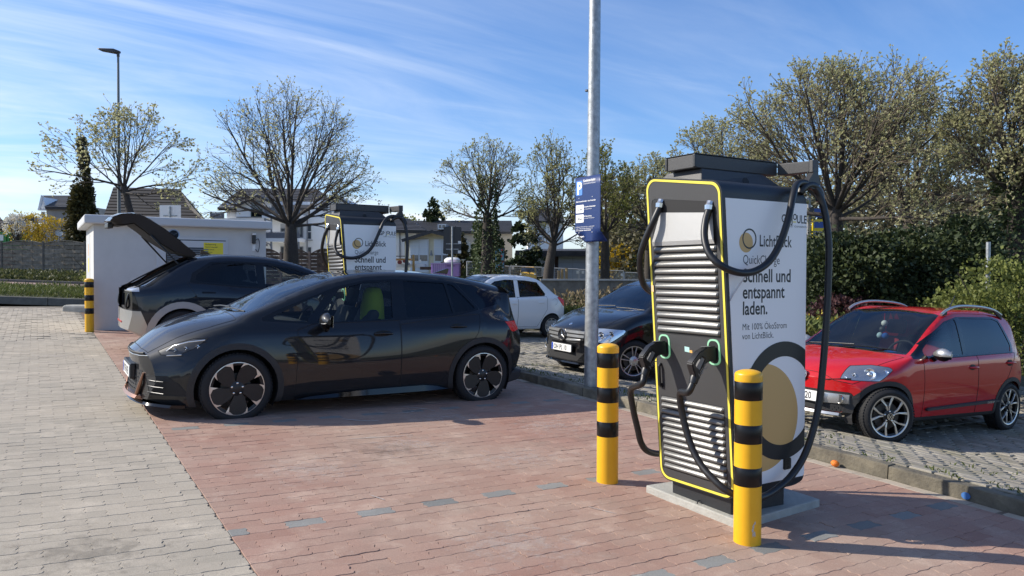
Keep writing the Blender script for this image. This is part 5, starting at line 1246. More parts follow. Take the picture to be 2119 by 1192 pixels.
k.take(k.cut([(1.0, -.69), (1.3, -.665), (1.66, -.62), (1.72, -.3), (1.73, 0), (1.72, .3), (1.66, .62), (1.3, .665), (1.0, .69), (.93, .35), (.915, 0), (.93, -.35)], 'z', lambda f: f.normal.z > .2), 'windscreen', g_wind, off=.004)
k.take(k.cut([(.09, -.46), (.3, -.62), (.92, -.70), (.93, 0), (.92, .70), (.3, .62), (.09, .46), (.06, 0)], 'z', lambda f: f.normal.z > .2), 'bonnet', k.paint)
fr = lambda f: f.calc_center_median().x < .45
k.take(k.cut([(-.48, .745), (-.44, .60), (-.30, .545), (.30, .545), (.44, .60), (.48, .745)], 'x', fr), 'grille', m_recs)
k.take(k.cut([(-.46, .40), (-.34, .275), (.34, .275), (.46, .40)], 'x', fr), 'lower_grille', m_recs)
for z0, w in ((.715, .47), (.655, .46), (.59, .40)):
    b = MB(); b.rings([[(k.fx(y) - .016, y, z0 - .021 + .03 * (abs(y) / w) ** 2 * (z0 < .6)), (k.fx(y) + .03, y, z0 - .024), (k.fx(y) + .03, y, z0 + .02), (k.fx(y) - .012, y, z0 + .018)] for y in [-w + 2 * w * i / 14 for i in range(15)]]); b.obj('grille_louvre', m_silv, k.t, smooth=35)
mt = Matrix.Translation((k.fx(0) - .022, 0, .648)) @ Matrix(((0, 0, -1, 0), (-1, 0, 0, 0), (0, 1, 0, 0), (0, 0, 0, 1)))
b = MB(); b.lathe([(.092, 0), (.092, .006), (.001, .006)], 32, mt); bd = b.obj('badge', m_ink, k.t, smooth=30)
b = MB(); b.lathe([(.094, .004), (.094, .016), (.080, .016), (.080, .004)], 32, mt, caps=False); b.obj('badge_ring', m_chrome, bd, smooth=30, fixn=False)
b = MB()
for q in range(3):
    a = pi / 2 + 2 * pi * q / 3; pts = [(.084 * cos(a), .084 * sin(a), .009), (.016 * cos(a + pi / 3), .016 * sin(a + pi / 3), .009), (0, 0, .018), (.016 * cos(a - pi / 3), .016 * sin(a - pi / 3), .009)]
    b.add([mt @ V(p) for p in pts], [(0, 1, 2), (0, 2, 3)])
b.obj('star', m_chrome, bd, fixn=False)
b = MB(); b.lathe([(.03, 0), (.028, .006), (.001, .008)], 16, Matrix.Translation((.14, 0, .812)) @ Matrix.Rotation(radians(-35), 4, 'Y')); b.obj('bonnet_badge', m_chrome, k.t, smooth=40)
k.plate('OH PL 10', k.fx(.1) - .032, 0.0, .455, -1)
b = MB()
for j in range(4):
    for i in range(15):
        y = -.38 + .76 * i / 14 + (.025 if j % 2 else 0); z = .292 + .028 * j
        if abs(y) < .45 - (.40 - z) * .9: b.add([(k.fx(y) + .006, y - .02, z), (k.fx(y) + .006, y, z - .011), (k.fx(y) + .006, y + .02, z), (k.fx(y) + .006, y, z + .011)], [(0, 1, 2, 3)])
b.obj('grille_mesh', m_matb, k.t, fixn=False)['kind'] = 'stuff'
b = MB(); b.rings([[(k.fx(y) - .02, y, .225), (k.fx(y) + .08, y, .21), (k.fx(y) + .05, y, .25), (k.fx(y) - .012, y, .25)] for y in [-.62 + 1.24 * i / 14 for i in range(15)]]); b.obj('chin_spoiler', m_gloss, k.t, smooth=30)
k.wiper([(.96, -.1, 1.085), (1.0, -.35, 1.085), (1.06, -.66, 1.075)]); k.wiper([(.95, .55, 1.07), (.99, .3, 1.09), (1.02, .0, 1.105)])
def sp_twin(car, o, rb, rr, h):
    spokes_generic(5, [(.18, -.02, .010), (.55, .035, .004), (.985, .045, .0), (.985, .13, .0), (.55, .15, .004), (.20, .22, .010)], m_silv, m_dalu, capr=.05, twin=.10)(car, o, rb, rr, h)
for ua in ax:
    for sg in (-1, 1): k.wheel(ua, sg, .315, .205, .225, sp_twin, steer=(radians(-16) if ua < 1 else 0))
k.cabin(1.35, 3.6, .32, 1.0, .68, 1.8, 2.7, 1.65, dash_z=1.0)
k.finish()
b = MB(); b.add([(1.30, -.12, 1.03), (1.38, .06, 1.035), (1.46, .03, 1.04), (1.38, -.15, 1.035)], [(0, 1, 2, 3)]); b.add([(1.30, -.12, 1.034), (1.38, .06, 1.039), (1.46, .03, 1.044), (1.38, -.15, 1.039)], [(0, 1, 2, 3)])
o = b.obj('parking_disc', MATS['blue_card']); o.location = k.t.location; o.rotation_euler = k.t.rotation_euler; tag(o, 'blue parking disc on the dashboard of the black car with the star badge', 'parking disc')
# ---- white small car farther along the bays
P = dict(
 zb=[(0, .28), (.2, .21), (3.2, .21), (3.55, .30), (3.71, .40)],
 wb=[(0, .55), (.3, .74), (3.1, .77), (3.5, .70), (3.71, .58)],
 zm=[(0, .46), (.5, .55), (3.71, .58)], wm=[(0, .62), (.2, .75), (.5, .82), (3.1, .83), (3.4, .81), (3.71, .70)],
 zs=[(0, .58), (.3, .75), (.9, .86), (3.1, .93), (3.71, .86)], ws=[(0, .58), (.3, .74), (.8, .805), (3.1, .815), (3.5, .76), (3.71, .68)],
 zt=[(0, .64), (.3, .80), (.8, .935), (1.9, .96), (3.0, 1.01), (3.4, 1.01), (3.71, .92)], wt=[(0, .52), (.3, .66), (.8, .75), (3.0, .765), (3.4, .72), (3.71, .62)],
 zr=[(0, .66), (.3, .82), (.7, .95), (.9, 1.02), (1.3, 1.26), (1.6, 1.40), (1.9, 1.445), (2.4, 1.44), (2.85, 1.375), (3.05, 1.28), (3.3, 1.12), (3.55, .98), (3.71, .93)],
 wr=[(0, .40), (.4, .55), (.85, .68), (1.3, .64), (1.8, .60), (2.9, .58), (3.2, .58), (3.71, .54)],
 zc=[(0, .68), (.3, .84), (.7, .97), (.92, 1.05), (1.3, 1.30), (1.6, 1.445), (1.95, 1.50), (2.5, 1.495), (2.9, 1.43), (3.05, 1.34), (3.3, 1.14), (3.55, .99), (3.71, .93)])
paint_w = carpaint('white_paint', (.86, .86, .85), 0, .4)
w = Car('parked_car', 'white small hatchback parked beyond the dark hatchback, its tail to the right', 3.71, P, paint_w, (10.62 - 3.15, 15.35 + .83, .115), 0, .25, .20, wmax=.83, yaw_rot=(radians(1.2), radians(1.0), 0))
ax = (.70, 3.15); w.arches(ax, .315, .36, .285, None)
for sg in (-1, 1):
    glasshouse(w, sg, [(1.05, .96), (1.9, .965), (2.95, 1.01), (2.98, 1.06), (2.80, 1.335), (2.45, 1.375), (1.9, 1.385), (1.6, 1.34), (1.25, 1.13)],
               [([(1.30, .985), (2.09, .99), (2.11, 1.362), (1.9, 1.36), (1.62, 1.315), (1.30, 1.13)], 'front_window', g_front)])
for sg in (-1, 1):
    pr = w.sidepred(sg)
    w.take(w.cut([(1.05, .28), (2.17, .28), (2.17, .98), (1.05, .955)], 'y', pr), 'front_door', w.paint)
    w.take(w.cut([(2.172, .28), (2.74, .28), (3.0, .70), (3.0, 1.0), (2.172, .97)], 'y', pr), 'rear_door', w.paint)
    w.take(w.cut([(3.34, .97), (3.42, 1.0), (3.8, .90), (3.8, .78), (3.56, .76), (3.45, .85)], 'y', lambda f: f.calc_center_median().y * sg > .3), 'tail_lamp', m_redl)
    w.take(w.cut([(.02, .73), (.15, .62), (.40, .70), (.45, .80), (.2, .80)], 'y', lambda f: f.calc_center_median().y * sg > .3), 'headlight', m_refl)
    if sg < 0:
        for poly in ([(2.25, 1.0), (2.90, 1.04), (2.92, 1.07), (2.76, 1.31), (2.45, 1.352), (2.25, 1.358)],): pass
    for u, z in ((2.06, .83), (2.82, .85)): MB().tube([(u - .07, sg * .818, z), (u - .02, sg * .84, z + .004), (u + .06, sg * .84, z + .004), (u + .08, sg * .82, z)], .013, 6).obj('door_handle', w.paint, w.t, smooth=60)
    b = MB(); b.lathe([(.075, 0), (.078, .003), (.081, 0)], 28, Matrix.Translation((3.22, sg * .812, .87)) @ Matrix.Rotation(pi / 2 * -sg * -1, 4, 'X'), caps=False); b.obj('fuel_flap_gap', M('grey_seam', (.25, .25, .26), .6), w.t, fixn=False) if sg < 0 else None
    w.mirror(1.30, .80, .99, w.paint, m_blk, sg, .9, False)
for nm in [n for n in w.open if n.startswith('window_surround')]:
    b2 = w.open[nm][0]; par = bpy.data.objects[nm]
    w.take(w.cut(rpoly([(2.26, 1.005), (2.90, 1.04), (2.925, 1.07), (2.765, 1.312), (2.45, 1.352), (2.26, 1.358)], .04, 3), 'y', None, b2), 'rear_window', g_front, par, off=.004, seam=False, bm=b2)
    w.take(w.cut([(2.12, .9), (2.24, .9), (2.24, 1.45), (2.12, 1.45)], 'y', None, b2), 'door_pillar', w.paint, par, seam=True, bm=b2)
w.take(w.cut([(.90, -.63), (1.3, -.60), (1.6, -.56), (1.64, 0), (1.6, .56), (1.3, .60), (.90, .63), (.85, 0)], 'z', lambda f: f.normal.z > .2), 'windscreen', g_wind, off=.004)
w.take(w.cut([(3.02, -.50), (3.38, -.52), (3.40, 0), (3.38, .52), (3.02, .50), (2.99, 0)], 'z', lambda f: f.normal.z > .1), 'back_window', g_mid, off=.004)
def sp_cap(car, o, rb, rr, h): spokes_generic(9, [(.2, -.10, .008), (.95, -.05, 0), (.95, .14, 0), (.2, .26, .008)], m_silv, m_dalu, capr=.05)(car, o, rb, rr, h)
for ua in ax:
    for sg in (-1, 1): w.wheel(ua, sg, .283, .17, .19, sp_cap)
w.cabin(1.2, 3.2, .30, .95, .62, 1.55, 2.3, 1.42, dash_z=.95)
b = MB(); b.tube([(2.75, 0, 1.46), (2.95, 0, 1.56)], [.008, .005], 6); b.obj('aerial', m_plast, w.t)
w.finish()
# ---- dark car with open tailgate
P = dict(
 zb=[(0, .30), (.3, .20), (.8, .18), (3.9, .19), (4.4, .30), (4.635, .42)],
 wb=[(0, .65), (.3, .82), (.8, .89), (4.0, .90), (4.4, .80), (4.635, .70)],
 zm=[(0, .48), (.5, .56), (4.1, .62), (4.635, .66)], wm=[(0, .74), (.3, .88), (.7, .935), (4.1, .945), (4.45, .90), (4.635, .82)],
 zs=[(0, .62), (.3, .76), (1., .88), (4.0, .98), (4.635, .96)], ws=[(0, .72), (.3, .86), (.8, .91), (4.1, .925), (4.45, .88), (4.635, .82)],
 zt=[(0, .70), (.3, .84), (1., .99), (2.0, 1.04), (3.0, 1.10), (3.7, 1.16), (4.2, 1.09), (4.45, 1.06), (4.635, 1.02)],
 wt=[(0, .64), (.4, .78), (1., .83), (3.0, .86), (4.1, .87), (4.45, .83), (4.635, .78)],
 zr=[(0, .73), (.3, .87), (.9, 1.02), (1.1, 1.06), (1.6, 1.28), (2.1, 1.455), (2.6, 1.535), (3.1, 1.55), (3.55, 1.51), (3.75, 1.46), (4.1, 1.265), (4.42, 1.085), (4.60, 1.03), (4.635, .98)],
 wr=[(0, .5), (.5, .66), (1.0, .77), (1.6, .73), (2.2, .67), (3.0, .655), (3.7, .66), (4.2, .74), (4.5, .77), (4.635, .74)],
 zc=[(0, .75), (.3, .89), (.9, 1.05), (1.1, 1.10), (1.6, 1.33), (2.1, 1.52), (2.6, 1.60), (3.1, 1.605), (3.6, 1.565), (3.75, 1.52), (4.1, 1.31), (4.45, 1.10), (4.60, 1.04), (4.635, .98)])
paint_i = carpaint('dark_blue_paint', (.007, .011, .019), .0, .4)
IL = (5.73, 12.65 + .945, .225 + .02)
q = Car('parked_car', 'dark blue car with its tailgate open, backed up to the grey transformer station', 4.635, P, paint_i, IL, pi, .26, .14, wmax=.945, ur=.6, yaw_rot=(radians(-1.5), radians(-.9), pi))
ax = (.845, 3.845)
q.arches(ax, .40, .50, .36, M('silver_cladding', (.36, .355, .345), .5, metal=.3))
for sg in (-1, 1):
    glasshouse(q, sg, [(1.10, 1.035), (2.0, 1.05), (3.0, 1.085), (3.75, 1.155), (3.70, 1.30), (3.42, 1.475), (3.1, 1.50), (2.5, 1.485), (2.1, 1.415), (1.6, 1.25)],
               [([(1.55, 1.07), (2.59, 1.09), (2.60, 1.455), (2.12, 1.385), (1.62, 1.225)], 'front_window', g_front), ([(2.72, 1.10), (3.66, 1.175), (3.64, 1.27), (3.38, 1.45), (3.1, 1.47), (2.74, 1.465)], 'rear_window', g_dark)])
    pr = q.sidepred(sg)
    q.take(q.cut([(1.5, .28), (2.66, .28), (2.66, 1.07), (1.5, 1.04)], 'y', pr), 'front_door', q.paint)
    q.take(q.cut([(2.662, .28), (3.22, .28), (3.78, 1.15), (2.662, 1.075)], 'y', pr), 'rear_door', q.paint)
    q.take(q.cut([(4.33, .0), (4.8, .0), (4.8, .73), (4.42, .715), (4.33, .50)], 'y', lambda f: f.calc_center_median().y * sg > -.03), 'rear_bumper', m_silv, label='silver lower bumper')
    q.take(q.cut([(4.44, .735), (4.8, .75), (4.8, 1.0), (4.52, 1.0)], 'y', lambda f: f.calc_center_median().y * sg > .50), 'tail_panel', m_gloss)
    q.take(q.cut([(4.44, 1.002), (4.8, 1.002), (4.8, 1.075), (4.44, 1.075)], 'y', lambda f: f.calc_center_median().y * sg > .50), 'tail_lamp', M('clear_lamp', (.55, .56, .58), .15, metal=.6))
    for u, z in ((2.5, .985), (3.48, 1.0)): MB().tube([(u - .11, sg * .915, z), (u + .09, sg * .922, z + .004)], .014, 6).obj('door_handle', m_gloss, q.t, smooth=60)
    q.mirror(1.62, .90, 1.10, q.paint, m_blk, sg, 1.0, False)
# opening
op = lambda f: f.calc_center_median().x > 3.70 and abs(f.calc_center_median().y) < .72
q.drop(q.cut([(3.70, -.60), (4.30, -.66), (4.72, -.66), (4.72, .66), (4.30, .66), (3.70, .60)], 'z', lambda f: f.normal.z > .15 and f.calc_center_median().x > 3.68))
q.drop(q.cut([(-.62, .73), (.62, .73), (.66, 1.2), (-.66, 1.2)], 'x', lambda f: f.calc_center_median().x > 4.4))
MB().box(3.2, 4.56, -.62, .62, .70, .73).obj('boot_floor', m_int, q.t); MB().box(3.18, 3.22, -.64, .64, .70, 1.15).obj('boot_back', m_int, q.t)
for sg in (-1, 1):
    b = MB(); b.prism([(3.2, .70), (4.55, .70), (4.55, .98), (4.3, 1.10), (3.75, 1.45), (3.2, 1.45)], 'y', sg * .655 - .012, sg * .655 + .012); b.obj('boot_lining', m_int, q.t)
    b = MB(); b.tube(catmull([(3.74, sg * .62, 1.49), (4.1, sg * .665, 1.285), (4.42, sg * .68, 1.095), (4.56, sg * .67, .98), (4.60, sg * .655, .80), (4.585, sg * .62, .735)], 5), .014, 6); b.obj('boot_seal', m_plast, q.t, smooth=60)
    b = MB(); b.tube([(3.88, sg * .655, 1.43), (4.27, sg * .60, 1.86)], [.013, .017], 6); b.obj('gas_strut', m_plast, q.t, smooth=60)
MB().box(4.30, 4.42, .35, .55, .73, 1.0).obj('boot_box', M('pale_bag', (.5, .52, .6), .7), q.t, bevel=.02)
# the raised tailgate: sections across the car from hinge to lower edge
hx, hz = 3.66, 1.575
prof = [(3.60, 1.585, .60, .06), (3.80, 1.75, .62, .17), (4.05, 1.94, .64, .20), (4.28, 2.09, .66, .17), (4.42, 2.16, .67, .15), (4.50, 2.18, .675, .14), (4.68, 2.155, .68, .15), (4.80, 2.10, .66, .11), (4.83, 2.05, .60, .05)]
b = MB(); rs = []
for i, (x, z, hw, th) in enumerate(prof):
    p0 = prof[max(i - 1, 0)]; p1 = prof[min(i + 1, len(prof) - 1)]; d = V((p1[0] - p0[0], p1[1] - p0[1])).normalized(); n = V((d.y, -d.x))      # towards the underside
    ring = []
    for t in range(-6, 7):
        y = hw * t / 6; crown = .03 * (1 - (y / hw) ** 2); ring.append((x - n.x * crown, y, z - n.y * crown))
    for t in range(6, -7, -1):
        y = hw * .90 * t / 6; ring.append((x + n.x * th, y, z + n.y * th))
    rs.append(ring)
b.rings(rs); b.m = [1 if (k_ < 8 * 26 and 12 <= k_ % 26 <= 25) else 0 for k_ in range(len(b.f))]; tg = b.obj('tailgate', [q.paint, m_int], q.t, smooth=35, label='raised tailgate')
gl = MB(); gr = []
for i, (x, z, hw, th) in enumerate(prof[1:5]):
    gr.append([(x - .5 * .02 , hw * .86 * t / 6, z + .036 - .03 * (t / 6 * .86) ** 2) for t in range(-6, 7)])
gl.rings(gr, closed=False, caps=False); gl.obj('tailgate_window', m_gloss, tg, smooth=60, fixn=False)
pnl = MB(); pr_ = []
for i, (x, z, hw, th) in enumerate(prof[5:8]): pr_.append([(x + .006, hw * .95 * t / 6, z + .036 - .03 * (t / 6 * .95) ** 2) for t in range(-6, 7)])
pnl.rings(pr_, closed=False, caps=False); pnl.obj('pixel_lamp_panel', m_silv, tg, smooth=60, fixn=False)
un = MB(); ur = []
for i, (x, z, hw, th) in enumerate(prof[1:8]):
    p0 = prof[max(i, 0)]; p1 = prof[min(i + 2, len(prof) - 1)]; d = V((p1[0] - p0[0], p1[1] - p0[1])).normalized(); n = V((d.y, -d.x))
    ur.append([(x + n.x * (th + .012), hw * .82 * t / 4, z + n.y * (th + .012)) for t in range(-4, 5)])
un.rings(ur, closed=False, caps=False); un.obj('tailgate_trim', m_int, tg, smooth=40, fixn=False)
MB().box(4.76, 4.84, -.30, .30, 1.95, 2.03).obj('tailgate_latch', m_plast, tg, bevel=.015)
mt = Matrix.Translation((3.92, .40, 1.885)) @ Matrix.Rotation(radians(-75), 4, 'X')
b = MB(); b.lathe([(.082, 0), (.088, .02), (.072, .024), (.070, .006)], 24, mt, caps=False); rg_ = b.obj('spoiler_ring', m_silv, tg, smooth=40, fixn=False)
b = MB(); b.lathe([(.072, .004), (.001, .004)], 24, mt, caps=False); b.obj('spoiler_hole', m_recs, rg_, fixn=False)
b = MB()
for kk in range(3):
    a = pi / 2 + kk * 2 * pi / 3; b.add([mt @ V((.074 * cos(a) + .010 * -sin(a), .074 * sin(a) + .01 * cos(a), .012)), mt @ V((.074 * cos(a) - .01 * -sin(a), .074 * sin(a) - .01 * cos(a), .012)), mt @ V((.008 * sin(a), -.008 * cos(a), .012)), mt @ V((-.008 * sin(a), .008 * cos(a), .012))], [(0, 1, 2, 3)])
b.obj('spoiler_vane', m_antr, rg_, fixn=False)['kind'] = 'stuff'
b = MB(); b.prism([(3.28, 1.60), (3.46, 1.585), (3.45, 1.655), (3.42, 1.66)], 'y', -.015, .015); b.obj('roof_fin', m_gloss, q.t)
q.take(q.cut([(1.08, -.72), (1.6, -.67), (2.08, -.60), (2.12, 0), (2.08, .60), (1.6, .67), (1.08, .72), (1.0, 0)], 'z', lambda f: f.normal.z > .2), 'windscreen', g_wind, off=.004)
q.plate('RD GP 507E', 4.622, 0, .60, 1)
b = MB(); b.box(4.60, 4.6362, -.28, .28, .50, .53); b.obj('reflector_bar', m_redl, q.t)
for ua in ax:
    for sg in (-1, 1): q.wheel(ua, sg, .36, .25, .26, sp_blades)
q.cabin(1.5, 3.2, .35, 1.02, .72, 2.0, 2.75, 1.9, dash_z=1.02)
q.finish()
# ------------------------------------------------------------------ trees and plants
m_bark = M('grey_brown_bark', (.050, .042, .036), .9, nscale=30, namt=.35, bump=.8, bscale=60)
m_twig = M('dark_twig', (.055, .046, .038), .85)
m_twig2 = M('warm_twig', (.11, .088, .062), .85)
def leafmat(name, c, c2, trans=.3):
    m = bpy.data.materials.new(name); m.use_nodes = True; n = m.node_tree.nodes; l = m.node_tree.links; b = n['Principled BSDF']
    ge = n.new('ShaderNodeNewGeometry'); mx = n.new('ShaderNodeMix'); mx.data_type = 'RGBA'; l.new(ge.outputs['Random Per Island'], mx.inputs['Factor'])
    mx.inputs['A'].default_value = (*c, 1); mx.inputs['B'].default_value = (*c2, 1); l.new(mx.outputs['Result'], b.inputs['Base Color']); b.inputs['Roughness'].default_value = .6; b.inputs['Specular IOR Level'].default_value = .3
    t = n.new('ShaderNodeBsdfTranslucent'); l.new(mx.outputs['Result'], t.inputs[0]); a = n.new('ShaderNodeMixShader'); a.inputs[0].default_value = trans
    l.new(b.outputs[0], a.inputs[1]); l.new(t.outputs[0], a.inputs[2]); l.new(a.outputs[0], n['Material Output'].inputs[0]); MATS[name] = m; return m
m_bud = leafmat('spring_bud', (.30, .31, .13), (.44, .43, .22), .5); m_bud2 = leafmat('pale_bud', (.38, .38, .18), (.50, .48, .28), .5); m_budy = leafmat('yellow_green_bud', (.19, .21, .05), (.32, .32, .10), .45)
m_conif = leafmat('dark_conifer', (.020, .032, .014), (.050, .070, .026), .15); m_thuja = leafmat('bronze_thuja', (.050, .048, .016), (.10, .085, .03), .15)
m_yew = leafmat('yew_green', (.018, .030, .012), (.055, .072, .022), .15); m_ivy = leafmat('ivy_leaf', (.028, .052, .016), (.12, .15, .065), .15)
m_hedge = leafmat('fresh_hedge', (.09, .115, .025), (.20, .22, .06)); m_forsy = leafmat('forsythia_bloom', (.55, .36, .02), (.40, .33, .05)); m_purple = leafmat('purple_leaf', (.045, .020, .022), (.10, .045, .045)); m_cover = leafmat('ground_cover_leaf', (.05, .065, .02), (.13, .13, .05))
m_grass = leafmat('grass_blade', (.07, .10, .025), (.15, .17, .05)); m_dry = leafmat('dry_stalk', (.20, .155, .085), (.30, .24, .14)); m_blos = leafmat('white_blossom', (.55, .54, .48), (.70, .68, .62))
def fast_mesh(name, vs, fs, mat):
    me = bpy.data.meshes.new(name); me.from_pydata(vs, [], fs); me.materials.append(mat); me.update(); return me
class Leaves:
    def __init__(s): s.v = []; s.f = []
    def leaf(s, p, d, size, rng, w=.5):
        d = d.normalized(); u = d.cross(V((rng.gauss(0, 1), rng.gauss(0, 1), rng.gauss(0, 1))))
        if u.length < 1e-4: return
        u = u.normalized() * size * w; o = len(s.v); q = p + d * size
        n = d.cross(u).normalized() * size * .12
        s.v += [tuple(p), tuple(p + d * size * .5 + u - n), tuple(q), tuple(p + d * size * .5 - u - n)]; s.f.append((o, o + 1, o + 2, o + 3))
def tree(name, label, base, H, trunk_h, r0, spread, seed, nmain=9, bud=m_bud, budsize=.05, buds=3, levels=4, lean=(0, 0), up=.35, twig=m_twig, group='bare spring trees with opening buds', zscale=1, dens=1.0, minr=.006, fork=None, cat='tree', droop=0, low=.15):
    rng = random.Random(seed); t = thing(name, label, cat, base, group=group)
    tv = MB(); tw = MB(); lv = Leaves()
    top = V((lean[0], lean[1], trunk_h))
    tpts = [V((0, 0, -.2)), V((lean[0] * .2, lean[1] * .2, trunk_h * .35)), V((lean[0] * .6, lean[1] * .6, trunk_h * .7)), top]
    tv.tube(catmull(tpts, 4), [r0 * (1.25 - .45 * k / 12) for k in range(13)], 10)
    Lm = (H - trunk_h)
    def inside(p, k=1.0):
        q = p - top; h = Lm if q.z > 0 else Lm * (.12 + low)
        return (q.x / spread) ** 2 + (q.y / spread) ** 2 + (q.z / h) ** 2 < k
    def branch(p, d, L, r, lev):
        n = max(3, int(L / (.16 if lev > 1 else .26)) + 1); pts = [p]; dd = d.normalized(); wig = (.05, .075, .10, .13)[min(lev, 3)]; lim = rng.uniform(.80, 1.12)
        for k in range(n):
            dd = (dd + V((rng.gauss(0, 1), rng.gauss(0, 1), rng.gauss(0, 1))) * wig + V((0, 0, up * (.11 if lev < 3 else .06) - droop * .05))).normalized(); q = pts[-1] + dd * L / n
            if lev and not inside(q, lim): break
            pts.append(q)
        n = len(pts) - 1
        if n < 1: return
        rad = [max(r * (1 - .70 * k / n), minr * .5) for k in range(n + 1)]
        (tv if lev == 0 else tw).tube(pts, rad, 7 if lev == 0 else (5 if lev == 1 else (4 if lev == 2 else 3)), caps=False)
        if lev >= levels - 1:
            for k in range(buds):
                i = n if k == 0 else rng.randint(max(1, n // 3), n)
                for m in range(3): lv.leaf(pts[i], (dd + V((rng.gauss(0, .7), rng.gauss(0, .7), rng.gauss(0, .5) + .3))), budsize * rng.choice((.5, .8, 1.0, 1.2, 1.7)), rng, .42)
        if lev < levels:
            kids = max(2, int(round((9, 7, 5, 3)[min(lev, 3)] * dens)))
            for c in range(kids):
                f = min(.2 + .8 * (c + rng.random()) / kids, .999); i = min(int(f * n), n - 1); q = pts[i].lerp(pts[i + 1], f * n - i)
                dl = (pts[i + 1] - pts[i]).normalized(); ax = dl.orthogonal().normalized(); ax.rotate(Matrix.Rotation(rng.uniform(0, 2 * pi), 3, dl))
                ang = radians(rng.uniform(20, 42) if lev else rng.uniform(18, 40)); nd = dl * cos(ang) + ax * sin(ang)
                branch(q, nd, L * rng.uniform(.40, .62) * (1.15 - .45 * f), max(rad[i] * .55, minr), lev + 1)
    for k in range(nmain):
        az = 2 * pi * k * .618 + rng.uniform(-.3, .3) + seed; el = radians(-14 * low + (86 + 14 * low) * ((k + .5) / nmain) ** .80)
        d = V((cos(az) * cos(el), sin(az) * cos(el), sin(el)))
        reach = 1 / sqrt((cos(el) / spread) ** 2 + (sin(el) / Lm) ** 2)
        branch(top - V((0, 0, rng.uniform(0, .12) * trunk_h)), d, reach * rng.uniform(.80, .96), r0 * rng.uniform(.20, .33), 0)
    tv.obj('trunk', m_bark, t, smooth=60, fixn=False)
    o = tw.obj('branches', twig, t, fixn=False); o['kind'] = 'stuff'
    o = link('crown', fast_mesh('crown', lv.v, lv.f, bud), t); o['kind'] = 'stuff'
    return t
def cloud_plant(name, label, base, blobs, n, size, mat, seed, cat='shrub', group=None, dirup=.2, w=.5, stems=0, parts='foliage', surf=.75, hang=0):
    # blobs: (x, y, z, rx, ry, rz); leaves sit mostly near each blob's skin, broken into clumps
    rng = random.Random(seed); t = thing(name, label, cat, base, group=group); lv = Leaves(); tot = sum(b[3] * b[5] for b in blobs)
    for b in blobs:
        k = int(n * b[3] * b[5] / tot); clumps = [(V((rng.gauss(0, 1), rng.gauss(0, 1), rng.gauss(0, 1))).normalized(), rng.uniform(.72, 1.12)) for _ in range(max(6, k // 40))]
        for i in range(k):
            c, rr = clumps[rng.randrange(len(clumps))]
            d = (c + V((rng.gauss(0, .22), rng.gauss(0, .22), rng.gauss(0, .22)))).normalized(); q = rr * (surf + (1 - surf) * rng.random()) * rng.uniform(.85, 1.05)
            p = V((b[0] + d.x * b[3] * q, b[1] + d.y * b[4] * q, b[2] + d.z * b[5] * q))
            if p.z < .02: p.z = rng.uniform(.02, .15)
            lv.leaf(p, d + V((rng.gauss(0, .6), rng.gauss(0, .6), rng.gauss(0, .6) + dirup - hang)), size * rng.uniform(.6, 1.35), rng, w)
    o = link(parts, fast_mesh(parts, lv.v, lv.f, mat), t); o['kind'] = 'stuff'
    if stems:
        b = MB()
        for i in range(stems):
            bb = blobs[rng.randrange(len(blobs))]; e = V((bb[0] + rng.gauss(0, .4) * bb[3], bb[1] + rng.gauss(0, .4) * bb[4], bb[2] + rng.uniform(0, .8) * bb[5])); s0 = V((bb[0] * .7 + rng.gauss(0, .06), bb[1] * .7 + rng.gauss(0, .06), 0))
            b.tube([s0, s0.lerp(e, .5) + V((rng.gauss(0, .05), rng.gauss(0, .05), .05)), e], [.02, .013, .006], 5, caps=False)
        b.obj('stems', m_twig, t, fixn=False)['kind'] = 'stuff'
    return t
def ivy_on(t, H, r, n, seed, size=.09):
    rng = random.Random(seed); lv = Leaves()
    for i in range(n):
        z = H * rng.random() ** 1.1; a = rng.uniform(0, 2 * pi); rr = r * (.8 + .5 * mn.noise(V((a * 1.2, z * 1.1, seed)))) * (1.15 - .5 * z / H) * rng.uniform(.75, 1.1); p = V((rr * cos(a), rr * sin(a), z))
        lv.leaf(p, V((cos(a) * .6, sin(a) * .6, rng.uniform(-.9, .2))), size * rng.uniform(.6, 1.2), rng, .48)
    o = link('ivy', fast_mesh('ivy', lv.v, lv.f, m_ivy), t); o['kind'] = 'stuff'
def G(x, d, dz=0): p = at(x, d); return V((p.x, p.y, gz(p.x, p.y) + dz))
def TR(lb, x, d, ybase, yfork, ytop, hw, r0, seed, dx=0, **k):
    p = at(x, d); p.z = zof(ybase, d, x); th = zof(yfork, d, x) - p.z; H = zof(ytop, d, x) - p.z
    return tree('street_tree', lb, p, H, th, r0, hw * d / 1592, seed, lean=(dx * d / 1592 * cos(TH), -dx * d / 1592 * sin(TH)), levels=3, **k)
TR('wide bare tree with pale buds behind the grey transformer station', 287, 24, 560, 385, 208, 178, .12, 5, dx=-30, nmain=13, bud=m_bud2, budsize=.048, buds=2, dens=.66, up=.10, minr=.006, low=.30)
TR('round crowned bare tree before the white apartment house, forked low', 602, 19.5, 556, 462, 170, 205, .165, 12, nmain=16, bud=m_bud2, budsize=.033, buds=1, dens=.84, up=.10, minr=.005, low=.10)
t = TR('bare tree with an ivy covered trunk behind the white hatchback', 1008, 27, 592, 440, 283, 125, .19, 21, nmain=10, bud=m_bud, budsize=.042, buds=1, dens=.80, up=.25, minr=.006, low=.2); ivy_on(t, 3.9, .55, 3000, 4)
TR('bare tree with a clean dark trunk in front of the grey garages', 1133, 25.5, 596, 500, 280, 98, .155, 33, nmain=13, bud=m_bud, budsize=.040, buds=2, dens=.80, up=.5, minr=.006, dx=12, low=.0)
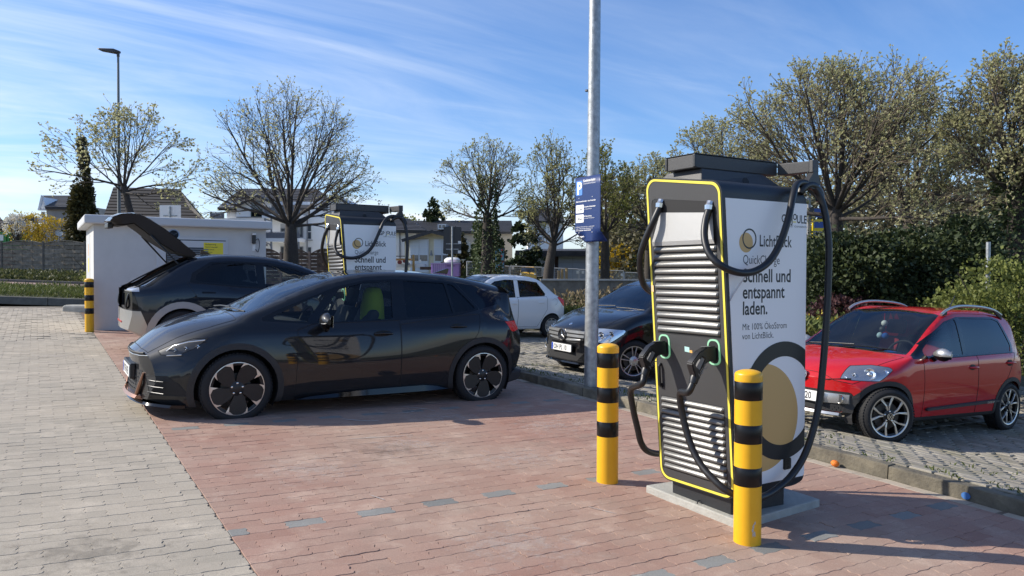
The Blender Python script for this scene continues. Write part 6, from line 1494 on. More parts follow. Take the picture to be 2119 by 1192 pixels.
TR('slender bare tree directly behind the lamp post', 1252, 27, 600, 480, 285, 95, .15, 41, nmain=11, bud=m_budy, budsize=.044, buds=3, dens=.78, up=.4, minr=.006)
TR('thin bare tree left of the near charging station, before the brick house', 1342, 29, 600, 470, 318, 105, .15, 47, nmain=11, bud=m_bud2, budsize=.044, buds=3, dens=.8, up=.4, minr=.006)
TR('big spreading tree full of pale buds right behind the charging station', 1728, 17.5, 640, 430, 118, 325, .17, 55, nmain=19, bud=m_bud2, budsize=.038, buds=2, dens=.98, up=.12, twig=m_twig2, low=.35)
TR('budding tree standing between the two large trees on the right', 1880, 21, 650, 440, 215, 230, .17, 62, nmain=15, bud=m_bud2, budsize=.044, buds=2, dens=.92, up=.2, twig=m_twig2, low=.4)
t = TR('tall budding tree with thick ivy at the right edge', 2105, 15.2, 690, 400, 92, 215, .20, 71, nmain=16, bud=m_bud2, budsize=.037, buds=2, dens=1.0, up=.3, twig=m_twig2, low=.4); ivy_on(t, 3.6, .62, 4200, 9, .085)
TR('budding tree behind the station, left of the big spreading one', 1500, 24, 640, 450, 240, 180, .16, 83, nmain=14, bud=m_bud2, budsize=.046, buds=2, dens=.9, up=.25, twig=m_twig2, low=.3)
# conifers and shrubs
bz = [(0, 0, .3 + .33 * k, (1.05 - .098 * k) , (1.05 - .098 * k), .5) for k in range(10)]
cloud_plant('thuja_tree', 'dark bronze conical thuja left of the tall lamp post', V((*at(172, 44).xy, zof(585, 44, 172))), [(x, y, z * 2.25, a * 1.22, b * 1.22, c * 1.9) for x, y, z, a, b, c in bz], 12000, .17, m_thuja, 3, 'tree', hang=.1)
for i, (x, d, h, w_, m, lb) in enumerate(((1010, 33, 3.6, 1.5, m_conif, 'dark conifer behind the ivy covered tree'), (945, 38, 3.5, 1.3, m_thuja, 'bronze conifer right of the cream garage'), (1085, 36, 4.2, 1.5, m_conif, 'dark green conifer left of the grey garages'), (895, 70, 8.0, 2.2, m_conif, 'distant dark pine above the tiled roof'))):
    cloud_plant('conifer_tree', lb, G(x, d, -.3), [(0, 0, h * .12 + h * .8 * k / 7, w_ * (1 - .11 * k), w_ * (1 - .11 * k), h * .13) for k in range(8)], 3600 if d < 60 else 2200, .17 if d < 60 else .3, m, 20 + i, 'tree', 'dark conifers behind the car park', hang=.2)
for i, (x, d, w_, h, m, lb) in enumerate(((1775, 13.2, 1.15, 1.75, m_yew, 'dense dark yew behind the windscreen of the red car'), (1700, 15.5, 1.1, 1.8, m_yew, 'dark fir right beside the charging station panel'), (1895, 13.6, 1.25, 1.75, m_yew, 'black green yew behind the red car roof'), (2000, 14.2, 1.2, 1.95, m_conif, 'dark fir behind the bare steel post'))):
    p = G(x, d); p.z = zof(640, d, x) - .55
    cloud_plant('yew_bush', lb, p, [(0, 0, h * .3, w_, w_ * .9, h * .4), (.3, .2, h * .6, w_ * .85, w_ * .8, h * .38), (-.35, 0, h * .72, w_ * .7, w_ * .7, h * .32), (.1, .1, h * .92, w_ * .55, w_ * .55, h * .28)], 11000, .075, m, 40 + i, 'bush', 'dark evergreens behind the parking bays', hang=.25)
p = G(2095, 10.6); p.z = zof(760, 10.6, 2095) - .1
cloud_plant('hedge_bush', 'fresh green hedge shrub at the right edge beside the red car', p, [(0, 0, .55, .85, 1.0, .75), (.35, .3, .9, .8, .9, .75), (-.2, .5, .6, .7, .8, .7), (.7, .0, .8, .8, .9, .8)], 12000, .05, m_hedge, 61, 'bush', stems=20)
p = G(2000, 12); p.z = zof(690, 12, 2000) - .2
cloud_plant('hedge_bush', 'low fresh green shrub behind the rear of the red car', p, [(0, 0, .35, .7, .6, .5), (.5, .1, .5, .6, .6, .5)], 5000, .05, m_hedge, 62, 'bush', stems=10)
p = G(1740, 12.2); p.z = zof(680, 12.2, 1740) - .3
cloud_plant('barberry_bush', 'purple leaved shrub between charging station and red car', p, [(0, 0, .4, .65, .5, .48), (.45, .1, .45, .55, .5, .42)], 3600, .06, m_purple, 63, 'bush', stems=10)
p = G(1295, 21); p.z = zof(640, 21, 1295) - .5
cloud_plant('barberry_bush', 'purple shrub behind the black car roof', p, [(0, 0, .5, .8, .5, .55)], 1800, .075, m_purple, 64, 'bush', stems=8)
for i, (x, d, y0, h, w_, lb) in enumerate(((1270, 33, 575, 1.5, .95, 'yellow forsythia bush between lamp post and charging station'), (82, 46, 510, 2.0, 1.7, 'yellow forsythia blooming behind the wooden fence'))):
    p = G(x, d); p.z = zof(y0, d, x)
    cloud_plant('forsythia_bush', lb, p, [(0, 0, h * .5, w_, w_, h * .55), (w_ * .4, 0, h * .35, w_ * .8, w_ * .7, h * .45), (-w_ * .5, 0, h * .35, w_ * .7, w_ * .7, h * .45)], 3600, .09, m_forsy, 70 + i, 'bush', 'yellow flowering forsythia bushes', stems=14)
p = G(36, 44); p.z = zof(505, 44, 36); cloud_plant('blossom_bush', 'white flowering shrub left of the yellow forsythia', p, [(0, 0, .9, .8, .8, .9)], 900, .08, m_blos, 80, 'bush', stems=30)
for i, (x, d, h, w_, m, lb) in enumerate(((360, 25, 2.3, 1.0, m_budy, 'yellow green shrub right behind the transformer station roof'), (300, 26, 2.2, 1.2, m_budy, 'loose leafy shrub under the bare tree behind the station'), (235, 26, 2.1, .9, m_budy, 'leafy shrub below the street lamp behind the station'))):
    p = G(x, d, -.2); cloud_plant('garden_shrub', lb, p, [(0, 0, h * .5, w_, w_, h * .5), (w_ * .3, 0, h * .8, w_ * .7, w_ * .7, h * .35)], 1700, .09, m, 84 + i, 'bush', 'leafy shrubs behind the transformer station', stems=12)
p = G(1345, 32); p.z = zof(575, 32, 1345); cloud_plant('conifer_bush', 'low dark bush before the red brick house', p, [(0, 0, .5, 1.3, .6, .55)], 1500, .11, m_conif, 88, 'bush')
# verge planting along the wall behind the bays
def strip(name, x0, d0, x1, d1, yb0, yb1, n, hmin, hmax, mat, seed, wid=.5, size=.08):
    rng = random.Random(seed); lv = Leaves(); A = at(x0, d0); B = at(x1, d1)
    for i in range(n):
        f = rng.random(); d = d0 + (d1 - d0) * f; p = A.lerp(B, f) + V((rng.gauss(0, wid), rng.gauss(0, wid), 0)); zb = zof(yb0 + (yb1 - yb0) * f, d, x0 + (x1 - x0) * f)
        cl = .5 + .5 * mn.noise(V((p.x * .7, p.y * .7, seed))); h = (hmin + (hmax - hmin) * rng.random()) * (.4 + cl); p.z = zb + h * rng.random() * .9
        lv.leaf(p, V((rng.gauss(0, .6), rng.gauss(0, .6), .8)), size * rng.uniform(.6, 1.5), rng, .22 if 'stalk' in mat.name or 'grass' in mat.name else .5)
    o = link(name, fast_mesh(name, lv.v, lv.f, mat)); o['kind'] = 'stuff'; o['label'] = name.replace('_', ' '); return o
strip('verge_leaves', 1120, 21.5, 1345, 21.5, 640, 650, 4200, .10, .55, m_cover, 5, .45, .06)
strip('verge_stalks', 1130, 21, 1345, 21.5, 640, 648, 900, .1, .75, m_dry, 6, .5, .16)
strip('verge_grass', 1110, 19.8, 1345, 20.2, 652, 660, 2600, .05, .25, m_grass, 7, .3, .14)
strip('dandelion_verge', 1662, 11.4, 1760, 11.6, 690, 700, 1400, .05, .3, m_grass, 8, .35, .12); strip('dandelion_flowers', 1662, 11.4, 1745, 11.6, 682, 690, 160, .1, .3, m_forsy, 9, .3, .04)
# moss and grass in the joints of the bays
rng = random.Random(14); lv = Leaves()
for i in range(900):
    x = KA + .13 + abs(rng.gauss(0, .5)); y = rng.uniform(1.5, 16)
    if mn.noise(V((x * 2, y * .9, 3))) < -.05: continue
    for k in range(4): lv.leaf(V((x + rng.gauss(0, .03), y + rng.gauss(0, .03), zp(x, y) - .008)), V((rng.gauss(0, .7), rng.gauss(0, .7), 1)), rng.uniform(.02, .055), rng, .14)
o = link('joint_grass', fast_mesh('joint_grass', lv.v, lv.f, m_grass)); o['kind'] = 'stuff'
# ------------------------------------------------------------------ transformer station, fences, road edge
m_rend = M('grey_render', (.56, .555, .54), .85, nscale=3, namt=.05, bump=.25, bscale=220); m_rroof = M('light_grey_fascia', (.52, .53, .54), .6)
m_door = M('light_grey_steel', (.54, .55, .56), .45); m_sgny = M('yellow_sign', (.75, .62, .03), .45); m_org = M('orange_sign', (.80, .36, .03), .45)
SB = V((.95, 17.17, gz(.95, 17.17))); st = thing('transformer_station', 'light grey transformer station with a flat roof behind the open car', 'transformer station', SB)
SL, SD, SH = 3.32, 2.6, 2.09
MB().box(0, SL, 0, SD, -.4, SH).obj('wall', m_rend, st)
MB().box(-.17, SL + .10, -.19, SD + .1, SH + .0, SH + .175).obj('roof', m_rroof, st, bevel=.03)
d_ = MB(); d_.box(1.12, 2.52, -.022, .0, .05, 1.88); fr_ = d_.obj('door_frame', m_door, st, bevel=.004)
MB().box(1.18, 2.46, -.034, -.0225, .08, 1.81).obj('door', m_door, st, bevel=.003)
MB().box(1.165, 2.475, -.030, -.0223, 1.812, 1.828).obj('door_gap', m_seam, st)
for k in range(9): MB().prism([(-.035, 1.31 + .042 * k), (-.052, 1.29 + .042 * k), (-.035, 1.285 + .042 * k)], 'x', 1.32, 2.12).obj('vent_slat', M('vent_grey', (.22, .225, .23), .5), st)
MB().box(1.30, 2.14, -.0352, -.0345, 1.27, 1.67).obj('vent_back', m_recs, st)
b = MB(); b.box(2.03, 2.42, -.0365, -.0345, 1.525, 1.775); sgn = b.obj('warning_notice', m_sgny, st)
for j, (tx, s_) in enumerate((('Hochspannung', .045), ('Vorsicht! Lebensgefahr', .034), ('Zutritt verboten', .034), ('Störung melden', .028))): text('lettering', tx, s_, face_mtx((2.06, -.0370, 1.725 - .052 * j), (1, 0, 0), (0, 0, 1)), m_ink, sgn, .0006, sx=.8)
b = MB(); b.prism([(2.21, 1.33), (2.39, 1.33), (2.30, 1.49)], 'y', -.0365, -.0345); tri = b.obj('warning_triangle', m_org, st)
b = MB(); b.add([(2.31, -.0372, 1.465), (2.285, -.0372, 1.405), (2.305, -.0372, 1.405), (2.29, -.0372, 1.345), (2.325, -.0372, 1.420), (2.303, -.0372, 1.420)], [(0, 1, 2, 5), (2, 3, 4, 5)]); b.obj('lightning_bolt', m_ink, tri, fixn=False)
b = MB(); b.box(3.02, 3.09, -.08, .0, 1.78, 1.96); b.obj('wall_lamp', m_plast, st, bevel=.008); MB().box(3.02, 3.09, -.085, -.01, 1.965, 2.0).obj('lamp_top', m_white, st, bevel=.005)
MB().box(3.03, 3.09, -.02, .0, 1.62, 1.76).obj('junction_box', m_plate, st)
b = MB(); b.tube(catmull([(3.10, -.04, 1.86), (3.15, -.05, 1.88), (3.17, -.05, 1.75), (3.14, -.045, 1.60), (3.09, -.04, 1.66)], 5), .008, 6); b.obj('lamp_cable', m_antr, st)
MB().box(-.004, .0, 1.15, 2.35, .05, 1.95).obj('side_door', m_door, st); MB().box(-.03, -.004, 1.28, 1.34, .75, .95).obj('side_handle', m_plast, st); MB().box(-.006, -.004, 1.5, 1.75, 1.15, 1.45).obj('side_sign', m_sgny, st)
MB().box(-.006, -.004, 1.6, 1.7, 1.5, 1.75).obj('side_sign', m_org, st)
# white sign seen from behind above the station roof
p = G(353, 22.5); sb = thing('traffic_sign', 'white sign seen from behind above the roof of the transformer station', 'sign', p, -TH)
zz = zof(425, 22.5, 353) - p.z; MB().box(-.31, .31, -.008, .0, zz - .48, zz).obj('plate', m_plate, sb); MB().tube([(0, -.035, -.1), (0, -.035, zz - .04)], .03, 10).obj('post', m_galv, sb, smooth=60); MB().box(-.20, .20, -.03, -.009, zz - .32, zz - .29).obj('bracket', m_galv, sb)
# road edge: kerbs, verges, footpath
A0, A1 = at(-160, 23.2), at(480, 23.2)
fwd = V((sin(TH), cos(TH), 0)); rgt = V((cos(TH), -sin(TH), 0))
def band(name, d0, d1, x0, x1, dz, mat, thick=.0, kind='structure', n=1):
    c = [];
    for d in (d0, d1):
        for x in (x0, x1): q = rgt * x + fwd * d; c.append((q.x, q.y, gz(q.x, q.y) + dz))
    b = MB()
    if thick: b.add(c + [(x, y, z - thick) for x, y, z in c], [(0, 1, 3, 2), (0, 4, 5, 1), (2, 3, 7, 6), (0, 2, 6, 4), (1, 5, 7, 3)])
    else: b.add(c, [(0, 1, 3, 2)])
    o = b.obj(name, mat, fixn=False); o['kind'] = kind; return o
m_kerb2 = M('dark_kerb', (.10, .10, .095), .85, nscale=5, namt=.25); m_path = M('red_footpath', (.30, .20, .17), .9, nscale=4, namt=.15)
m_turf = M('turf_soil', (.06, .07, .025), .95, nscale=3, namt=.3)
def kerbrow(name, d, x0, x1, h, L):
    par = band(name, d + .02, d + .10, x0, x1, -.02, m_kerb2); rng = random.Random(int(d)); x = x0
    while x < x1:
        q = rgt * x + fwd * d; b = MB(); b.box(0, L - .012, 0, .12, -.15, h); o = b.obj('kerb_stone', m_kerb2, par, bevel=.012, seg=1); o.location = (q.x, q.y, gz(q.x, q.y)); o.rotation_euler = (0, math.atan(.0317), -TH); x += L
    return par
kerbrow('verge_kerb', 23.2, -20, -4.0, .09, 2.0)
band('grass_verge', 23.32, 28.2, -24, -5, .03, m_turf)
band('footpath', 28.2, 33.6, -30, -6, .05, m_path); kerbrow('bed_kerb', 33.6, -30, -9, .16, 2.0); band('planting_bed', 33.72, 42, -36, -9, .08, m_turf)
def tuft(name, d0, d1, x0, x1, n, h, mat, seed, size, w):
    rng = random.Random(seed); lv = Leaves()
    for i in range(n):
        d = rng.uniform(d0, d1); x = rng.uniform(x0, x1); q = rgt * x + fwd * d; cl = .55 + .6 * mn.noise(V((q.x * .55, q.y * .55, seed)))
        if cl < .2: continue
        q.z = gz(q.x, q.y) + .04 + h * cl * rng.random() * .8; lv.leaf(q, V((rng.gauss(0, .5), rng.gauss(0, .5), 1)), size * rng.uniform(.6, 1.4), rng, w)
    o = link(name, fast_mesh(name, lv.v, lv.f, mat)); o['kind'] = 'stuff'
tuft('verge_grass', 23.5, 28.1, -21, -8.5, 20000, .40, m_grass, 3, .16, .06); tuft('verge_weeds', 23.6, 28, -21, -8.5, 2200, .35, m_cover, 4, .08, .4)
tuft('ground_cover', 34, 40.5, -30, -12, 15000, .60, m_cover, 5, .13, .45)
stn = MB(); stn.rings([[(x * s_, y * s_, z) for x, y in [(-.42, -.2), (.42, -.2), (.5, 0), (.42, .2), (-.42, .2), (-.5, 0)]] for z, s_ in ((-.1, 1), (.12, 1), (.17, .9))]); o = stn.obj('kerb_end_stone', m_conc, None, bevel=.02); o.location = G(172, 19.6); o.rotation_euler = (0, 0, -TH); tag(o, 'low pale kerb end stone left of the striped bollard by the station', 'kerb stone')
# woven timber fence panels with arched tops
m_tim = M('weathered_timber', (.26, .21, .155), .9, nscale=6, namt=.3, bump=.6, bscale=40, rand=.22); m_post = M('fence_post_timber', (.15, .125, .10), .9, nscale=6, namt=.25); m_tbr = M('brown_timber', (.10, .062, .045), .85, nscale=6, namt=.25, rand=.2)
def panel_fence(label, xi0, xi1, d0, d1, ytop, ybot, npan, mat=m_tim, arch=.13, nsl=9, name='timber_fence', sw=(-1.3, .0)):
    A, B = at(xi0, d0), at(xi1, d1); zA = zof(ybot, d0, xi0); zB = zof(ybot, d1, xi1); H = zof(ytop, d0, xi0) - zA
    f = thing(name, label, 'fence', (A.x, A.y, zA), atan2(B.y - A.y, B.x - A.x)); L = (V((B.x - A.x, B.y - A.y, 0))).length; pw = L / npan; sl = (zB - zA) / L
    rng = random.Random(npan + int(xi0))
    for k in range(npan + 1):
        b = MB(); b.box(k * pw - .045, k * pw + .045, -.045, .045, -.3 + sl * k * pw, H + .02 + sl * k * pw); b.obj('post', m_post, f, bevel=.006, seg=1)
    for k in range(npan):
        x0, x1 = k * pw + .05, (k + 1) * pw - .05; h = H / nsl
        top = lambda t: H - .04 + arch * (sin(pi * t) - .0) * 1.0 - .05
        for j in range(nsl + 1):
            z0 = j * h + .01; n = 10; pts = []
            b = MB(); rr = []
            for i in range(n + 1):
                t = i / n; x = x0 + (x1 - x0) * t; zt = min(z0 + h * .90, top(t)); zb = min(z0, top(t) - .005); y = .034 * sin(pi * (t * 4 + j)) ; rr.append([(x, y - .007, zb + sl * x), (x, y + .007, zb + sl * x), (x, y + .007, zt + sl * x), (x, y - .007, zt + sl * x)])
            if max(r_[2][2] - r_[0][2] for r_ in rr) < .03: continue
            b.rings(rr); b.obj('slat', mat, f, fixn=False)
        for t in (.25, .5, .75): MB().box(x0 + (x1 - x0) * t - .011, x0 + (x1 - x0) * t + .011, -.045, -.034, sl * x0, top(t) + sl * x0).obj('batten', mat, f)
        b = MB(); b.rings([[(x0 + (x1 - x0) * t, -.035, top(t) + sl * x0), (x0 + (x1 - x0) * t, .035, top(t) + sl * x0), (x0 + (x1 - x0) * t, .035, top(t) + .035 + sl * x0), (x0 + (x1 - x0) * t, -.035, top(t) + .035 + sl * x0)] for t in [i / 12 for i in range(13)]]); b.obj('arched_rail', mat, f)
    return f
panel_fence('weathered grey woven timber fence on the far left, arched tops', -82, 262, 41, 41, 500, 572, 4)
panel_fence('dark woven timber fence right of the transformer station, behind the tree', 522, 700, 33, 33, 522, 590, 3, arch=.22, mat=M('dark_timber', (.075, .06, .045), .9, nscale=6, namt=.3, rand=.2))
pf = panel_fence('brown horizontal board screen beside the far charging station', 658, 712, 36, 36, 521, 580, 1, mat=m_tbr, arch=.0, nsl=12)
# tall lamp on the left
p = G(247, 24.5); zt = zof(112, 24.5, 247) - p.z
sl_ = thing('street_lamp', 'slim grey street lamp with a flat head rising on the left', 'street lamp', p, -TH)
MB().tube([(0, 0, -.2), (0, 0, 2.4), (0, 0, 2.45), (0, 0, zt)], [.068, .062, .052, .034], 14).obj('pole', M('lamp_pole_grey', (.16, .17, .165), .5, metal=.4), sl_, smooth=50)
b = MB(); b.rings([[(.06, y * .5, zt + z * .8) for y, z in ((-.11, 0), (.11, 0), (.11, .07), (-.11, .07))], [(-.1, y, zt + .01 + z) for y, z in ((-.13, -.02), (.13, -.02), (.11, .10), (-.11, .10))], [(-.55, y, zt + .07 + z) for y, z in ((-.13, 0), (.13, 0), (.11, .055), (-.11, .055))], [(-.62, y * .8, zt + .10 + z) for y, z in ((-.13, 0), (.13, 0), (.11, .025), (-.11, .025))]]); b.obj('lamp_head', m_antr, sl_, bevel=.008)
b = MB(); b.box(-.47, -.2, -.09, .09, -.006, 0); o = b.obj('led_window', m_plate, sl_); o.location = (0, 0, zt + .018); o.rotation_euler = (0, .12, 0)
b = MB(); b.tube([(0, 0, zt - .12), (0, 0, zt + .03)], .045, 12); b.obj('lamp_spigot', m_antr, sl_, smooth=50)
p = G(1226, 46); p.z = zof(600, 46, 1226); zt = zof(191, 46, 1226) - p.z
o = thing('street_lamp', 'distant street lamp half hidden by the galvanised lamp post', 'street lamp', p, -TH); MB().tube([(0, 0, 0), (0, 0, zt)], [.08, .05], 10).obj('pole', MATS['lamp_pole_grey'], o, smooth=60)
b = MB(); b.rings([[(x, y * k, zt + z) for y, z in ((-.14, 0), (.14, 0), (.1, .10), (-.1, .10))] for x, k in ((.15, .7), (-.1, 1), (-.42, 1), (-.5, .5))]); b.obj('lamp_head', m_antr, o, bevel=.01)
# bare steel post on the right and a sign board seen from behind
p = G(2044, 11.6); p.z = zof(760, 11.6, 2044); zt = zof(501, 11.6, 2044) - p.z
o = thing('steel_post', 'bare galvanised steel post standing in the shrubs on the right', 'post', p); MB().tube([(0, 0, -.2), (0, 0, zt)], .031, 14).obj('pole', m_galv, o, smooth=60); MB().tube([(0, 0, zt), (0, 0, zt + .008)], .033, 14).obj('cap', m_plast, o)
for z in (.29, .0, -.28): MB().tube([(0, 0, zt * .60 + z), (0, 0, zt * .60 + z + .02)], .0335, 14).obj('clamp', m_galv, o)
p = G(936, 24.5); p.z = zof(600, 24.5, 936); zt = zof(469, 24.5, 936) - p.z; k_ = 24.5 / 1592
o = thing('sign_board', 'dark grey back of a tall sign board on a steel post, stickers at its edge', 'sign', p, -TH - .08)
MB().prism(rpoly([(-.30, zt - .87), (.27, zt - .87), (.29, zt - .02), (-.28, zt)], .04, 3), 'y', -.012, 0).obj('plate', m_antr, o); MB().tube([(0, -.045, -.3), (0, -.045, zt - .005)], .03, 12).obj('post', m_galv, o, smooth=60)
for z in (.55, .72): MB().box(-.20, .20, -.03, -.012, zt - z - .012, zt - z + .012).obj('bracket', m_galv, o)
for z in (.50, .80): MB().box(.18, .28, -.014, -.0122, zt - z - .05, zt - z + .04).obj('sticker', m_plate, o)
# ------------------------------------------------------------------ houses and yard beyond
m_wall = M('white_render', (.85, .85, .84), .85, nscale=2, namt=.03); m_cr = M('cream_render', (.66, .60, .44), .85, nscale=2, namt=.06); m_brick = M('red_brick', (.17, .062, .042), .9, nscale=9, namt=.4, bump=.3, bscale=60)
m_tile = M('dark_roof_tile', (.040, .040, .044), .65, nscale=5, namt=.25, rand=.15); m_tileb = M('brown_roof_tile', (.014, .0115, .010), .75, nscale=5, namt=.3, rand=.15); m_win = M('window_pane', (.05, .065, .08), .08, spec=.8); m_frame = M('white_window_frame', (.70, .70, .69), .5); m_grey = M('mid_grey_metal', (.22, .23, .245), .5); m_balc = M('balcony_grey', (.20, .20, .225), .6); m_gwall = M('grey_plaster', (.30, .29, .27), .9, nscale=3, namt=.08); m_gdoor = M('grey_garage_door', (.34, .39, .45), .5)
class House:
    # local frame: x to the right of the picture, y away from the viewer, z up; px2m converts picture offsets at distance d
    def __init__(s, name, label, cat, xi, d, ybase, rot=0):
        p = at(xi, d); s.xi, s.d, s.k = xi, d, d / 1592; s.z0 = zof(ybase, d, xi); s.yb = ybase
        s.t = thing(name, label, cat, (p.x, p.y, s.z0), -TH + rot)
    def X(s, x): return (x - s.xi) * s.k
    def Z(s, y): return (s.yb - y) * s.k
    def box(s, name, x0, x1, yt, yb, y0, y1, mat, par=None, bev=0): return MB().box(s.X(x0), s.X(x1), y0, y1, s.Z(yb), s.Z(yt)).obj(name, mat, par or s.t, bevel=bev)
    def win(s, x0, x1, yt, yb, y=-.0, frame=m_grey, pane=m_win, mull=1, trans=0, fw=.06, sill=False):
        X0, X1, Z0, Z1 = s.X(x0), s.X(x1), s.Z(yb), s.Z(yt); b = MB()
        b.box(X0, X1, y - .05, y - .004, Z1 - fw, Z1); b.box(X0, X1, y - .05, y - .004, Z0, Z0 + fw); b.box(X0, X0 + fw, y - .05, y - .004, Z0 + fw, Z1 - fw); b.box(X1 - fw, X1, y - .05, y - .004, Z0 + fw, Z1 - fw)
        for m in range(1, mull + 1): xm = X0 + (X1 - X0) * m / (mull + 1); b.box(xm - fw / 2, xm + fw / 2, y - .048, y - .004, Z0 + fw, Z1 - fw)
        for m in range(1, trans + 1): zm = Z0 + (Z1 - Z0) * m / (trans + 1); b.box(X0 + fw, X1 - fw, y - .046, y - .006, zm - fw / 2, zm + fw / 2)
        w = b.obj('window', frame, s.t); MB().box(X0 + fw * .5, X1 - fw * .5, y - .022, y - .003, Z0 + fw * .5, Z1 - fw * .5).obj('pane', pane, w)
        if sill: MB().box(X0 - .05, X1 + .05, y - .14, y, Z0 - .06, Z0 - .002).obj('sill', m_grey, w)
        return w
    def roof(s, name, pts, mat, courses=0): # polygon in 3D from (xi, yi, depth)
        b = MB(); P = [V(((x - 1059.5) * (s.d + y) / 1592 - (s.xi - 1059.5) * s.k, y, zof(z, s.d + y, x) - s.z0)) for x, z, y in pts]; n = (P[1] - P[0]).cross(P[2] - P[0]).normalized()
        if n.z < 0: n = -n
        b.add(P + [p - n * .18 for p in P], [tuple(range(len(P))), tuple(range(2 * len(P) - 1, len(P) - 1, -1))] + [(i, (i + 1) % len(P), len(P) + (i + 1) % len(P), len(P) + i) for i in range(len(P))])
        o = b.obj(name, mat, s.t)
        if courses and len(P) == 4:
            # rows of tiles between the eave (P0-P1) and the ridge (P3-P2)
            rows = MB()
            for k in range(courses):
                f0, f1 = k / courses, (k + 1) / courses; a, c = P[0].lerp(P[3], f0), P[1].lerp(P[2], f0); e, g = P[0].lerp(P[3], f1), P[1].lerp(P[2], f1); h = n * .05
                rows.add([a + h, c + h, g + n * .012, e + n * .012, a, c], [(0, 1, 2, 3), (0, 4, 5, 1)])
            r_ = rows.obj('tile_courses', mat, o, fixn=False); r_['kind'] = 'stuff'
        return o
# white apartment house
h = House('apartment_house', 'large white apartment house with dark roof and stacked balconies behind the round tree', 'house', 590, 56, 600)
h.box('wall', 490, 745, 450, 600, 0, 9, m_wall); h.box('side_block', 430, 492, 451, 600, .6, 6, m_wall)
h.box('upper_wall', 459, 690, 415, 449.8, 1.0, 8, M('pale_blue_render', (.74, .76, .78), .85))
gb = MB(); gb.prism([(h.X(490), h.Z(450)), (h.X(562), h.Z(450)), (h.X(562), h.Z(419)), (h.X(531), h.Z(406)), (h.X(490), h.Z(424))], 'y', -.02, .9); gb.obj('gable', m_wall, h.t)
gb = MB(); gb.prism([(h.X(640), h.Z(449.5)), (h.X(745), h.Z(449.5)), (h.X(745), h.Z(440)), (h.X(693), h.Z(401)), (h.X(640), h.Z(425))], 'y', .1, 8.6); gb.obj('gable', M('pale_blue_render', (.74, .76, .78), .85), h.t)
h.roof('roof', [(450, 431, .3), (710, 431, .3), (655, 391, 5), (499, 391, 5)], m_tile, 12)
h.roof('gable_roof', [(484, 426, -.5), (532, 403, -.5), (534, 400, 3.5), (478, 426, 3)], m_tile); h.roof('gable_roof', [(532, 403, -.5), (580, 424, -.5), (584, 424, 3), (534, 400, 3.5)], m_tile)
h.roof('gable_roof', [(688, 396, -.4), (752, 444, -.4), (756, 444, 8), (688, 396, 8)], m_tile)
h.box('solar_panel', 486, 522, 398.5, 399, .1, .2, m_win)
b = MB(); b.tube([(h.X(452), .2, h.Z(429)), (h.X(484), .2, h.Z(429))], .09, 8); b.obj('gutter', m_grey, h.t)
h.win(521, 544, 416, 449, -.02, m_grey, mull=1, trans=1)
MB().box(h.X(520), h.X(545), -.09, -.075, h.Z(449), h.Z(433)).obj('glass_balustrade', g_mid, h.t)
h.box('string_course', 490, 556, 449, 451, -.06, .0, m_grey)
# balcony tower
for yt, yb in ((447, 455), (495, 502), (548, 560)):
    h.box('balcony_slab', 557, 632, yt, yb, -1.6, 0, m_wall)
for yt, yb in ((433, 447), (483, 495)):
    bp_ = h.box('balcony_panel', 559, 632, yt + 1, yb, -1.58, -1.54, m_balc)
    for i in range(25): MB().box(h.X(560 + i * 3), h.X(560 + i * 3) + .03, -1.62, -1.585, h.Z(yb), h.Z(yt)).obj('baluster', m_grey, bp_)
    MB().box(h.X(558), h.X(633), -1.63, -1.57, h.Z(yt), h.Z(yt - .8)).obj('handrail', m_grey, h.t)
for x in (562, 575, 614, 630):
    for yt, yb in ((455, 495), (502, 548)):
        b = MB(); b.tube([(h.X(x), -1.5, h.Z(yb)), (h.X(x), -1.5, h.Z(yt))], .07, 8); b.obj('balcony_post', m_grey, h.t)
        if x in (575, 614):
            a = MB(); a.tube([(h.X(x), -1.5, h.Z(yt + 12)), (h.X(x) - .12, -1.5, h.Z(yt + 5)), (h.X(x) - .5, -1.5, h.Z(yt + .8))], .045, 6); a.obj('post_bracket', m_grey, h.t)
for yt, yb in ((463, 480), (510, 532)):
    h.win(581, 600, yt + 9 if yt < 500 else yt, yb, -.02, m_grey, mull=1); h.box('roller_blind', 581, 600, yt, yt + 9, -.045, -.01, M('blind_grey', (.42, .43, .45), .6)) if yt < 500 else None
    h.win(612, 628, yt, yb + (12 if yt < 500 else 4), -.02, m_grey, mull=1)
    h.win(636, 646, yt, yb + 16, -.02, m_frame, mull=0, trans=1, sill=True)
h.win(518, 541, 462, 464.5, -.02, m_grey, mull=0, fw=.03)
h.win(541, 543.5, 479, 496, -.02, m_grey, mull=0, fw=.03); h.win(669, 674, 514, 530, -.02, m_frame, mull=0); h.win(668, 678, 422, 437, .08, m_grey, mull=0)
b = MB(); b.tube([(h.X(634), -.1, h.Z(445)), (h.X(637), -.12, h.Z(455)), (h.X(636), -.1, h.Z(560))], .05, 8); b.obj('downpipe', m_grey, h.t)
MB().box(h.X(430), h.X(458), .55, .62, h.Z(451), h.Z(440)).obj('roof_terrace_screen', m_balc, h.t)
for x in (430, 441, 452): MB().tube([(h.X(x), .52, h.Z(451)), (h.X(x), .52, h.Z(439))], .04, 6).obj('terrace_post', m_grey, h.t)
for x, y in ((510, 461), (552, 461), (552, 507)): MB().box(h.X(x) - .08, h.X(x) + .08, -.1, 0, h.Z(y) - .08, h.Z(y) + .08).obj('wall_light', m_grey, h.t)
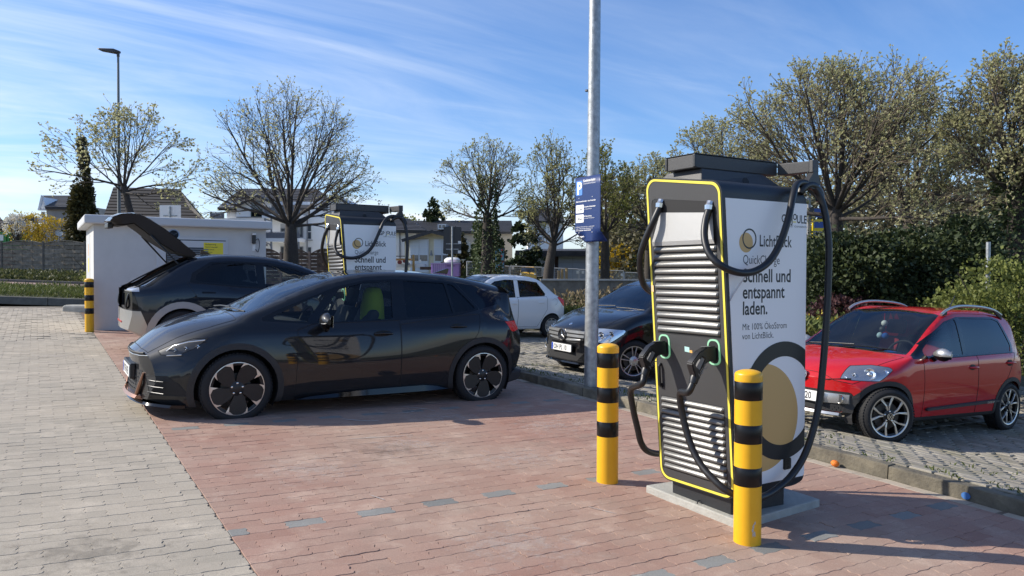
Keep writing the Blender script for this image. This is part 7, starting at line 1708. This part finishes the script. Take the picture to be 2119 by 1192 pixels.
# dark roofed house behind the station
h = House('old_house', 'house with a big dark sweeping roof behind the transformer station', 'house', 320, 44, 560)
h.box('wall', 225, 415, 480, 560, .5, 8, m_brick); h.roof('roof', [(205, 478, -.2), (448, 482, -.2), (372, 392, 6), (236, 388, 6)], m_tileb, 14); h.roof('hip_roof', [(372, 392, 6), (396, 425, 3), (448, 482, -.2), (448, 484, 9)], m_tileb)
# gabled grey house far left
h = House('gabled_house', 'grey house with a white gable and balcony at the far left', 'house', 110, 62, 560)
h.box('wall', 97, 190, 428, 560, 0, 8, m_gwall); gb = MB(); gb.prism([(h.X(82), h.Z(432)), (h.X(96.8), h.Z(432)), (h.X(96.8), h.Z(428)), (h.X(88), h.Z(408))], 'y', .0, 7.8); gb.obj('gable', m_wall, h.t)
h.roof('roof', [(94, 429, -.4), (200, 429, -.4), (196, 405, 4), (86, 405, 4)], m_tile, 9); h.roof('verge_board', [(79, 434, -.3), (83, 434, -.3), (89.5, 406, -.3), (86, 404, -.3)], m_frame)
h.box('gable_band', 82, 99, 432, 436, -.2, .1, m_frame); h.box('balcony', 81, 96, 453, 462, -1.2, .0, m_frame); h.win(86, 95, 438, 452, .02, m_frame, mull=0); h.box('balcony_base', 82, 97, 462, 560, .3, 4, m_gwall)
h = House('tiled_house', 'low house with a dark tiled roof and brick gable at the left edge', 'house', 30, 56, 560)
h.box('wall', -80, 22, 470, 560, 0, 6, m_brick); h.roof('roof', [(-5, 478, -.5), (82, 476, -.5), (78, 450, 4), (16, 450, 4)], m_tile, 10); h.roof('gable_roof', [(-60, 470, -.5), (24, 476, -.5), (-8, 440, 3), (-60, 440, 3)], m_tileb, 6); h.box('chimney', 18, 28, 443, 455, 1.5, 2.5, m_tile); h.box('back_wall', 20, 80, 476, 560, .6, 5, m_gwall)
h = House('green_container', 'green waste container behind the left fence', 'container', 14, 45, 515); h.box('body', -20, 22, 483, 515, 0, 1.6, M('green_container_paint', (.03, .24, .05), .5)); h.box('rim', -21, 25, 481, 484, -.05, 1.65, M('green_container_paint', (.03, .24, .05), .5)); h.box('label_panel', -20, 8, 486, 498, -.02, -.005, m_plate)
for x in (13, 19): h.box('rib', x, x + 1.6, 484, 515, -.06, 0, MATS['green_container_paint'])
p = G(123, 44); p.z = zof(482, 44, 123); o = thing('satellite_dish', 'round white satellite dish left of the thuja', 'satellite dish', p, -TH + .5); b = MB(); b.lathe([(.001, 0), (.08, .01), (.16, .04), (.19, .065)], 24, Matrix.Rotation(pi / 2, 4, 'X'), caps=False); b.obj('dish', m_plate, o, smooth=60); MB().tube([(0, .05, 0), (0, .1, -.4), (0, .1, -1.6)], .025, 6).obj('mast', m_grey, o); MB().tube([(0, 0, -.1), (0, -.2, -.05)], .012, 6).obj('feed_arm', m_grey, o)
# white hipped house, cream garage, long tiled roof
h = House('white_house', 'white house with a black hipped roof right behind the far charging station', 'house', 820, 52, 590)
h.box('wall', 700, 838, 474, 590, .3, 6, m_wall); h.roof('roof', [(700, 474, -.3), (882, 478, -.3), (845, 453, 3), (740, 447, 3)], m_tile, 9); h.roof('hip_roof', [(882, 478, -.3), (884, 480, 8), (845, 453, 3)], m_tile); b = MB(); b.tube([(h.X(826), .2, h.Z(474)), (h.X(827), .2, h.Z(540))], .05, 8); b.obj('downpipe', m_grey, h.t)
h = House('cream_garage', 'cream rendered garage with tall white doors behind the sign board', 'garage', 878, 44, 575)
gb = MB(); gb.prism([(h.X(837), h.Z(575)), (h.X(962), h.Z(575)), (h.X(962), h.Z(494)), (h.X(893), h.Z(478)), (h.X(837), h.Z(494))], 'y', 0, 6); gb.obj('wall', m_cr, h.t)
h.roof('roof', [(830, 495, -.6), (893, 476, -.6), (893, 476, 6.3), (830, 495, 6.3)], m_tile); h.roof('roof', [(893, 476, -.6), (966, 494, -.6), (966, 494, 6.3), (893, 476, 6.3)], m_tile)
gd = M('white_door_panel', (.60, .65, .70), .5)
for x0, x1, n in ((849, 886, 2), (899, 930, 2)):
    w_ = (x1 - x0) / n; h.box('door_frame', x0 - 1.5, x1 + 1.5, 495, 575, -.06, -.004, m_frame)
    for i in range(n):
        dd = h.box('garage_door', x0 + i * w_ + .3, x0 + (i + 1) * w_ - .3, 497, 575, -.10, -.065, gd); MB().box(h.X(x0 + i * w_ + 1.5), h.X(x0 + (i + 1) * w_ - 1.5), -.112, -.101, h.Z(540), h.Z(528)).obj('door_window', m_win, dd); MB().box(h.X(x0 + i * w_ + .5), h.X(x0 + (i + 1) * w_ - .5), -.108, -.101, h.Z(512.6), h.Z(512)).obj('door_rail', m_frame, dd)
MB().lathe([(.10, 0), (.05, .15), (.02, .3)], 10, Matrix.Translation((h.X(893), -.25, h.Z(529)))).obj('wall_light', m_grey, h.t)
h = House('long_house', 'long house with a weathered tiled roof behind the cream garage', 'house', 930, 66, 590)
h.box('wall', 830, 1060, 477, 590, 0, 7, M('beige_render', (.40, .36, .29), .9)); h.roof('roof', [(836, 478, -.4), (1062, 480, -.4), (1058, 457, 4), (846, 457, 4)], m_tile, 11); h.box('dormer', 905, 925, 464, 476, -.3, 2, m_grey); h.win(907, 923, 465, 475, -.32, m_frame, mull=1); h.win(974, 985, 474, 483, -.02, m_frame, mull=1, trans=1)
h.box('rooflight', 857, 863, 463, 470, -.35, 1, m_grey)
h = House('white_house', 'distant white house glimpsed between the trees left of the notice', 'house', 1110, 60, 590); h.box('wall', 1092, 1165, 455, 590, 0, 6, m_wall); h.win(1105, 1112, 490, 503, -.02, m_grey, mull=0); h.win(1114, 1121, 490, 503, -.02, m_grey, mull=0); h.roof('roof', [(1088, 457, -.4), (1168, 457, -.4), (1160, 432, 3), (1096, 432, 3)], m_tile)
# grey garages
h = House('garage_row', 'low brick garage row with grey doors and a flat dark roof', 'garage', 1150, 38, 585)
h.box('wall', 1070, 1250, 527, 585, 0, 5, M('dark_brick', (.060, .038, .034), .9, nscale=8, namt=.3)); h.box('roof', 1066, 1256, 519, 526.8, -.5, 5.4, m_tile, bev=.03); h.roof('roof_felt', [(1066, 524, -.52), (1256, 522, -.52), (1256, 515, 3), (1088, 515, 3)], m_tile)
for x0, x1 in ((1100, 1148), (1155, 1214)):
    for i in range(2):
        xa = x0 + (x1 - x0) * i / 2; xb = x0 + (x1 - x0) * (i + 1) / 2; dd = h.box('garage_door', xa + .2, xb - .2, 528, 585, -.05, -.004, m_gdoor); MB().box(h.X(xa + 1), h.X(xb - 1), -.056, -.051, h.Z(543.5), h.Z(543)).obj('door_rail', m_grey, dd)
for x in (1104, 1110.5, 1117): h.win(x, x + 4.6, 544, 559, -.055, m_frame, mull=0, fw=.03)
h.box('meter_box', 1080, 1087, 527.5, 535, -.18, -.0, m_plate, bev=.03)
# brick house
h = House('brick_house', 'red brick house with a dark window left of the near charging station', 'house', 1315, 44, 600)
h.box('wall', 1255, 1375, 478, 600, 0, 6, m_brick); h.win(1268, 1294, 511, 531, -.02, M('dark_brown_frame', (.03, .02, .018), .6), mull=1, fw=.12); h.roof('roof', [(1248, 480, -.5), (1380, 480, -.5), (1375, 462, 3), (1253, 462, 3)], m_tileb, 7)
rg = random.Random(3); bp_ = MB()
for i in range(26): x = rg.uniform(1296, 1345); y = rg.uniform(517, 548); bp_.box(h.X(x), h.X(x) + rg.uniform(.06, .2), -.006, 0, h.Z(y), h.Z(y) + rg.uniform(.04, .1))
bp_.obj('pale_patches', M('mortar_patch', (.34, .27, .24), .9), h.t)['kind'] = 'stuff'
# retaining wall and yard clutter
h = House('retaining_wall', 'low grey concrete wall behind the parking bays', 'wall', 1230, 23, 640); h.box('wall', 1118, 1380, 581, 690, 0, .25, M('stained_concrete', (.17, .155, .13), .9, nscale=4, namt=.35)); h.box('coping', 1118, 1380, 577.5, 580.8, -.04, .29, M('pale_coping', (.42, .41, .38), .85, nscale=6, namt=.2))
kb = House('bay_kerb', 'pale kerb edging at the back of the parking bays', 'kerb', 1200, 18.6, 668)
for i in range(6): kb.box('kerb_stone', 1118 + i * 40, 1157 + i * 40, 664 + i * .4, 690, 0, .3, m_conc, bev=.02)
# mesh construction fence
h = House('site_fence', 'temporary wire mesh site fence across the yard', 'fence', 1100, 29, 590)
edges = [(966, 1002, 541.5, 572), (1026, 1054, 549, 570), (1056, 1122, 551, 571), (1124, 1197, 554, 577), (1199, 1290, 557.5, 577), (1292, 1345, 563, 578)]
for i, (x0, x1, yt, yb) in enumerate(edges):
    s_ = (yb - yt) * .12; P = [(h.X(x0), 0, h.Z(yb)), (h.X(x0), 0, h.Z(yt)), (h.X(x1), 0, h.Z(yt + s_)), (h.X(x1), 0, h.Z(yb + 1))]
    b = MB(); b.tube(P[:2], .021, 6); b.tube(P[1:3], .021, 6); b.tube(P[2:], .021, 6); b.tube([P[0], P[3]], .021, 6); fp = b.obj('fence_panel', M('zinc_tube', (.50, .51, .52), .4, metal=.4), h.t)
    m_ = MB(); n = int((x1 - x0) / 2.2)
    for k in range(1, n): f = k / n; a = V(P[0]).lerp(V(P[3]), f); c = V(P[1]).lerp(V(P[2]), f); m_.box(a.x - .004, a.x + .004, -.004, .004, a.z, c.z)
    for k in range(1, 5): f = k / 5; a = V(P[0]).lerp(V(P[1]), f); c = V(P[3]).lerp(V(P[2]), f); m_.tube([a, c], .004, 4)
    m_.obj('wire_mesh', MATS['zinc_tube'], fp, fixn=False)['kind'] = 'stuff'
for x, y in ((869, 538), (1061, 552), (1195, 560), (1206, 560), (1287, 565)): MB().box(h.X(x - 2.6), h.X(x + 2.6), -.05, -.04, h.Z(y + 6), h.Z(y)).obj('white_notice', m_plate, h.t)
# toppled mesh panel and stakes
for i, x in enumerate((1156, 1163, 1172)):
    p = G(x, 27); p.z = zof(573, 27, x); o = MB().box(-.035, .035, -.035, .035, -.1, .22 + .05 * i).obj('timber_stake', M('pale_timber', (.42, .30, .16), .8)); o.location = p; tag(o, ['left', 'middle', 'right'][i] + ' one of three short timber stakes by the site fence', 'stake', 'timber stakes by the site fence')
# purple crate, white tank, poster, yellow van, loading arm
h = House('crate', 'big lilac plastic crate in the yard behind the dark hatchback', 'crate', 920, 30, 572)
h.box('body', 892, 949, 546, 572, 0, 1.0, M('lilac_plastic', (.42, .25, .56), .5))
for i in range(7): h.box('rib', 894 + i * 4.0, 896.0 + i * 4.0, 546.5, 572, -.04, 0, M('pale_lilac', (.55, .40, .66), .5))
h.box('rim', 891, 950, 544, 546.2, -.05, 1.05, M('pale_lilac', (.55, .40, .66), .5)); b = MB(); b.box(h.X(925), h.X(941), -.012, -.002, h.Z(551), h.Z(549.5)); b.obj('label_strip', M('dark_purple', (.08, .03, .14), .5), h.t)
h = House('water_tank', 'white rounded tank lying on the lilac crate', 'tank', 934, 30.3, 544); b = MB(); b.rings([[(h.X(934) + .32 * s_ * cos(a) * 1.0, .45 + .35 * s_ * sin(a), z) for a in [2 * pi * k / 20 for k in range(20)]] for z, s_ in ((.0, .92), (.05, 1.0), (.13, 1.02), (.16, .92), (.21, .7), (.225, .3))]); b.obj('shell', m_plate, h.t, smooth=50); MB().box(h.X(917), h.X(951), .1, .8, -.0, .02).obj('base', m_grey, h.t)
h = House('poster_board', 'tall blue poster board with cone pictures beside the ivy trunk', 'advertising board', 1034, 28.5, 564)
h.box('panel', 1025, 1043, 515, 562, -.03, .03, M('sky_blue_print', (.16, .38, .58), .5)); fb = MB(); fb.box(h.X(1042.6), h.X(1044.4), -.05, .05, h.Z(564), h.Z(513)); fb.box(h.X(1024), h.X(1042.5), -.05, .05, h.Z(515), h.Z(513)); fb.obj('frame', m_antr, h.t)
for i, (x, y, r_, c_) in enumerate(((1039, 518, 2.6, (.55, .08, .06)), (1031, 527, 5, (.75, .72, .70)), (1037, 530, 2.5, (.6, .1, .12)), (1033, 540, 3.4, (.14, .06, .04)), (1040, 541, 2.6, (.12, .05, .04)), (1033, 552, 2.8, (.65, .12, .10)), (1039, 556, 3.2, (.72, .60, .52)), (1030, 559, 2.6, (.70, .70, .72)))):
    b = MB(); n = 14; b.add([(h.X(x) + r_ * h.k * cos(2 * pi * k / n), -.0315 - .0005 * i, h.Z(y) + r_ * h.k * sin(2 * pi * k / n)) for k in range(n)], [tuple(range(n))]); b.obj('printed_scoop', M('print_%d' % i if False else 'scoop_colour' + 'abcdefgh'[i], c_, .5), h.t, fixn=False)
    b = MB(); b.add([(h.X(x - r_ * .7), -.031, h.Z(y + r_ * .3)), (h.X(x + r_ * .7), -.031, h.Z(y + r_ * .3)), (h.X(x), -.031, h.Z(y + r_ * 2.0))], [(0, 1, 2)]); b.obj('printed_cone', M('wafer_print', (.55, .32, .12), .6), h.t, fixn=False)
h = House('yellow_van', 'small yellow utility truck seen above the white hatchback', 'van', 1094, 27, 590)
m_yv = M('yellow_van_paint', (.72, .42, .05), .4, coat=.5)
b = MB(); kx = h.X; b.rings([[(kx(1075), -.0, h.Z(588)), (kx(1109), 0, h.Z(588)), (kx(1109), 0, h.Z(569)), (kx(1075), 0, h.Z(569))], [(kx(1075), .18, h.Z(588)), (kx(1109), .18, h.Z(588)), (kx(1108), .16, h.Z(563)), (kx(1076), .16, h.Z(563))], [(kx(1077), .62, h.Z(588)), (kx(1111), .62, h.Z(588)), (kx(1106.5), .42, h.Z(551.5)), (kx(1079), .42, h.Z(551.5))], [(kx(1079), 1.5, h.Z(588)), (kx(1116), 1.5, h.Z(588)), (kx(1111), 1.4, h.Z(551.5)), (kx(1082), 1.4, h.Z(551.5))]]); b.obj('cab', m_yv, h.t, bevel=.03)
b = MB(); b.add([(kx(1077.5), .16, h.Z(562.5)), (kx(1106.8), .16, h.Z(562.5)), (kx(1105.6), .375, h.Z(553)), (kx(1079.6), .375, h.Z(553))], [(0, 1, 2, 3)]); o = b.obj('windscreen', m_win, h.t, fixn=False); b = MB(); b.tube([(kx(1092), .12, h.Z(563)), (kx(1097), .22, h.Z(558))], .012, 5); b.obj('wiper', m_plast, h.t)
for x in (1077.5, 1106.5): h.box('headlight', x - 1.6, x + 1.6, 566, 569, -.03, .02, m_refl, bev=.01)
b = MB(); b.tube([(kx(1094), .05, h.Z(568)), (kx(1098), .0, h.Z(562))], .01, 5); b.obj('mirror_stalk', m_plast, h.t)
for x in (1079, 1106): b = MB(); b.lathe([(.18, 0), (.18, .14)], 18, Matrix.Translation((kx(x), .35, h.Z(588))) @ Matrix.Rotation(pi / 2, 4, 'Y') @ Matrix.Translation((0, 0, -.07))); b.obj('wheel', m_tyre, h.t)
h = House('loading_crane', 'folded ochre loading crane arm beside the far charging station', 'crane', 838, 40, 570)
m_oc = M('ochre_paint', (.42, .24, .06), .55); h.box('arm', 818, 850, 535, 539, 0, .2, m_oc); b = MB(); b.prism([(h.X(853), h.Z(562)), (h.X(858), h.Z(562)), (h.X(856), h.Z(527)), (h.X(853.5), h.Z(527))], 'y', 0, .25); b.obj('upright', m_oc, h.t); h.box('jib', 816, 838, 529.5, 531, -.05, .05, m_plast)
for i, (x, y, r_, m) in enumerate(((828, 543, 4, M('rusty_red', (.22, .04, .03), .7)), (838, 541, 3, MATS['rusty_red']), (845, 546, 3, m_grey))): b = MB(); b.lathe([(r_ * h.k, 0), (r_ * h.k, .3)], 14, Matrix.Translation((h.X(x), .0, h.Z(y))) @ Matrix.Rotation(pi / 2, 4, 'X')); b.obj('drum', m, h.t, smooth=40)
h.box('flat_bed', 818, 878, 546, 553, .1, 1.6, m_plate); h.box('pallet_load', 870, 892, 552, 558, -.2, 1.0, m_tbr)
# supermarket pylon between the trees
h = House('shop_pylon', 'tall yellow and blue supermarket pylon sign glimpsed right of the charging station', 'sign', 1692, 30, 640)
h.box('post', 1672, 1677, 400, 640, .05, .2, m_grey); h.box('post', 1706, 1710, 400, 640, .05, .2, m_grey)
yp = h.box('yellow_panel', 1679.5, 1707, 454, 491.5, -.04, .04, M('bright_yellow_sign', (.75, .55, .02), .4)); h.box('blue_panel', 1682.5, 1704, 459, 472, -.05, -.041, M('edeka_blue', (.015, .07, .30), .4) if False else M('deep_blue_sign', (.015, .07, .30), .4), yp)
text('lettering', 'EDEKA', .235, face_mtx((h.X(1681.5), -.043, h.Z(487.5)), (1, 0, 0), (0, 0, 1)), MATS['deep_blue_sign'], yp, .006, sx=.62)
h.box('top_panel', 1680, 1706, 432, 450, -.04, .04, MATS['deep_blue_sign']); h.box('lower_panel', 1679.5, 1706, 500, 532, -.04, .04, m_plate); b = MB(); b.add([(h.X(1679.5), -.043, h.Z(500)), (h.X(1687), -.043, h.Z(500)), (h.X(1683), -.043, h.Z(510)), (h.X(1679.5), -.043, h.Z(512))], [(0, 1, 2, 3)]); b.obj('red_corner', M('red_sign', (.5, .03, .03), .4), h.t, fixn=False)
text('lettering', 'BÄCK', .16, face_mtx((h.X(1686), -.0435, h.Z(518)), (1, 0, 0), (0, 0, 1)), MATS['red_sign'], h.t, .002, sx=.75)
h.box('base_panel', 1682, 1706, 560, 580, -.04, .04, m_plate); h.box('lamp_box', 1671, 1681, 430, 442, -.1, .1, m_antr)
# distant tree line
for i, (x, d, hh, ww, m, lb) in enumerate(((850, 95, 9.0, 3.2, m_budy, 'distant yellow green tree above the tiled roof'), (870, 100, 8.2, 3.6, m_dry, 'distant bare brown tree crown beside the yellow green one'), (48, 80, 6.5, 2.4, m_bud2, 'distant pale bare tree between the far left houses'))):
    p = G(x, d, -1); cloud_plant('distant_tree', lb, p, [(0, 0, hh * .55, ww, ww, hh * .4), (ww * .6, 0, hh * .5, ww * .8, ww * .8, hh * .35), (-ww * .6, 0, hh * .45, ww * .7, ww * .7, hh * .32)], 2400, .28, m, 120 + i, 'tree', 'distant trees over the roofs', stems=25)
rng = random.Random(77); lv = Leaves()
for i in range(42000):
    x = rng.uniform(1225, 2500); d = rng.uniform(30, 46); p = at(x, d); top = 372 + 70 * mn.noise(V((x * .012, 3, d * .05))); y = top + (640 - top) * rng.random() ** .8; p.z = zof(y, d, x); lv.leaf(p, V((rng.gauss(0, 1), rng.gauss(0, 1), .6)), rng.uniform(.14, .40), rng, .32)
o = link('woodland', fast_mesh('woodland', lv.v, lv.f, leafmat('woodland_twigs', (.055, .050, .030), (.15, .14, .075)))); o['kind'] = 'stuff'
